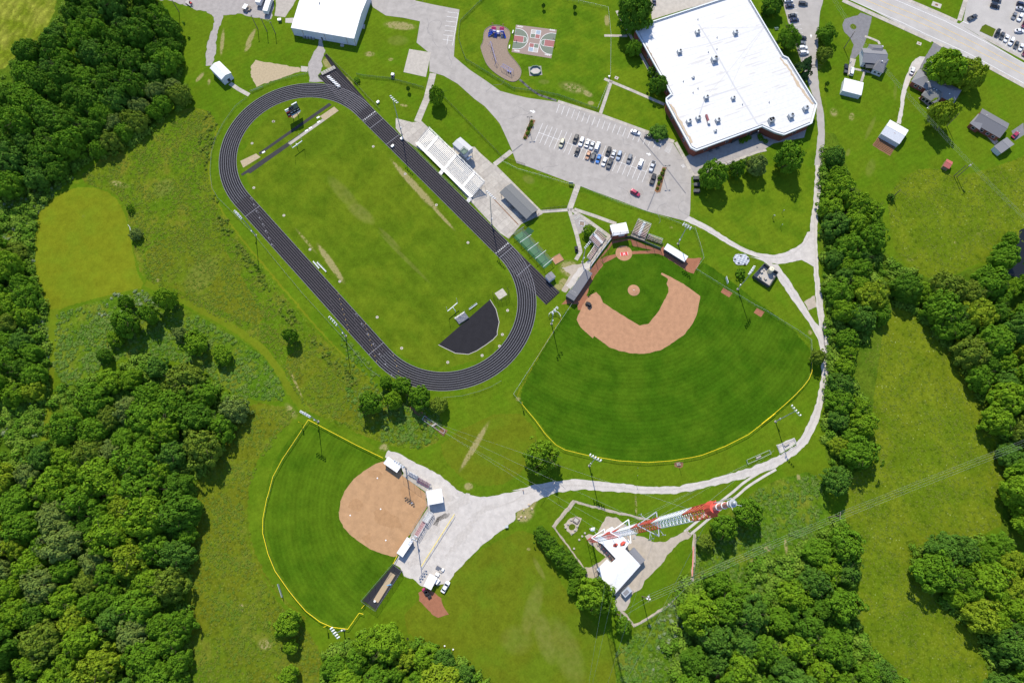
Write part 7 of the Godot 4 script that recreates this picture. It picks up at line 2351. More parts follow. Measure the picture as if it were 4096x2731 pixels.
func make_poles() -> void:
	light_pole("field light pole at the upper corner of the grandstand", Vector2(-51.8, -190.6), 25.0, PI * .74, 1, 5, 4.6)
	light_pole("field light pole on the plaza below the grandstand", Vector2(-9.11, -143.68), 25.0, PI * .74, 1, 6, 4.8)
	light_pole("upper field light pole outside the left straight of the track", Vector2(-114.4, -138), 20.5, -.82, 2, 4, 4.0)
	light_pole("lower field light pole outside the left straight of the track", Vector2(-70.7, -90.7), 20.5, -.82, 1, 5, 4.6)
	light_pole("field light pole beside the block-walled equipment yard", Vector2(98.2, -112.1), 20.5, -2.2, 2, 4, 3.6)
	light_pole("field light pole beside the curved batting cage", Vector2(16.9, -96.2), 18.0, .9, 2, 3, 3.0)
	light_pole("field light pole behind the silver-roofed dugout", Vector2(73.8, -133.8), 18.5, -.6, 2, 4, 3.4)
	light_pole("field light pole next to the left baseball bleachers", Vector2(31, -124.99), 18.0, .9, 1, 5, 3.6)
	light_pole("field light pole beyond the bottom of the baseball fence", Vector2(31, -36), 20.0, PI - .5, 2, 5, 4.4)
	light_pole("field light pole between the baseball fence and the drive bend", Vector2(107.8, -53.9), 20.5, 2.2, 1, 5, 4.6)
	light_pole("field light pole at the top corner of the softball fence", Vector2(-79.3, -53.9), 18.0, -.5, 2, 5, 4.0)
	light_pole("field light pole beside the upper softball dugout", Vector2(-42.54, -35.09), 16.5, -.6, 2, 5, 4.0)
	light_pole("field light pole beside the lower softball dugout", Vector2(-36.87, -7.24), 16.5, .9, 2, 4, 3.6)
	light_pole("field light pole at the bottom of the softball fence", Vector2(-62.8, 24.8), 16.5, 2.3, 2, 5, 4.0)
	# parking lot lamps
	for p in [[Vector2(8.1, -193.5), "twin-headed lamp post in the left planted island of the lot"], [Vector2(69.6, -167.9), "twin-headed lamp post in the right planted island of the lot"]]:
		var o := thing("lamp_post", p[1], "lamp post", v3(p[0]), .1)
		var s := mb()
		s.tube(Vector3.ZERO, Vector3(0, 9, 0), .1, .07, 8)
		obj("pole", s, M.steel_dark, o)
		for x in [-1, 1]:
			var l := mb()
			l.beam(Vector3(0, 8.9, 0), Vector3(x * .6, 9.0, 0), .07)
			l.box(Vector3(x * .9, 9.0, 0), Vector3(.8, .15, .45))
			obj("lamp_head", l, M.steel_dark, o)
	utility_pole("utility pole beside the looped house drive", Vector2(163.3, -239.6), 11.2, .7, 0)
	utility_pole("utility pole with a transformer at the lower edge of the house lawns", Vector2(204.5, -167.6), 10.8, .7, 1, 2.6)
	utility_pole("bare pole standing close to the lower lawn utility pole", Vector2(203.3, -168.1), 9.0, .7, 0, 0)
	utility_pole("utility pole at the edge of the right hand pasture", Vector2(124.3, -16), 10.2, 1.35, 0, 2.8)
	utility_pole("utility pole with white transformers inside the mast compound", Vector2(49.3, 13.1), 14.5, 1.4, 3, 2.6)
	utility_pole("thin pole in the middle of the upper pasture", Vector2(173.1, -157), 7.0, 0, 0, 0)
	utility_pole("pole beside the gravel yard at the top", Vector2(-167.1, -261.7), 9.0, .6, 0, 1.4)
	utility_pole("pole with a lamp between the brick house and the shingled house", Vector2(205.3, -195.1), 9.5, 0, 0, 0)
	utility_pole("short pole among the shrubs right of the mast compound", Vector2(39.6, 19.3), 9.0, 1.3, 0, 2.0)
	for q in [[Vector2(-126.3, -250.9), 9.5, "left"], [Vector2(-121.6, -249.6), 8.8, "middle"], [Vector2(-117.3, -248.4), 7.8, "right"]]:
		utility_pole("%s of the three wooden poles left of the metal hall" % q[2], q[0], q[1], .6, 0, 1.0)
	# wires
	var u1 := v3(Vector2(163.3, -239.6), 10.9)
	var u2 := v3(Vector2(204.5, -167.6), 10.5)
	var sd := (u2 - u1).cross(Vector3.UP).normalized()
	wires("wire of the power line over the house lawns", u1, u2, sd, [-1.0, -.4, .4, 1.0])
	wires("wire of the power line leaving the lawns over the school drive", u1, v3(Vector2(150.5, -278.1), 10.9), sd, [-1.0, 0, 1.0])
	wires("wire of the power line going on over the pasture", u2, v3(Vector2(233.5, -126.2), 10.5), sd, [-1.0, -.4, .4, 1.0])
	var m1 := v3(Vector2(49.3, 13.1), 14.2)
	var m2 := v3(Vector2(124.3, -16), 9.9)
	var sm := (m2 - m1).cross(Vector3.UP).normalized()
	wires("wire between the compound pole and the pasture pole", m1, m2, sm, [-1.1, -.4, .4, 1.1])
	wires("wire crossing the right hand pasture", m2, v3(Vector2(205.8, -45.4), 9.9), sm, [-1.2, -.5, .4, 1.2])
	wires("wire from the compound pole down to the shrubs", m1, v3(Vector2(39.6, 19.3), 8.8), sm, [-.7, .7])
	wires("wire between the three wooden poles", v3(Vector2(-126.3, -250.9), 9.2), v3(Vector2(-121.6, -249.6), 8.6), Vector3.FORWARD, [0.0, .4])
	wires("wire from the middle to the right wooden pole", v3(Vector2(-121.6, -249.6), 8.6), v3(Vector2(-117.3, -248.4), 7.6), Vector3.FORWARD, [0.0, .4])

# ---------- small things
func cart(p: Vector2, yaw: float, label: String, paint: String, roof := true) -> void:
	var o := thing("utility_cart", label, "cart", v3(p), yaw)
	var b := mb()
	b.box(Vector3(0, .55, 0), Vector3(2.6, .4, 1.3))
	b.box(Vector3(1.0, .85, 0), Vector3(.7, .3, 1.2))
	obj("body", b, M[paint], o)
	var bed := mb()
	bed.box(Vector3(-.9, .85, 0), Vector3(.9, .3, 1.3))
	obj("bed", bed, M.black, o)
	var s := mb()
	s.box(Vector3(.1, .9, 0), Vector3(.5, .15, 1.1))
	s.box(Vector3(-.2, 1.15, 0), Vector3(.12, .5, 1.1))
	obj("seat", s, M.rubber, o)
	if roof:
		var r := mb()
		r.box(Vector3(.15, 1.85, 0), Vector3(1.4, .07, 1.25))
		for x in [-.5, .8]:
			for z in [-.55, .55]: r.beam(Vector3(x, .9, z), Vector3(x, 1.85, z), .05)
		obj("roof", r, M[paint], o)
	for x in [-.85, .9]:
		for z in [-.6, .6]:
			var w := mb()
			w.tube(Vector3(x, .3, z - .11), Vector3(x, .3, z + .11), .3, .3, 12)
			obj("wheel", w, M.rubber, o)

func person(p: Vector2, yaw: float) -> void:
	var o := thing("person", "person in a dark red top walking on the gravel drive", "person", v3(p, .034), yaw)
	# joints: [a, b, ra, rb]
	var bones := [
		[Vector3(0, 1.0, 0), Vector3(0, 1.38, .02), .15, .17], [Vector3(0, .92, 0), Vector3(0, 1.05, 0), .16, .15], [Vector3(-.17, 1.4, .02), Vector3(.17, 1.4, .02), .08, .08], [Vector3(0, 1.42, .02), Vector3(0, 1.54, .04), .06, .055],
		[Vector3(0, 1.6, .04), Vector3(0, 1.69, .03), .09, .095],
		[Vector3(-.2, 1.4, .02), Vector3(-.26, 1.12, .06), .055, .045], [Vector3(-.26, 1.12, .06), Vector3(-.24, .9, .2), .043, .033],
		[Vector3(.2, 1.4, .02), Vector3(.26, 1.12, -.06), .055, .045], [Vector3(.26, 1.12, -.06), Vector3(.25, .88, -.02), .043, .033],
		[Vector3(-.09, .92, 0), Vector3(-.1, .5, .16), .09, .06], [Vector3(-.1, .5, .16), Vector3(-.1, .1, .1), .058, .04], [Vector3(-.1, .06, .08), Vector3(-.1, .05, .26), .045, .035],
		[Vector3(.09, .92, 0), Vector3(.1, .5, -.06), .09, .06], [Vector3(.1, .5, -.06), Vector3(.1, .12, -.26), .058, .04], [Vector3(.1, .08, -.28), Vector3(.1, .05, -.12), .045, .035]]
	for s in [-1, 1]:
		var w := Vector3(-.24, .88, .22) if s < 0 else Vector3(.25, .86, -.01)
		bones.append([w, w + Vector3(0, -.08, .02), .035, .034])
		for f in 4: bones.append([w + Vector3(0, -.08, -.03 + f * .02), w + Vector3(s * -.02, -.15 + absf(f - 1.5) * .012, -.02 + f * .018), .011, .009])
		bones.append([w + Vector3(s * -.02, -.03, .03), w + Vector3(s * -.05, -.09, .05), .012, .01])
	var skin := Color(.5, .3, .2)
	var net := surface_net(bones, Vector3(-.45, -.02, -.45), Vector3(.45, 1.85, .45), .028, .025)
	for i in net.v.size():
		var q: Vector3 = net.v[i]
		var col := Color(.03, .035, .06)
		if q.y > .98: col = Color(.3, .03, .04)
		if q.y > 1.5 or (absf(q.x) > .2 and q.y < 1.22): col = skin
		if q.y < .1: col = Color(.04, .04, .04)
		net.c[i] = col
	var m := StandardMaterial3D.new()
	m.vertex_color_use_as_albedo = true
	m.roughness = .8
	obj("body", net, m, o)
	var hair := mb()
	hair.ball(Vector3(0, 1.71, .015), Vector3(.108, .105, .118), 14)
	obj("hair", hair, M.wood, o)
	for e in [-.035, .035]:
		var y := mb()
		y.ball(Vector3(e, 1.65, .125), Vector3(.013, .01, .01), 6)
		obj("eye", y, M.black, o)
	var nose := mb()
	nose.ball(Vector3(0, 1.62, .135), Vector3(.014, .022, .02), 6)
	obj("nose", nose, M.rock_tan, o)

func surface_net(bones: Array, lo: Vector3, hi: Vector3, cell: float, k: float) -> MB:
	var nx := int((hi.x - lo.x) / cell) + 2
	var ny := int((hi.y - lo.y) / cell) + 2
	var nz := int((hi.z - lo.z) / cell) + 2
	var f := PackedFloat32Array()
	f.resize(nx * ny * nz)
	f.fill(1.0)
	for b in bones:
		var A: Vector3 = b[0]
		var B: Vector3 = b[1]
		var r: float = maxf(b[2], b[3]) + .1
		var mn := (Vector3(minf(A.x, B.x), minf(A.y, B.y), minf(A.z, B.z)) - Vector3.ONE * r - lo) / cell
		var mx := (Vector3(maxf(A.x, B.x), maxf(A.y, B.y), maxf(A.z, B.z)) + Vector3.ONE * r - lo) / cell
		var ab := B - A
		var dd := maxf(ab.dot(ab), 1e-9)
		for z in range(maxi(0, int(mn.z)), mini(nz, int(mx.z) + 2)):
			for y in range(maxi(0, int(mn.y)), mini(ny, int(mx.y) + 2)):
				for x in range(maxi(0, int(mn.x)), mini(nx, int(mx.x) + 2)):
					var p := lo + Vector3(x, y, z) * cell
					var t := clampf((p - A).dot(ab) / dd, 0, 1)
					var d := p.distance_to(A + ab * t) - lerpf(b[2], b[3], t)
					var i := (z * ny + y) * nx + x
					var h := clampf(.5 + .5 * (f[i] - d) / k, 0, 1)
					f[i] = lerpf(f[i], d, h) - k * h * (1 - h)
	var vid := {}
	var pos := PackedVector3Array()
	for z in nz - 1:
		for y in ny - 1:
			for x in nx - 1:
				var s := Vector3.ZERO
				var n := 0
				for e in [[0, 0, 0, 1, 0, 0], [0, 1, 0, 1, 1, 0], [0, 0, 1, 1, 0, 1], [0, 1, 1, 1, 1, 1], [0, 0, 0, 0, 1, 0], [1, 0, 0, 1, 1, 0], [0, 0, 1, 0, 1, 1], [1, 0, 1, 1, 1, 1], [0, 0, 0, 0, 0, 1], [1, 0, 0, 1, 0, 1], [0, 1, 0, 0, 1, 1], [1, 1, 0, 1, 1, 1]]:
					var a: float = f[((z + e[2]) * ny + y + e[1]) * nx + x + e[0]]
					var b: float = f[((z + e[5]) * ny + y + e[4]) * nx + x + e[3]]
					if (a < 0) != (b < 0):
						s += Vector3(x + e[0], y + e[1], z + e[2]).lerp(Vector3(x + e[3], y + e[4], z + e[5]), a / (a - b))
						n += 1
				if n > 0:
					vid[(z * ny + y) * nx + x] = pos.size()
					pos.append(lo + s / n * cell)
	var o := mb(true)
	for z in range(1, nz - 1):
		for y in range(1, ny - 1):
			for x in range(1, nx - 1):
				var i := (z * ny + y) * nx + x
				for ax in 3:
					var st: int = [1, nx, nx * ny][ax]
					if (f[i] < 0) == (f[i + st] < 0): continue
					var u: int = [nx, nx * ny, 1][ax]
					var w: int = [nx * ny, 1, nx][ax]
					var q := [i, i - u, i - u - w, i - w]
					if q.any(func(t): return not vid.has(t)): continue
					var dir: Vector3 = [Vector3.RIGHT, Vector3.UP, Vector3.BACK][ax] * (1.0 if f[i] < 0 else -1.0)
					o.face(pos[vid[q[0]]], pos[vid[q[1]]], pos[vid[q[2]]], pos[vid[q[3]]], dir)
	return o

func make_small() -> void:
	cart(Vector2(28.5, -130.9), 1.65, "black utility cart on the grass left of the bleachers", "black")
	cart(Vector2(33, -104.8), -.65, "black utility cart dragging the baseball infield", "black")
	cart(Vector2(-31.78, 12.34), 2.2, "dark utility cart on the clay below the cart shelter", "black", false)
	cart(Vector2(-32.99, 11.25), 2.2, "pink utility cart under the edge of the cart shelter", "play_red", false)
	cart(Vector2(-28.64, 8.07), .9, "white golf cart beside the cart shelter", "paint_white")
	cart(Vector2(-57.7, -222.8), 1.4, "white golf cart on the lawn above the chain-link fence", "paint_white")
	# drag mat behind the infield cart
	person(Vector2(4.4, -26.2), PI * .5)
	# dumpsters
	for d in [[Vector2(84.5, -166.4), "topmost dark dumpster at the corner of the lot"], [Vector2(84.5, -163), "middle dark dumpster at the corner of the lot"], [Vector2(84.1, -159.8), "lowest dark dumpster at the corner of the lot"]]:
		var o := thing("dumpster", d[1], "dumpster", v3(d[0]), -.05)
		var b := mb()
		b.obox(Vector3(0, .7, 0), Vector3(1.3, 0, 0), Vector3(0, .6, 0), Vector3(0, 0, .85))
		obj("bin", b, M.black, o)
		for x in [-.65, .65]:
			var l := mb()
			l.obox(Vector3(x, 1.36, -.05), Vector3(.6, 0, 0), Vector3(0, .04, 0), Vector3(0, .1, .85))
			obj("lid", l, M.steel_dark, o)
		for x in [-1.36, 1.36]:
			var s := mb()
			s.box(Vector3(x, .9, 0), Vector3(.1, .15, 1.1))
			obj("fork_sleeve", s, M.steel_grey, o)
	# box on a post and green cabinet by the hall
	for c in [[Vector2(-115.8, -256), "green electrical cabinet on the grass left of the metal hall", 1.6, 1.3], [Vector2(-2.1, -12.4), "small green cabinet on the lawn left of the mast compound", 1.1, 1.0], [Vector2(47, -222.4), "dark green bin at the playground gate", .8, 1.0]]:
		var o := thing("utility_cabinet", c[1], "cabinet", v3(c[0]), .1)
		var b := mb()
		b.box(Vector3(0, c[3] * .5, 0), Vector3(c[2], c[3], c[2] * .8))
		obj("housing", b, M.green_box, o)
		var l := mb()
		l.box(Vector3(0, c[3] + .04, 0), Vector3(c[2] + .1, .08, c[2] * .8 + .1))
		obj("lid", l, M.galv, o)
	# planted islands in the lot
	for q in [[[8.7,-199,11.5,-198.2,7,-187,4.6,-187.8], "long planted island at the left end of the stalls"], [[69.4,-173.1,71.7,-172.8,67.9,-159.6,66,-159,64.7,-160.2], "long planted island at the right end of the stalls"]]:
		var o := thing("planted_island", q[1], "planter", Vector3.ZERO)
		var p := pv(q[0])
		var k := mb()
		k.prism(p, .03, .16)
		obj("kerb", k, M.concrete, o)
		var e := mb()
		e.flat(Geometry2D.offset_polygon(p, -.25)[0], .18)
		obj("planting_bed", e, M.soil, o)
	# picnic tables by the terrace and by the houses
	for t in [[Vector2(97.7, -174), .45, "left white stone bench table on the lawn below the terrace", "stone"], [Vector2(100.4, -175), .45, "right white stone bench table on the lawn below the terrace", "stone"], [Vector2(131.3, -251.2), .2, "dark green picnic table on the lawn right of the school", "green_box"], [Vector2(92.2, -181.6), .4, "dark table against the school wall on the terrace", "steel_dark"], [Vector2(95.6, -182.9), .4, "second dark table against the school wall on the terrace", "steel_dark"], [Vector2(198.6, -204.6), .7, "white garden table on the patio of the brick house", "paint_white"]]:
		picnic_table(t[0], t[1], t[2], t[3])
	# posts of the old game in the lawn by the drive
	for p in [[Vector2(117.5, -146.5), "left"], [Vector2(121.9, -149.2), "upper right"], [Vector2(120.3, -142.1), "lower right"], [Vector2(117.2, -146.8), "leftmost"]]:
		var o := thing("lawn_post", "%s of the dark posts standing in the lawn inside the drive loop" % p[1], "post", v3(p[0]), .5)
		var s := mb()
		s.tube(Vector3.ZERO, Vector3(0, 2.4, 0), .07)
		obj("post", s, M.steel_dark, o)
		var h := mb()
		h.box(Vector3(0, 2.5, 0), Vector3(.5, .35, .12))
		obj("sign", h, M.galv, o)
	# lone leaning goal frame in the rough
	var gf := thing("field_marker", "pale broken irrigation pipe lying by a shrub at the hay field edge", "pipe", v3(Vector2(-170.9, -141.5)))
	var gm := mb()
	gm.tube(Vector3(-1.2, .6, -1.4), Vector3(.2, 1.2, 0), .07)
	gm.tube(Vector3(.2, 1.2, 0), Vector3(1.3, .4, 4.6), .12)
	obj("pipe", gm, M.white_metal, gf)
	# boards, signs and boxes round the softball field
	for b in [[Vector2(-87.7, 11), 1.15, "grey sign board lying outside the left of the softball fence", 5.2, .9], [Vector2(26.9, -163.7), .1, "small blue sign board at the edge of the parking lot", 2.0, .9], [Vector2(68.8, -198), .2, "x", 0, 0]]:
		if b[3] == 0: continue
		var o := thing("sign_board", b[2], "sign board", v3(b[0]), -b[1])
		var s := mb()
		s.box(Vector3(0, 1.5, 0), Vector3(b[3], 1.6, .12))
		obj("board", s, M.galv, o)
		for x in [-.4, .4]:
			var l := mb()
			l.tube(Vector3(x * b[3], 0, 0), Vector3(x * b[3], 1.0, 0), .07)
			obj("post", l, M.steel_grey, o)
	# stakes down the lawn by the mast compound
	for p in Z_list([50.2,-35,49.9,-32,49.6,-28,48.8,-23.7,48.7,-21.9,48.3,-18.7,48.3,-18]):
		var o := thing("survey_stake", "thin stake standing in a line across the gravel drive", "stake", v3(p), 0, "line of stakes by the mast compound")
		var s := mb()
		s.tube(Vector3.ZERO, Vector3(0, 1.5, 0), .05)
		obj("stake", s, M.wood_grey, o)
		var f := mb()
		f.box(Vector3(0, 1.4, 0), Vector3(.25, .25, .08))
		obj("cap", f, M.stone, o)
	# white sockets of the yard: bins, hydrants and pale markers on lawns
	for p in [[Vector2(-64, -207.9), "white storage bin against the chute fence"], [Vector2(-51.6, -187.8), "white starter box at the edge of the track"], [Vector2(-55.7, -183.7), "small white lane box on the track"]]:
		var o := thing("white_box", p[1], "box", v3(p[0], .06), .8)
		var s := mb()
		s.box(Vector3(0, .4, 0), Vector3(1.3, .8, .8))
		obj("body", s, M.paint_white, o)
		var l := mb()
		l.box(Vector3(0, .85, 0), Vector3(1.4, .1, .9))
		obj("lid", l, M.galv, o)
	# old concrete base ruin outside the baseball fence
	var rb := thing("pump_box", "low concrete pump box on bare soil outside the baseball fence", "pump box", v3(Vector2(66.8, -36.6)))
	var rs := mb()
	rs.box(Vector3(0, .2, 0), Vector3(1.6, .4, 1.2), .2)
	obj("box", rs, M.wood_grey, rb)
	var rp := mb()
	rp.tube(Vector3(0, .4, 0), Vector3(0, 5.5, 0), .08)
	obj("post", rp, M.steel_dark, rb)
	sheet("bare_soil", [65,-37.1,66.7,-37.6,68.8,-37.3,68.7,-35.7,67,-35,65.1,-35.7], "soil", .016, .5, 91)
	# rocks by the gravel edge
	for p in Z_list([104.8,17.9,106.5,17,107.7,16,107,18.3,105.8,18.9,108.1,14.5] + [4.6,-18.9,6.7,-20.7,3.6,-16.2,7.8,-19.3,5.2,-16,2.7,-15.3]):
		var o := thing("rock", "pale rock among the scatter at the scrub edge", "rock", v3(p), rng.randf() * 6.0, "pale scattered rocks")
		var s := mb()
		s.ball(Vector3(0, .15, 0), Vector3(.6, .35, .45), 7)
		obj("stone", s, M.rock_tan, o)
	# tyres and buckets at the edge of the lower wood
	tyre(Vector2(-38.9, 27.9), "black tyre at the edge of the lower wood", "tyre by the lower wood")
	for p in [[Vector2(-25, 30.3), "left"], [Vector2(-21.8, 31.5), "right"]]:
		var o := thing("orange_bucket", "%s orange bucket at the edge of the lower wood" % p[1], "bucket", v3(p[0]))
		var s := mb()
		s.tube(Vector3.ZERO, Vector3(0, .5, 0), .22, .28, 10)
		obj("pail", s, M.paint_yellow, o)
		var r := mb()
		r.tube(Vector3(0, .48, 0), Vector3(0, .53, 0), .3, .3, 10)
		obj("rim", r, M.paint_white, o)

# ---------- vehicles
func loft(b: MB, secs: Array) -> void:
	for s in secs.size() - 1:
		var p: Array = secs[s]
		var q: Array = secs[s + 1]
		var c := Vector3.ZERO
		for v in p: c += v
		for v in q: c += v
		c /= p.size() * 2
		for i in p.size():
			var j := (i + 1) % p.size()
			b.face(p[i], p[j], q[j], q[i], (p[i] + p[j] + q[i] + q[j]) * .25 - c)
	for e in [0, secs.size() - 1]:
		var p: Array = secs[e]
		for i in range(1, p.size() - 1): b.face3(p[0], p[i], p[i + 1], Vector3.LEFT if e == 0 else Vector3.RIGHT)

func sec(x: float, w: float, y0: float, y1: float) -> Array:
	var r := minf(.16, (y1 - y0) * .3)
	return [Vector3(x, y0, -w + .06), Vector3(x, y0 + .12, -w), Vector3(x, y1 - r, -w), Vector3(x, y1, -w + r), Vector3(x, y1, w - r), Vector3(x, y1 - r, w), Vector3(x, y0 + .12, w), Vector3(x, y0, w - .06)]

func make_vehicle(kind: String) -> Node3D:
	var o := Node3D.new()
	var L := 4.6
	var W := .9
	var body := mb()
	var cab := []   # x0 bottom, x0 top, x1 top, x1 bottom, height
	var belt := .88
	match kind:
		"sedan":
			loft(body, [sec(-2.3, .72, .4, .8), sec(-2.15, .86, .3, .92), sec(-1.5, .9, .28, .95), sec(0, .91, .26, .92), sec(1.0, .9, .26, .9), sec(1.9, .86, .28, .8), sec(2.3, .68, .38, .62)])
			cab = [-1.75, -1.0, .35, 1.15, 1.43]
		"suv":
			L = 4.75
			loft(body, [sec(-2.35, .8, .45, 1.0), sec(-2.25, .92, .35, 1.08), sec(-1.2, .95, .32, 1.06), sec(.3, .95, .32, 1.04), sec(1.0, .94, .32, 1.02), sec(2.0, .9, .34, .92), sec(2.37, .72, .42, .7)])
			cab = [-2.28, -2.0, .4, 1.1, 1.72]
			belt = 1.03
		"van":
			L = 5.0
			loft(body, [sec(-2.5, .86, .4, 1.1), sec(-2.4, .96, .32, 1.15), sec(0, .98, .3, 1.12), sec(1.4, .96, .3, 1.05), sec(2.2, .9, .34, .92), sec(2.5, .74, .42, .72)])
			cab = [-2.45, -2.3, .9, 1.7, 1.85]
			belt = 1.1
		"pickup":
			L = 5.7
			loft(body, [sec(-2.85, .9, .5, 1.05), sec(-2.75, .96, .42, 1.1), sec(0, .97, .4, 1.1), sec(1.3, .96, .4, 1.1), sec(2.5, .93, .42, 1.04), sec(2.85, .78, .5, .8)])
			cab = [-.75, -.6, .75, 1.35, 1.8]
			belt = 1.08
	obj("body", body, M.paint_white, o)
	var h: float = cab[4]
	var wt := W - .22
	var P := [Vector3(cab[0], belt, 0), Vector3(cab[1], h - .06, 0), Vector3(cab[2], h - .06, 0), Vector3(cab[3], belt, 0)]
	var core := mb()
	var zb := Vector3(0, 0, W - .06)
	var zt := Vector3(0, 0, wt)
	core.face(P[0] - zb, P[0] + zb, P[1] + zt, P[1] - zt, Vector3.LEFT)
	core.face(P[3] - zb, P[3] + zb, P[2] + zt, P[2] - zt, Vector3.RIGHT)
	for s in [-1, 1]: core.face(P[0] + zb * s, P[3] + zb * s, P[2] + zt * s, P[1] + zt * s, Vector3(0, 0, s))
	obj("pillar", core, M.paint_white, o)
	var up := Vector3.UP * .004
	var inset := func(a: Vector3, b: Vector3, c: Vector3, d: Vector3, n: Vector3, t: float, name_: String) -> void:
		var m: Vector3 = (a + b + c + d) * .25
		var g := mb()
		g.face(a.lerp(m, t) + n * .012, b.lerp(m, t) + n * .012, c.lerp(m, t) + n * .012, d.lerp(m, t) + n * .012, n)
		obj(name_, g, M.glass, o)
	inset.call(P[3] - zb, P[3] + zb, P[2] + zt, P[2] - zt, Vector3(.7, .7, 0), .07, "windscreen")
	inset.call(P[0] - zb, P[0] + zb, P[1] + zt, P[1] - zt, Vector3(-.7, .7, 0), .1, "rear_window")
	for s in [-1, 1]:
		var mb_ := P[0].lerp(P[3], .5) as Vector3
		var mt := P[1].lerp(P[2], .5) as Vector3
		inset.call(P[0] + zb * s, mb_ + zb * s, mt + zt * s, P[1] + zt * s, Vector3(0, .3, s), .1, "side_window")
		inset.call(mb_ + zb * s, P[3] + zb * s, P[2] + zt * s, mt + zt * s, Vector3(0, .3, s), .1, "side_window")
	var roof := mb()
	var rs := []
	for x in [[cab[1] - .05, wt - .12, h - .03], [cab[1] + .15, wt + .01, h], [(cab[1] + cab[2]) * .5, wt + .02, h + .02], [cab[2] - .15, wt + .01, h], [cab[2] + .06, wt - .1, h - .04]]:
		rs.append([Vector3(x[0], x[2] - .08, -x[1]), Vector3(x[0], x[2], -x[1] + .12), Vector3(x[0], x[2], x[1] - .12), Vector3(x[0], x[2] - .08, x[1])])
	loft(roof, rs)
	obj("roof", roof, M.paint_white, o)
	if kind == "pickup":
		var bed := mb()
		bed.box(Vector3(-1.75, 1.105, 0), Vector3(1.9, .02, 1.6))
		obj("cargo_bed", bed, M.steel_dark, o)
		var rail := mb()
		for z in [-.88, .88]: rail.box(Vector3(-1.75, 1.18, z), Vector3(2.05, .16, .1))
		rail.box(Vector3(-2.76, 1.18, 0), Vector3(.1, .16, 1.8))
		obj("bed_rail", rail, M.paint_white, o)
	for x in [-L * .5 + .85, L * .5 - .9]:
		for s in [-1, 1]:
			var w := mb()
			w.tube(Vector3(x, .33, s * (W - .22)), Vector3(x, .33, s * (W + .02)), .33, .33, 14)
			var t := obj("wheel", w, M.rubber, o)
			var r := mb()
			r.tube(Vector3(x, .33, s * (W + .0)), Vector3(x, .33, s * (W + .03)), .2, .2, 10)
			obj("rim", r, M.galv, t)
	for s in [-1, 1]:
		var hl := mb()
		hl.box(Vector3(L * .5 - .14, .66, s * .58), Vector3(.2, .14, .3))
		obj("headlight", hl, M.fascia, o)
		var tl := mb()
		tl.box(Vector3(-L * .5 + .05, .82, s * .66), Vector3(.1, .16, .22))
		obj("tail_light", tl, M.sign_red, o)
		var mi := mb()
		mi.box(Vector3(cab[3] - .25, belt + .08, s * (W + .08)), Vector3(.14, .12, .18))
		obj("mirror", mi, M.black, o)
	return o

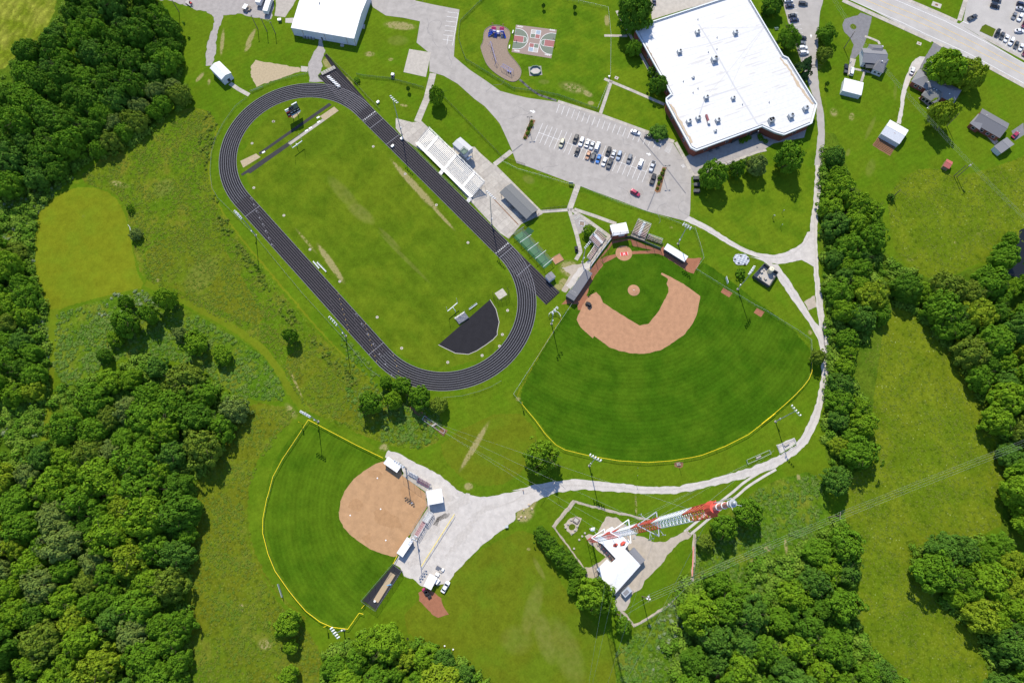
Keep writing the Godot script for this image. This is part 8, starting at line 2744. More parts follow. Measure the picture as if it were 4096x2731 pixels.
func make_cars() -> void:
	var paints := {}
	for c in {"white": Color(.82, .83, .84), "silver": Color(.5, .52, .54), "grey": Color(.16, .17, .18), "charcoal": Color(.06, .065, .07), "black": Color(.015, .016, .018), "navy": Color(.02, .03, .07), "blue": Color(.02, .16, .5), "pale blue": Color(.3, .36, .44), "red": Color(.35, .02, .06), "maroon": Color(.14, .02, .04), "bronze": Color(.42, .22, .12), "tan": Color(.34, .34, .24)}.keys():
		var col: Color = {"white": Color(.82, .83, .84), "silver": Color(.5, .52, .54), "grey": Color(.16, .17, .18), "charcoal": Color(.06, .065, .07), "black": Color(.015, .016, .018), "navy": Color(.02, .03, .07), "blue": Color(.02, .16, .5), "pale blue": Color(.3, .36, .44), "red": Color(.35, .02, .06), "maroon": Color(.14, .02, .04), "bronze": Color(.42, .22, .12), "tan": Color(.34, .34, .24)}[c]
		var m := StandardMaterial3D.new()
		m.resource_name = "paint_" + c.replace(" ", "_")
		m.albedo_color = col.linear_to_srgb()
		m.roughness = .32
		m.metallic = .15
		m.clearcoat_enabled = true
		m.clearcoat = .7
		m.clearcoat_roughness = .08
		paints[c] = m
	var proto := {}
	for k in ["sedan", "suv", "van", "pickup"]: proto[k] = make_vehicle(k)
	var names := {"sedan": "parked_car", "suv": "parked_suv", "van": "parked_van", "pickup": "pickup_truck"}
	var st := Vector2(10.7, -186.4) - Vector2(14.5, -196.4)
	var row := -atan2(st.y, st.x)                      # nose down the stall
	var al := Vector2(70.3, -186.7) - Vector2(22.6, -207.1)
	var along := -atan2(al.y, al.x)
	var e0 := Vector2(143, -266.3) - Vector2(137.9, -265.8)
	var east := -atan2(e0.y, e0.x)
	var u0 := Vector2(239.8, -244) - Vector2(243.8, -250.5)
	var urow := -atan2(u0.y, u0.x)
	var list := [
		[Vector2(23.2, -185.1), row, "suv", "tan", "tan car parked alone at the left of the double row"],
		[Vector2(29.8, -187.4), row, "suv", "black", "black car leftmost in the upper line of the double row"],
		[Vector2(32.4, -185.9), row, "suv", "white", "white car second in the upper line, right of the black one"],
		[Vector2(35.2, -185.2), row + PI, "sedan", "white", "small white car third in the upper line of the double row"],
		[Vector2(37.3, -184), row, "sedan", "silver", "pale silver car fourth in the upper line of the double row"],
		[Vector2(39.8, -183.5), row + PI, "van", "white", "long white van fifth in the upper line of the double row"],
		[Vector2(30.3, -180.7), row, "sedan", "black", "black car leftmost in the lower line of the double row"],
		[Vector2(35.3, -178.7), row, "sedan", "bronze", "bronze car in the lower line of the double row"],
		[Vector2(37.7, -178.1), row + PI, "suv", "charcoal", "charcoal car between the bronze and the blue car"],
		[Vector2(40, -176.8), row, "sedan", "blue", "bright blue car in the lower line of the double row"],
		[Vector2(44.8, -180.7), row, "suv", "black", "black car in the upper line above the long dark one"],
		[Vector2(47.1, -179.3), row + PI, "sedan", "silver", "silver car between the black and the pale blue car"],
		[Vector2(49.6, -178.5), row, "suv", "pale blue", "pale blue car at the right of the upper group"],
		[Vector2(42.7, -175.3), row, "sedan", "white", "white car right of the bright blue car in the lower line"],
		[Vector2(45, -174.2), row, "pickup", "charcoal", "charcoal pickup truck at the end of the lower group"],
		[Vector2(54.3, -176.7), row, "suv", "grey", "grey car parked alone right of the upper group"],
		[Vector2(59.5, -174.5), row + PI, "suv", "white", "white car parked alone two stalls before the pickup trucks"],
		[Vector2(64.6, -172.8), row, "pickup", "silver", "silver pickup truck at the right end of the upper line"],
		[Vector2(64.6, -166.2), row + PI, "pickup", "black", "black pickup truck beside the right planted island"],
		[Vector2(58, -191.1), along, "sedan", "white", "white car parked sideways along the school walk"],
		[Vector2(64.3, -188.5), along, "sedan", "charcoal", "charcoal car parked sideways along the school walk"],
		[Vector2(56.1, -159), -.6, "suv", "red", "red car driving along the lower edge of the lot"],
		[Vector2(71.6, -268.2), 1.6, "sedan", "navy", "dark car at the top edge left of the school"],
		[Vector2(139.4, -268.4), east, "sedan", "white", "topmost white car in the row right of the school"],
		[Vector2(139.7, -264.9), east, "sedan", "navy", "navy car second from the top right of the school"],
		[Vector2(146.5, -266.3), east - .25, "suv", "charcoal", "charcoal car in the lane right of the school row"],
		[Vector2(140.3, -259), east, "sedan", "charcoal", "upper of the two dark cars parked together right of the school"],
		[Vector2(140.9, -256.3), east, "sedan", "navy", "lower of the two dark cars parked together right of the school"],
		[Vector2(143.1, -245.1), east, "suv", "black", "black car half hidden by the tree right of the school"],
		[Vector2(142.3, -241.9), east, "suv", "grey", "grey car third from the bottom of the school row"],
		[Vector2(142.8, -239.3), east, "suv", "white", "white car second from the bottom of the school row"],
		[Vector2(143, -236.4), east, "suv", "white", "white car at the bottom of the school row"],
		[Vector2(164.7, -225.4), 1.25, "van", "white", "white van above the white flat-roofed garage"],
		[Vector2(162.1, -226.9), 1.35, "pickup", "black", "black pickup truck left of the white van"],
		[Vector2(194.2, -225.8), 1.1, "sedan", "white", "white car on the gravel beside the brick house"],
		[Vector2(236, -189.7), .7, "sedan", "red", "red car on the drive at the right edge"],
		[Vector2(-25.28, 9.72), 1.05, "sedan", "white", "white car parked on the grass by the cart shelter"],
		[Vector2(229.9, -257.8), .5, "pickup", "charcoal", "dark pickup truck turning at the street lot entrance"],
		[Vector2(242.7, -264.8), -.35, "suv", "black", "black car alone near the middle of the street lot"],
		[Vector2(244.4, -268.7), -.35, "suv", "charcoal", "charcoal car at the top edge of the street lot"],
		[Vector2(256.1, -265.8), -.3, "suv", "navy", "navy car at the right edge of the street lot"],
		[Vector2(255.1, -263.1), -.3, "sedan", "silver", "silver car at the right edge below the navy one"],
		[Vector2(251, -258.8), urow, "sedan", "grey", "grey car left of the white one in the street lot back row"],
		[Vector2(253.5, -257.7), urow, "suv", "white", "white car in the back row of the street lot"],
		[Vector2(254.8, -253.6), urow, "sedan", "maroon", "maroon car at the right end of the back row"],
		[Vector2(251.4, -249.5), -.05, "sedan", "white", "white car driving in the street lot aisle"],
		[Vector2(240.2, -248.1), urow, "suv", "black", "black car first in the street lot front row"],
		[Vector2(242.2, -246.6), urow, "sedan", "charcoal", "charcoal car second in the street lot front row"],
		[Vector2(244, -245), urow, "sedan", "white", "white car third in the street lot front row"],
		[Vector2(245.9, -243), urow, "suv", "white", "white car fourth in the street lot front row"],
		[Vector2(248, -241.1), urow, "sedan", "charcoal", "charcoal car fifth in the street lot front row"],
		[Vector2(250.1, -239.7), urow, "sedan", "white", "white car sixth in the street lot front row"],
		[Vector2(251.2, -236.5), urow, "sedan", "maroon", "maroon car at the right end of the street lot front row"],
	]
	for c in list:
		var o: Node3D = proto[c[2]].duplicate()
		o.name = numbered(names[c[2]])
		add_child(o)
		o.position = v3(c[0], .045)
		o.rotation.y = c[1]
		tag(o, c[4], "truck" if c[2] == "pickup" else "car" if c[2] != "van" else "van", "vehicles in the lots and drives")
		for ch in o.get_children():
			if String(ch.name).rstrip("0123456789") in ["body", "roof", "pillar", "bed_rail"]: ch.material_override = paints[c[3]]
	# long white trailers and the flatbeds in the gravel yard
	for t in [[Vector2(-122.1, -264.5), Vector2(-122.2, -256.3), Vector2(-120.3, -269.1), 2.9, "long white box trailer beside the concrete yard"], [Vector2(-126.4, -267.9), Vector2(-126.7, -265.7), Vector2(-125.3, -271), 2.9, "shorter white box trailer left of the long one"]]:
		var d: Vector2 = t[2] - t[1]
		var o := thing("box_trailer", t[4], "trailer", v3(t[0]), -atan2(d.y, d.x))
		var L: float = clampf(d.length() * .75, 6.0, 11.0)
		var b := mb()
		b.box(Vector3(0, 1.9, 0), Vector3(L, 2.2, 2.5))
		obj("box", b, M.white_metal, o)
		var s := mb()
		s.box(Vector3(0, .7, 0), Vector3(L - .4, .25, 1.6))
		s.beam(Vector3(-L * .5, .7, 0), Vector3(-L * .5 - 1.4, .5, 0), .15)
		obj("chassis", s, M.steel_dark, o)
		for x in [.6, 1.5]:
			for z in [-1.0, 1.0]:
				var w := mb()
				w.tube(Vector3(x, .42, z - .12), Vector3(x, .42, z + .12), .42, .42, 14)
				obj("wheel", w, M.rubber, o)
		var rb := mb()
		for i in 9: rb.box(Vector3(-L * .45 + L * .9 * i / 8.0, 3.02, 0), Vector3(.06, .04, 2.5))
		obj("roof_rib", rb, M.white_metal, o)
	var tr := thing("work_truck", "white canopied work trailer with equipment at the gravel yard edge", "trailer", v3(Vector2(-133.5, -263.4)), 1.2)
	var tb := mb()
	tb.box(Vector3(0, 1.9, 0), Vector3(2.9, .15, 2.0))
	for x in [-1.3, 1.3]:
		for z in [-.9, .9]: tb.beam(Vector3(x, .8, z), Vector3(x, 1.9, z), .1)
	obj("canopy", tb, M.white_metal, tr)
	var td := mb()
	td.box(Vector3(0, .7, .3), Vector3(3.6, .3, 2.6))
	td.box(Vector3(.3, .7, 2.0), Vector3(2.0, .3, .8))
	obj("deck", td, M.wood_grey, tr)
	for z in [-1.0, 1.2]:
		for x in [-1.2, 1.2]:
			var w := mb()
			w.tube(Vector3(x, .35, z - .12), Vector3(x, .35, z + .12), .35, .35, 12)
			obj("wheel", w, M.rubber, tr)
	var fb := thing("flatbed_trailer", "pale flatbed trailer carrying a red mower in the gravel yard", "trailer", v3(Vector2(-162.7, -266.8)), -.65)
	var fd := mb()
	fd.box(Vector3(0, .6, 0), Vector3(3.8, .2, 1.9))
	fd.beam(Vector3(1.9, .6, 0), Vector3(3.0, .45, 0), .14)
	obj("deck", fd, M.stone, fb)
	for z in [-1.0, 1.0]:
		var w := mb()
		w.tube(Vector3(-.3, .35, z - .1), Vector3(-.3, .35, z + .1), .35, .35, 12)
		obj("wheel", w, M.rubber, fb)
	var mw := thing("riding_mower", "red riding mower standing on the flatbed trailer", "mower", v3(Vector2(-161.6, -266.5), .7), -.65)
	var mbd := mb()
	mbd.box(Vector3(0, .45, 0), Vector3(1.4, .4, .8))
	obj("body", mbd, M.red, mw)
	var ms := mb()
	ms.box(Vector3(-.3, .85, 0), Vector3(.4, .4, .5))
	obj("seat", ms, M.rubber, mw)
	for x in [-.5, .5]:
		for z in [-.45, .45]:
			var w := mb()
			w.tube(Vector3(x, .22, z - .08), Vector3(x, .22, z + .08), .22, .22, 10)
			obj("wheel", w, M.rubber, mw)

# ---------- trees, shrubs, rough growth
var crowns := {}
var trunks := []
var leaf := {}
var tree_count := 0
var seen_ground := PackedVector2Array([Vector2(-264, -272), Vector2(264, -272), Vector2(190, 47), Vector2(-190, 47)])

func leaf_material(called: String, c: Color) -> void:
	var m := StandardMaterial3D.new()
	m.resource_name = "leaf_" + called
	m.albedo_color = c.linear_to_srgb()
	m.vertex_color_use_as_albedo = true
	m.roughness = .75
	m.metallic_specular = .15
	m.backlight_enabled = true
	m.backlight = Color(c.r * .9, c.g * .9, c.b * .6).linear_to_srgb()
	leaf[called] = m

func rand_dir(r: RandomNumberGenerator) -> Vector3:
	var y := r.randf_range(-1, 1)
	var a := r.randf() * TAU
	var s := sqrt(1 - y * y)
	return Vector3(cos(a) * s, y, sin(a) * s)

func add_leaf(b: MB, p: Vector3, n: Vector3, s: float, r: RandomNumberGenerator) -> void:
	n = n.normalized()
	var u := n.cross(Vector3(r.randf() - .5, r.randf() - .5, r.randf() - .5)).normalized()
	var w := n.cross(u)
	var a := s * r.randf_range(.8, 1.25)
	b.face(p - u * a, p + w * a * .62 + n * a * .12, p + u * a * 1.05, p - w * a * .62 + n * a * .12, n)

# a crown of leafy clumps: radius 1 across, height 1
func make_crown(sd: int, clumps: int, per: int, kind: String, ls: float) -> ArrayMesh:
	var r := RandomNumberGenerator.new()
	r.seed = sd
	var f := FastNoiseLite.new()
	f.seed = sd
	f.frequency = 1.0
	var b := mb(true)
	for i in clumps:
		var c: Vector3
		var d: Vector3
		var cr := r.randf_range(.13, .24)
		var vs := .8
		if kind == "cone":
			var t := pow(r.randf(), 1.4)
			var a := r.randf() * TAU
			c = Vector3(cos(a), 0, sin(a)) * (1.0 - t) * r.randf_range(.55, .9) + Vector3.UP * (.08 + t * .86)
			cr = lerpf(.26, .1, t)
			d = Vector3(c.x, .5, c.z)
			vs = .35
		else:   # spread evenly over a dome, then pushed in and out
			var t := (i + .5) / clumps
			var y := 1.0 - 1.62 * t
			var a := i * 2.39996 + r.randf_range(-.25, .25)
			var s := sqrt(maxf(0.0, 1.0 - y * y))
			d = Vector3(cos(a) * s, y, sin(a) * s)
			var amp := .45 if kind == "round" else .85
			var k := .76 * (1.0 + f.get_noise_3d(d.x * 1.2, d.y * 1.2, d.z * 1.2) * amp) * r.randf_range(.8, 1.08)
			c = Vector3(d.x * k, .5 + d.y * (.46 if kind == "tall" else .4) * k / .76, d.z * k)
		var tone := r.randf_range(.82, 1.18)
		var warm := r.randf_range(-.08, .08)
		for j in per:
			var q := rand_dir(r)
			if q.dot(d.normalized()) < -.1: q = -q
			if q.y < -.2: q.y *= -.6
			var s := cr * r.randf_range(.7, 1.06)
			var l := tone * r.randf_range(.78, 1.25)
			b.col = Color(l * (1.0 + warm), l, l * (1.0 - warm))
			add_leaf(b, c + q * s * Vector3(1, vs, 1), q + Vector3.UP * .25 + rand_dir(r) * .4, ls, r)
	# bring to unit size
	var rad := PackedFloat32Array()
	var top := 0.0
	var low := 9.0
	for p in b.v:
		rad.append(Vector2(p.x, p.z).length())
		top = maxf(top, p.y); low = minf(low, p.y)
	rad.sort()
	var k2 := 1.0 / rad[int(rad.size() * .985)]
	for i in b.v.size(): b.v[i] = Vector3(b.v[i].x * k2, (b.v[i].y - low) / (top - low), b.v[i].z * k2)
	return b.mesh()

func make_trunk(sd: int) -> ArrayMesh:
	var r := RandomNumberGenerator.new()
	r.seed = sd
	var b := mb()
	var p := Vector3.ZERO
	var rad := .045
	for i in 5:
		var q := p + Vector3(r.randf_range(-.03, .03), .14, r.randf_range(-.03, .03))
		b.tube(p, q, rad, rad * .84, 7)
		if i > 1:
			for k in 2:
				var a := r.randf() * TAU
				var e := q + Vector3(cos(a) * .3, r.randf_range(.12, .25), sin(a) * .3)
				b.tube(q, e, rad * .5, rad * .2, 5)
				b.tube(e, e + Vector3(cos(a + .5) * .18, .1, sin(a + .5) * .18), rad * .2, rad * .08, 4)
		p = q
		rad *= .84
	return b.mesh()

func plant_tree(p: Vector2, d: float, kind: String, tint: String, label: String, group := "", hf := 1.2, called := "broadleaf_tree", skirt := .12) -> Node3D:
	var o := Node3D.new()
	o.name = numbered(called)
	add_child(o)
	o.position = v3(p)
	o.rotation.y = rng.randf() * TAU
	tag(o, label, "bush" if called == "bush" else "tree", group)
	var h := d * hf
	var t := MeshInstance3D.new()
	t.name = "trunk"
	t.mesh = trunks[rng.randi() % trunks.size()]
	t.material_override = M.bark
	t.scale = Vector3(h * .9, h * .95, h * .9)
	o.add_child(t)
	var c := MeshInstance3D.new()
	c.name = "crown"
	var set_: Array = crowns[kind]
	c.mesh = set_[rng.randi() % set_.size()]
	c.material_override = leaf[tint]
	c.scale = Vector3(d * rng.randf_range(.47, .56), h * (1.0 - skirt), d * rng.randf_range(.47, .56))
	c.position.y = h * skirt
	o.add_child(c)
	tree_count += 1
	return o

func in_any(p: Vector2, polys: Array) -> bool:
	for q in polys:
		if Geometry2D.is_point_in_polygon(p, q): return true
	return false

# many trees that grow together
func forest(poly: Array, d0: float, d1: float, where: String, tints: Array, gap := .56, kinds := ["round", "lobed", "lobed", "tall"]) -> void:
	var q := pv(poly)
	var lo := Vector2(1e9, 1e9)
	var hi := -lo
	for p in q:
		lo = lo.min(p); hi = hi.max(p)
	var spots := []
	var area := 0.0
	for i in 6000:
		var p := Vector2(rng.randf_range(lo.x, hi.x), rng.randf_range(lo.y, hi.y))
		if not Geometry2D.is_point_in_polygon(p, q) or not Geometry2D.is_point_in_polygon(p, seen_ground): continue
		var d := rng.randf_range(d0, d1)
		var ok := true
		for s in spots:
			if p.distance_to(s[0]) < (d + s[1]) * .5 * gap * 1.15:
				ok = false
				break
		if ok: spots.append([p, d])
	for s in spots:
		var t: String = tints[rng.randi() % tints.size()]
		var u: Vector2 = (s[0] - lo) / (hi - lo)
		var place: String = ["top", "upper", "middle", "lower", "bottom"][clampi(int(u.y * 5), 0, 4)] + [" left", " centre", " right"][clampi(int(u.x * 3), 0, 2)]
		var lb := "%s %s tree, %s of %s" % ["broad" if s[1] > (d0 + d1) * .5 else "smaller", t.replace("_", " "), place, where]
		plant_tree(s[0], s[1], kinds[rng.randi() % kinds.size()], t, lb, lb, rng.randf_range(.75, 1.0), "broadleaf_tree", .05)

func scatter(called: String, label: String, category: String, polys: Array, n: int, mesh: Mesh, m: Material, s0: float, s1: float, hs: float, tint_a: Color, tint_b: Color, avoid := [], sd := 5) -> void:
	var r := RandomNumberGenerator.new()
	r.seed = sd
	var f := FastNoiseLite.new()
	f.seed = sd
	f.frequency = .06
	var tf := []
	var cols := []
	for q in polys:
		var lo := Vector2(1e9, 1e9)
		var hi := -lo
		for p in q:
			lo = lo.min(p); hi = hi.max(p)
		var k := int(n * (hi.x - lo.x) * (hi.y - lo.y) / 1000.0)
		for i in k:
			var p := Vector2(r.randf_range(lo.x, hi.x), r.randf_range(lo.y, hi.y))
			var v := f.get_noise_2d(p.x, p.y)
			if r.randf() > .5 + v * 1.1: continue
			if not Geometry2D.is_point_in_polygon(p, q) or in_any(p, avoid): continue
			var s := r.randf_range(s0, s1)
			tf.append(Transform3D(Basis(Vector3.UP, r.randf() * TAU).scaled(Vector3(s, s * hs * r.randf_range(.7, 1.2), s)), v3(p, 0)))
			cols.append(tint_a.lerp(tint_b, r.randf()))
	var mm := MultiMesh.new()
	mm.transform_format = MultiMesh.TRANSFORM_3D
	mm.use_colors = true
	mm.mesh = mesh
	mm.instance_count = tf.size()
	for i in tf.size():
		mm.set_instance_transform(i, tf[i])
		mm.set_instance_color(i, cols[i])
	var o := MultiMeshInstance3D.new()
	o.name = numbered(called)
	o.multimesh = mm
	o.material_override = m
	add_child(o)
	tag(o, label, category)
	o.set_meta("kind", "stuff")

func make_trees() -> void:
	for c in [["deep_green", Color(0.078, 0.174, 0.012)], ["mid_green", Color(0.112, 0.232, 0.013)], ["bright_green", Color(0.16, 0.288, 0.014)], ["yellow_green", Color(0.215, 0.305, 0.017)], ["grey_green", Color(0.16, 0.23, 0.045)], ["blue_green", Color(0.085, 0.185, 0.02)], ["olive_green", Color(0.15, 0.222, 0.021)], ["pine_green", Color(0.06, 0.125, 0.03)]]: leaf_material(c[0], c[1])
	crowns = {"round": [], "lobed": [], "tall": [], "cone": [], "bush": []}
	for i in 4: crowns.round.append(make_crown(100 + i, 125, 58, "round", .053))
	for i in 5: crowns.lobed.append(make_crown(200 + i, 135, 54, "lobed", .052))
	for i in 3: crowns.tall.append(make_crown(300 + i, 125, 56, "tall", .053))
	for i in 2: crowns.cone.append(make_crown(400 + i, 90, 60, "cone", .06))
	for i in 3: crowns.bush.append(make_crown(500 + i, 34, 46, "lobed", .1))
	for i in 4: trunks.append(make_trunk(600 + i))
	# trees that stand alone: place, crown width, kind, tint, height factor, label
	var solo := [
		[[[59.2,-252.2,18.5]], "lobed", "deep_green", 1.1, "large dark tree at the upper left corner of the school"],
		[[[59.2,-236.2,7.2]], "round", "mid_green", 1.1, "small tree beside the school walk"],
		[[[69.6,-214.9,9.1]], "tall", "deep_green", 1.1, "dark tree against the left school wall"],
		[[[68.7,-190.2,9.6]], "lobed", "blue_green", .5, "low spreading juniper at the corner of the school walk"],
		[[[90.1,-164.4,12.4]], "round", "mid_green", 1.15, "round tree at the lot end of the terrace lawn"],
		[[[102,-168.4,7.5]], "tall", "deep_green", 1.4, "narrow dark tree second on the terrace lawn"],
		[[[110.8,-170.4,11.1]], "lobed", "grey_green", 1.0, "grey-green tree third on the terrace lawn"],
		[[[125,-172.5,13.3]], "lobed", "mid_green", 1.15, "wide tree at the right end of the terrace lawn"],
		[[[129.3,-261.5,9.6]], "round", "deep_green", 1.0, "dark tree above the school walk at the top"],
		[[[134,-239.8,11.6]], "lobed", "mid_green", 1.2, "tree overhanging the parked cars right of the school"],
		[[[139.2,-223.1,9.4]], "cone", "pine_green", 1.5, "dark pine beside the drive right of the school"],
		[[[153.2,-244.2,10.2]], "lobed", "mid_green", .9, "tree left of the looped house drive"],
		[[[150.9,-233,7.4]], "round", "olive_green", 1.0, "olive tree below the looped house drive"],
		[[[205.1,-220.2,18.3]], "lobed", "bright_green", 1.0, "big shade tree in front of the brick house"],
		[[[216.5,-219,14.1]], "round", "yellow_green", 1.0, "yellow-green tree right of the big shade tree"],
		[[[198.2,-195.9,12.7]], "lobed", "yellow_green", 1.2, "bright yellow-green tree below the brick house"],
		[[[-35.6,-207.8,7]], "round", "bright_green", 1.5, "lone small tree on the lawn above the grandstand"],
		[[[34.1,-138.9,5.2]], "round", "bright_green", 1.0, "small round tree behind the left baseball bleacher"],
		[[[11.4,-38.6,15.1]], "lobed", "bright_green", 1.1, "big lone tree between the baseball fence and the drive"],
		[[[127,-80.2,7]], "tall", "olive_green", 1.2, "thin feathery tree leaning over the drive by the foul pole"],
		[[[-82.5,22.1,10]], "lobed", "bright_green", 1.0, "leafy tree below the softball fence"],
		[[[-81.2,30.7,5.7]], "round", "bright_green", 1.0, "smaller tree under the leafy tree below the softball fence"],
		[[[-80.7,39.9,7.9]], "lobed", "bright_green", 1.0, "leafy tree at the bottom edge left of the lower wood"],
		[[[31,12.6,15.5]], "lobed", "bright_green", 1.0, "big maple overhanging the transmitter building"],
		[[[41.2,23.3,6.7]], "round", "mid_green", 1.0, "small tree below the transmitter building corner"],
		[[[91,-17.3,11.5]], "round", "mid_green", 1.0, "upper tree right of the mast"],
		[[[81.3,-11.7,10.2]], "round", "mid_green", 1.1, "middle tree right of the mast"],
		[[[73.8,-6.5,6.8]], "lobed", "olive_green", 1.0, "small olive tree at the compound fence corner"],
		[[[77,8.3,10.2]], "lobed", "mid_green", 1.0, "first tree of the scrub below the compound"],
		[[[83.2,12.8,10.7]], "lobed", "mid_green", 1.0, "second tree of the scrub below the compound"],
		[[[-51.9,-69.4,5.7]], "round", "mid_green", 1.2, "uppermost tree of the clump by the lower track bend"],
		[[[-45.4,-67.9,8.8]], "lobed", "mid_green", 1.0, "tree touching the track in the clump by the lower bend"],
		[[[-48.1,-61.6,8]], "round", "bright_green", 1.2, "front tree of the clump by the lower track bend"],
		[[[-57,-60.2,10.9]], "lobed", "mid_green", 1.1, "leftmost wide tree of the clump by the lower track bend"],
		[[[-37.6,-62.7,10.8]], "lobed", "mid_green", 1.0, "wide tree above the anchor pen in the clump"],
		[[[-29.7,-59.8,7.2]], "round", "olive_green", 1.0, "rightmost tree of the clump by the lower track bend"],
		[[[-146.5,-104.9,8.7]], "round", "bright_green", 1.5, "round tree at the mown path bend"],
		[[[-164.7,-104.4,6.4]], "round", "mid_green", 1.2, "small tree at the edge of the hay field"],
		[[[-152.7,-98.1,8.4]], "lobed", "mid_green", 1.3, "tree left of the mown path"],
		[[[-161,-94.1,12.1]], "lobed", "mid_green", 1.2, "wide tree in the scrub below the hay field"],
		[[[-140.4,-91,6.1]], "lobed", "grey_green", .9, "grey-green bushy tree by the mown path"],
		[[[-131.8,-86.2,10.8]], "lobed", "bright_green", .9, "leafy tree in the scrub right of the grey-green bush"],
		[[[-120.6,-81.3,8]], "round", "bright_green", .9, "round tree at the end of the scrub by the path"],
		[[[-169.4,-80.6,6.3]], "round", "deep_green", 1.2, "small dark tree alone in the left scrub"],
		[[[-167,-88.6,7.4]], "lobed", "bright_green", .9, "light tree above the small dark one in the left scrub"],
		[[[-92.7,-89.1,6.2]], "round", "mid_green", 1.5, "lone tree in the meadow left of the track"],
		[[[-166.8,-137.5,6.3]], "lobed", "grey_green", .8, "grey shrub tree by the pale pipe at the hay field"],
		[[[-172,-150.6,3.7]], "bush", "bright_green", 1.0, "small bush at the right edge of the hay field"],
		[[[127,-29.3,11.9]], "round", "blue_green", 1.0, "rounded blue-green tree at the left edge of the pasture"],
		[[[171.8,-156.4,3.7]], "bush", "blue_green", .9, "lone bush around the thin pasture pole"],
		[[[219.7,-134.4,7.1]], "round", "mid_green", .9, "bush tree on the pond bank"],
		[[[212.3,-124.2,13.2]], "lobed", "mid_green", .9, "leafy tree at the lower pond bank"],
		[[[127.2,-259.8,5.1]], "bush", "deep_green", .9, "small bush on the lawn right of the school roof"],
		[[[99.7,-119.1,4.6]], "bush", "mid_green", .7, "bush beside the silver tarpaulin"],
		[[[-74.8,-220.2,3.1]], "bush", "mid_green", .6, "sprawling bush on the chute fence"],
		[[[67.9,-224.5,5.3]], "bush", "mid_green", .8, "green bush against the school wall above the dark tree"],
	]
	for s in solo:
		var a: Array = s[0][0]
		var nm := "bush" if s[1] == "bush" else "pine_tree" if s[1] == "cone" else "broadleaf_tree"
		plant_tree(Vector2(a[0], a[1]), a[2], s[1], s[2], s[4], "", s[3], nm, .04 if s[1] == "bush" or s[3] < .8 else .14)
	# saplings on the playground lawn
	for p in [[Vector2(15.7, -263.6), "left"], [Vector2(31.3, -262.5), "right"], [Vector2(-49.6, -214.3), "chute lawn"], [Vector2(150.9, -217), "house lawn"]]:
		plant_tree(p[0], 1.9, "round", "deep_green", "%s sapling standing alone in the lawn" % p[1], "", 1.9, "sapling", .35)
	# clipped shrubs in the planted islands and by the walls
	for p in [[[[9.2,-197.3,1.5],[9,-195.2,2.3],[7.9,-193.3,2],[7.4,-190.7,2.3],[6.1,-188.3,1.5]], "left planted island"], [[[69.9,-171.2,1.5],[69.1,-169.3,2.1],[67.8,-166.6,2.6],[67.2,-164.1,1.9],[66.5,-161.5,1.5]], "right planted island"]]:
		for i in p[0].size():
			var a: Array = p[0][i]
			plant_tree(Vector2(a[0], a[1]), a[2], "bush", ["bright_green", "olive_green", "deep_green"][i % 3], "%s shrub in the %s" % [["bright", "olive", "dark"][i % 3], p[1]], "%s shrubs in the %s" % [["bright", "olive", "dark"][i % 3], p[1]], .8, "bush", .0)
	# cedar hedge along the compound
	for a in [[11.3,-9.8,5.7],[12.3,-7.8,7],[14.3,-5.5,7.5],[16.3,-3.3,7],[18.2,-1.6,7.5],[20.2,0.1,7.1],[22.2,2,7.1],[24,3.5,6.1],[25.8,4.8,5.2],[23.9,8.1,5.7],[23,10.6,5.2]]:
		plant_tree(Vector2(a[0], a[1]), a[2], "lobed", "mid_green" if rng.randf() < .6 else "deep_green", "dense hedge tree in the row left of the mast compound", "hedge trees left of the mast compound", .9, "hedge_tree", .02)
	# lawn terrace shrubs beside the school wall
	for a in [[107.4,-186.4,3],[109.2,-187.4,3],[110.9,-188.3,3],[116.3,-189.1,2.7]] + [[116.5,-187.8,2.7],[118.5,-186.5,2.7]]:
		plant_tree(Vector2(a[0], a[1]), a[2], "bush", "mid_green", "clipped shrub in the bed along the school terrace wall", "shrubs along the terrace wall", .5, "bush", 0.0)
	var mixed := ["deep_green", "mid_green", "mid_green", "mid_green", "bright_green", "bright_green", "bright_green", "yellow_green", "grey_green", "olive_green", "blue_green", "mid_green"]
	var dark := ["deep_green", "mid_green", "deep_green", "blue_green", "deep_green", "mid_green"]
	var fresh := ["mid_green", "bright_green", "bright_green", "yellow_green", "mid_green", "blue_green"]
	forest([-219.1,-270.4,-182.5,-270.4,-176,-257,-163,-241.3,-160,-228.6,-163.7,-218.6,-178.3,-207.6,-196.8,-187.5,-201.6,-171.5,-216.9,-160.3,-231.9,-158.1,-246.6,-204,-236.6,-213.7,-228.5,-223.6,-234.8,-233.6,-224.4,-243.9,-220.2,-254.3], 10.0, 18.0, "the wood at the upper left corner", dark)
	forest([-161.6,-219,-155.9,-215.3,-155.5,-205.5,-167.2,-196,-183.3,-184.2,-191.3,-178.4,-188.6,-191.2,-174.9,-205.5], 8.0, 11.0, "the pale thicket above the meadow", ["grey_green", "olive_green", "mid_green", "grey_green"])
	forest([-231.1,-135.1,-216.8,-130.9,-203.6,-104.6,-207.4,-96.7,-196.1,-77.7,-195.1,-64.9,-213.7,-61.3], 9.0, 13.0, "the copse left of the hay field", mixed)
	forest([-171.4,-63.8,-157.6,-75.6,-150.9,-78.4,-128.4,-70.1,-112,-59.3,-116.4,-46.1,-126.6,-33.3,-125.4,-13.6,-118.2,40.5,-116.2,48.9,-186.9,48.9,-205.5,-30,-185.7,-40.1,-183.4,-54], 9.5, 17.0, "the big wood at the lower left", mixed)
	forest([-65,49,-64.5,35,-51.6,27.7,-34.1,30.6,-21.3,36.4,-10.2,49], 8.0, 15.0, "the wood at the bottom middle", fresh)
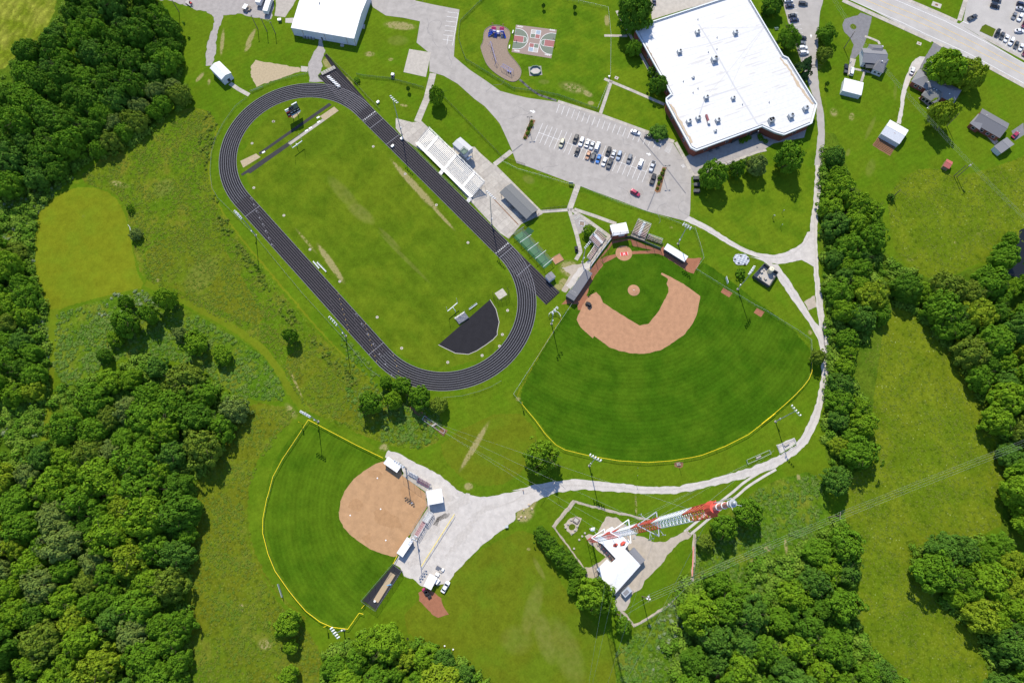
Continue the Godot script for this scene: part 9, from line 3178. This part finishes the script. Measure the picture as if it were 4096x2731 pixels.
	forest([146.5,-177.8,148.2,-175.5,149.3,-156.5,160.9,-150,161.1,-139.3,155.9,-130.9,153.3,-114.5,158.5,-106.5,155.6,-94.8,143.5,-87.1,140.8,-81.5,140.9,-64.9,143,-55.9,142.5,-47.2,138,-40.3,130.6,-36.8,128.8,-42,132.8,-57.7,136.1,-74,137.2,-87.1,137.6,-102.6,141.1,-130.9,143.2,-154.3], 8.0, 15.0, "the tree row right of the drive", fresh)
	forest([164.4,-114.5,180.4,-110.5,202.5,-118.5,221.7,-112.5,210,-47.2,200.6,-7.3,193.8,-13.7,197.5,-45.4,186.8,-77.7,177.5,-94.8], 9.5, 17.0, "the wood right of the pasture", mixed)
	forest([154.6,-4.1,168.7,-4.9,190.3,-5.7,198.4,2.1,187.3,49,175,49,174.6,21.8,165.2,12.9,155.3,5.2], 9.0, 17.0, "the wood at the lower right corner", fresh)
	forest([68.8,17.4,84.2,15.9,96.2,23.3,109.3,8.3,114.7,-7.3,126.7,-10.5,128.3,0.6,122.6,17.4,126.7,32.1,140.5,43.5,142.6,49,63.9,49,63.9,29.2], 9.5, 16.0, "the wood below the mast compound", ["mid_green", "mid_green", "bright_green", "blue_green", "deep_green"])
	# rough growth that nobody could count
	var tm := StandardMaterial3D.new()
	tm.resource_name = "weeds"
	tm.vertex_color_use_as_albedo = true
	tm.roughness = .9
	tm.metallic_specular = .1
	var r := RandomNumberGenerator.new()
	r.seed = 9
	var tuft := mb(true)
	for i in 26:
		var q := rand_dir(r)
		q.y = absf(q.y)
		var l := r.randf_range(.7, 1.3)
		tuft.col = Color(l, l, l)
		add_leaf(tuft, Vector3(q.x * .5, q.y * .5 + .05, q.z * .5), q + rand_dir(r) * .5, .2, r)
	var tmesh := tuft.mesh()
	var shrub := mb(true)
	for i in 130:
		var q := rand_dir(r)
		q.y = absf(q.y)
		var l := r.randf_range(.65, 1.35)
		shrub.col = Color(l, l, l)
		var w := 1.0 + .35 * sin(q.x * 7.0 + q.z * 5.0)
		add_leaf(shrub, Vector3(q.x * .5 * w, q.y * .75 + .05, q.z * .5 * w), q + rand_dir(r) * .6, .12, r)
	var smesh := shrub.mesh()
	var meadow := pv([-198.4,-169,-178.2,-185.3,-154.5,-204.4,-141.6,-200.8,-139.5,-192.4,-141.6,-173.6,-136.9,-157.8,-126.9,-141.3,-89.5,-95.9,-60,-71,-49.3,-58.1,-28.7,-54.5,-28.4,-47.3,-38,-42.9,-52.2,-45.5,-77.8,-56.3,-86.2,-60.8,-98,-79.5,-106.3,-88.1,-140.4,-106.9,-158.8,-116,-168.5,-133.8,-173.9,-151.1,-181.4,-160,-193.4,-163.4])
	var brown := pv([-110.4,-60.8,-87.8,-58.1,-94.8,-48.2,-102.9,-34.2,-105.5,-22.3,-104.2,-9.1,-98.7,2.2,-87.1,17.8,-77.4,24.6,-71,32.8,-70.8,44.4,-117.7,44.4,-126.6,-14,-125.7,-29.1,-115.6,-45.5])
	var scrub_l := pv([-195.6,-100.9,-159.9,-110.9,-139.7,-101.9,-107.7,-84.2,-98.3,-73.8,-93.6,-62.7,-110.6,-62.7,-134.3,-77.6,-160.8,-83.3,-185.4,-68.2,-192.3,-75.7])
	var edge_l := pv([-239.1,-158.9,-201.2,-167.9,-209.2,-157.8,-214,-147.8,-212.4,-133.8,-208.8,-117.1,-201.1,-104.9,-193.8,-75.7,-191.1,-48.2,-212.8,-46.4])
	var past1 := pv([173.7,-161.1,185.2,-170.2,195.6,-171.8,204.7,-167.2,219.3,-170.2,238.1,-180.6,227.5,-133.8,217.9,-127.4,206,-125.3,187.1,-117.1,169.5,-125.3,170,-151.1])
	var past2 := pv([147.5,-88.1,164.1,-104.9,177.5,-95.9,187.1,-78.5,196.5,-54.5,199.4,-44.7,195,-15.6,179.9,-8.3,159.4,-7.4,153.8,0.6,162.7,19.3,173.6,22.3,175.5,47.3,128.8,47.3,128.9,17.8,135.1,-1,129.6,-17.3,144.3,-48.2,150.7,-66.3])
	var scrub_r := pv([72.3,-5.8,96.5,-26.5,124.2,-33.3,122,-5.8,111.9,7.7,101.6,23.8,67.3,44.4,40.3,44.4,38.5,32.8,48.6,24.6,68.8,6.1])
	var hump := pv([-73.5,-93,-53.7,-71.9,-29.6,-56.3,-29.3,-48.2,-38,-42.9,-52.2,-45.5,-67.4,-60.8])
	scatter("meadow_grass", "rough uneven meadow grass left of the track", "grass", [meadow, brown], 1500, tmesh, tm, .5, 1.2, .28, Color(0.090, 0.157, 0.014), Color(0.135, 0.161, 0.019), [], 11)
	scatter("pasture_grass", "tussocky pasture grass at the right", "grass", [past1, past2], 900, tmesh, tm, .4, .8, .25, Color(0.108, 0.165, 0.016), Color(0.144, 0.178, 0.026), [], 12)
	scatter("scrub_growth", "low tangled scrub growth among the mown paths", "scrub", [scrub_l, edge_l, scrub_r, hump], 1300, tmesh, tm, .7, 1.7, .4, Color(0.072, 0.161, 0.016), Color(0.135, 0.200, 0.039), [], 13)
	var e1 := pv([-203.5,-169,-178,-184.1,-155.9,-206.9,-157.1,-219.3,-160.7,-204.4,-178.6,-187.6,-202.1,-172.5])
	var fringe := [edge_l, e1, pv([144.9,-182.9,151.7,-180.6,155.6,-160,163.2,-133.8,162.6,-106.9,150.4,-89.1,142.4,-85.2,145.9,-60.8,141.4,-37.7,125.8,-32.5,126.2,-48.2,132.8,-75.7,135.8,-117.1,140.4,-157.8]), pv([165.7,-125.3,186.7,-115,166,-104.9,161.7,-113]), pv([164.5,-106.9,177.5,-95.9,187.1,-78.5,196.5,-54.5,199.4,-44.7,196.4,-14,201.5,-14,204,-48.2,192.7,-79.5,181.4,-96.9,170.5,-108.9]), pv([65.4,6.9,77.1,6.9,113.6,-5.8,130.2,-15.6,132.6,2.2,126.9,17.8,134.1,34.3,149.4,47.3,60.8,47.3,55.6,29.8]), pv([155.1,-6.6,195.3,-9.1,186.1,47.3,176.3,47.3,174.2,23.1,163.7,18.5,153.8,5.3]), pv([-189,-68.2,-163.4,-76.6,-157.2,-83.3,-130.1,-73.8,-110.4,-60.8,-115.6,-45.5,-126.5,-29.1,-126.9,-14,-117.3,47.3,-189.3,47.3,-211.5,-48.2,-190.2,-48.2]), pv([-69.8,47.3,-70.2,32.8,-56.2,25.3,-35,28.3,-18.6,35,-4.1,47.3]), pv([-248.1,-224.3,-238.8,-239.7,-227,-255.6,-223.7,-271.9,-184.1,-271.9,-163.2,-242.3,-160.2,-221.8,-179,-190,-201.9,-171.3,-221.5,-160,-235.3,-151.1])]
	scatter("undergrowth", "leafy undergrowth filling the wood floors and thicket edges", "undergrowth", fringe, 560, smesh, tm, 1.6, 4.2, .8, Color(.085, .19, .013), Color(.17, .27, .03), [], 14)
	scatter("slope_bushes", "yellowish low bushes on the slope left of the track fence", "bushes", [pv([-136.2,-160,-123.5,-138.1,-105.5,-115,-88.6,-95.9,-70.3,-75.7,-60.6,-67.3,-67.9,-68.2,-83.9,-85.2,-100.2,-100.9,-117.9,-123.3,-134.1,-144.5]), pv([-146.2,-204.4,-139.5,-200.8,-139.5,-185.3,-141.4,-169,-146.7,-185.3])], 700, smesh, tm, .5, 1.5, .7, Color(.1, .19, .02), Color(.2, .24, .035), [], 16)
	# pale flowering weeds along the thickets
	scatter("flowering_weeds", "pale flowering weeds along the thicket edges", "weeds", [edge_l, pv([-184.1,-108.9,-160,-111.9,-142,-104.9,-160.1,-100.9,-176.6,-98.9]), pv([49.5,23.8,63.3,13.2,69.5,17.8,58.8,29.8,51.8,38.7])], 380, smesh, tm, .6, 1.6, .6, Color(.16, .24, .09), Color(.3, .36, .2), [], 15)
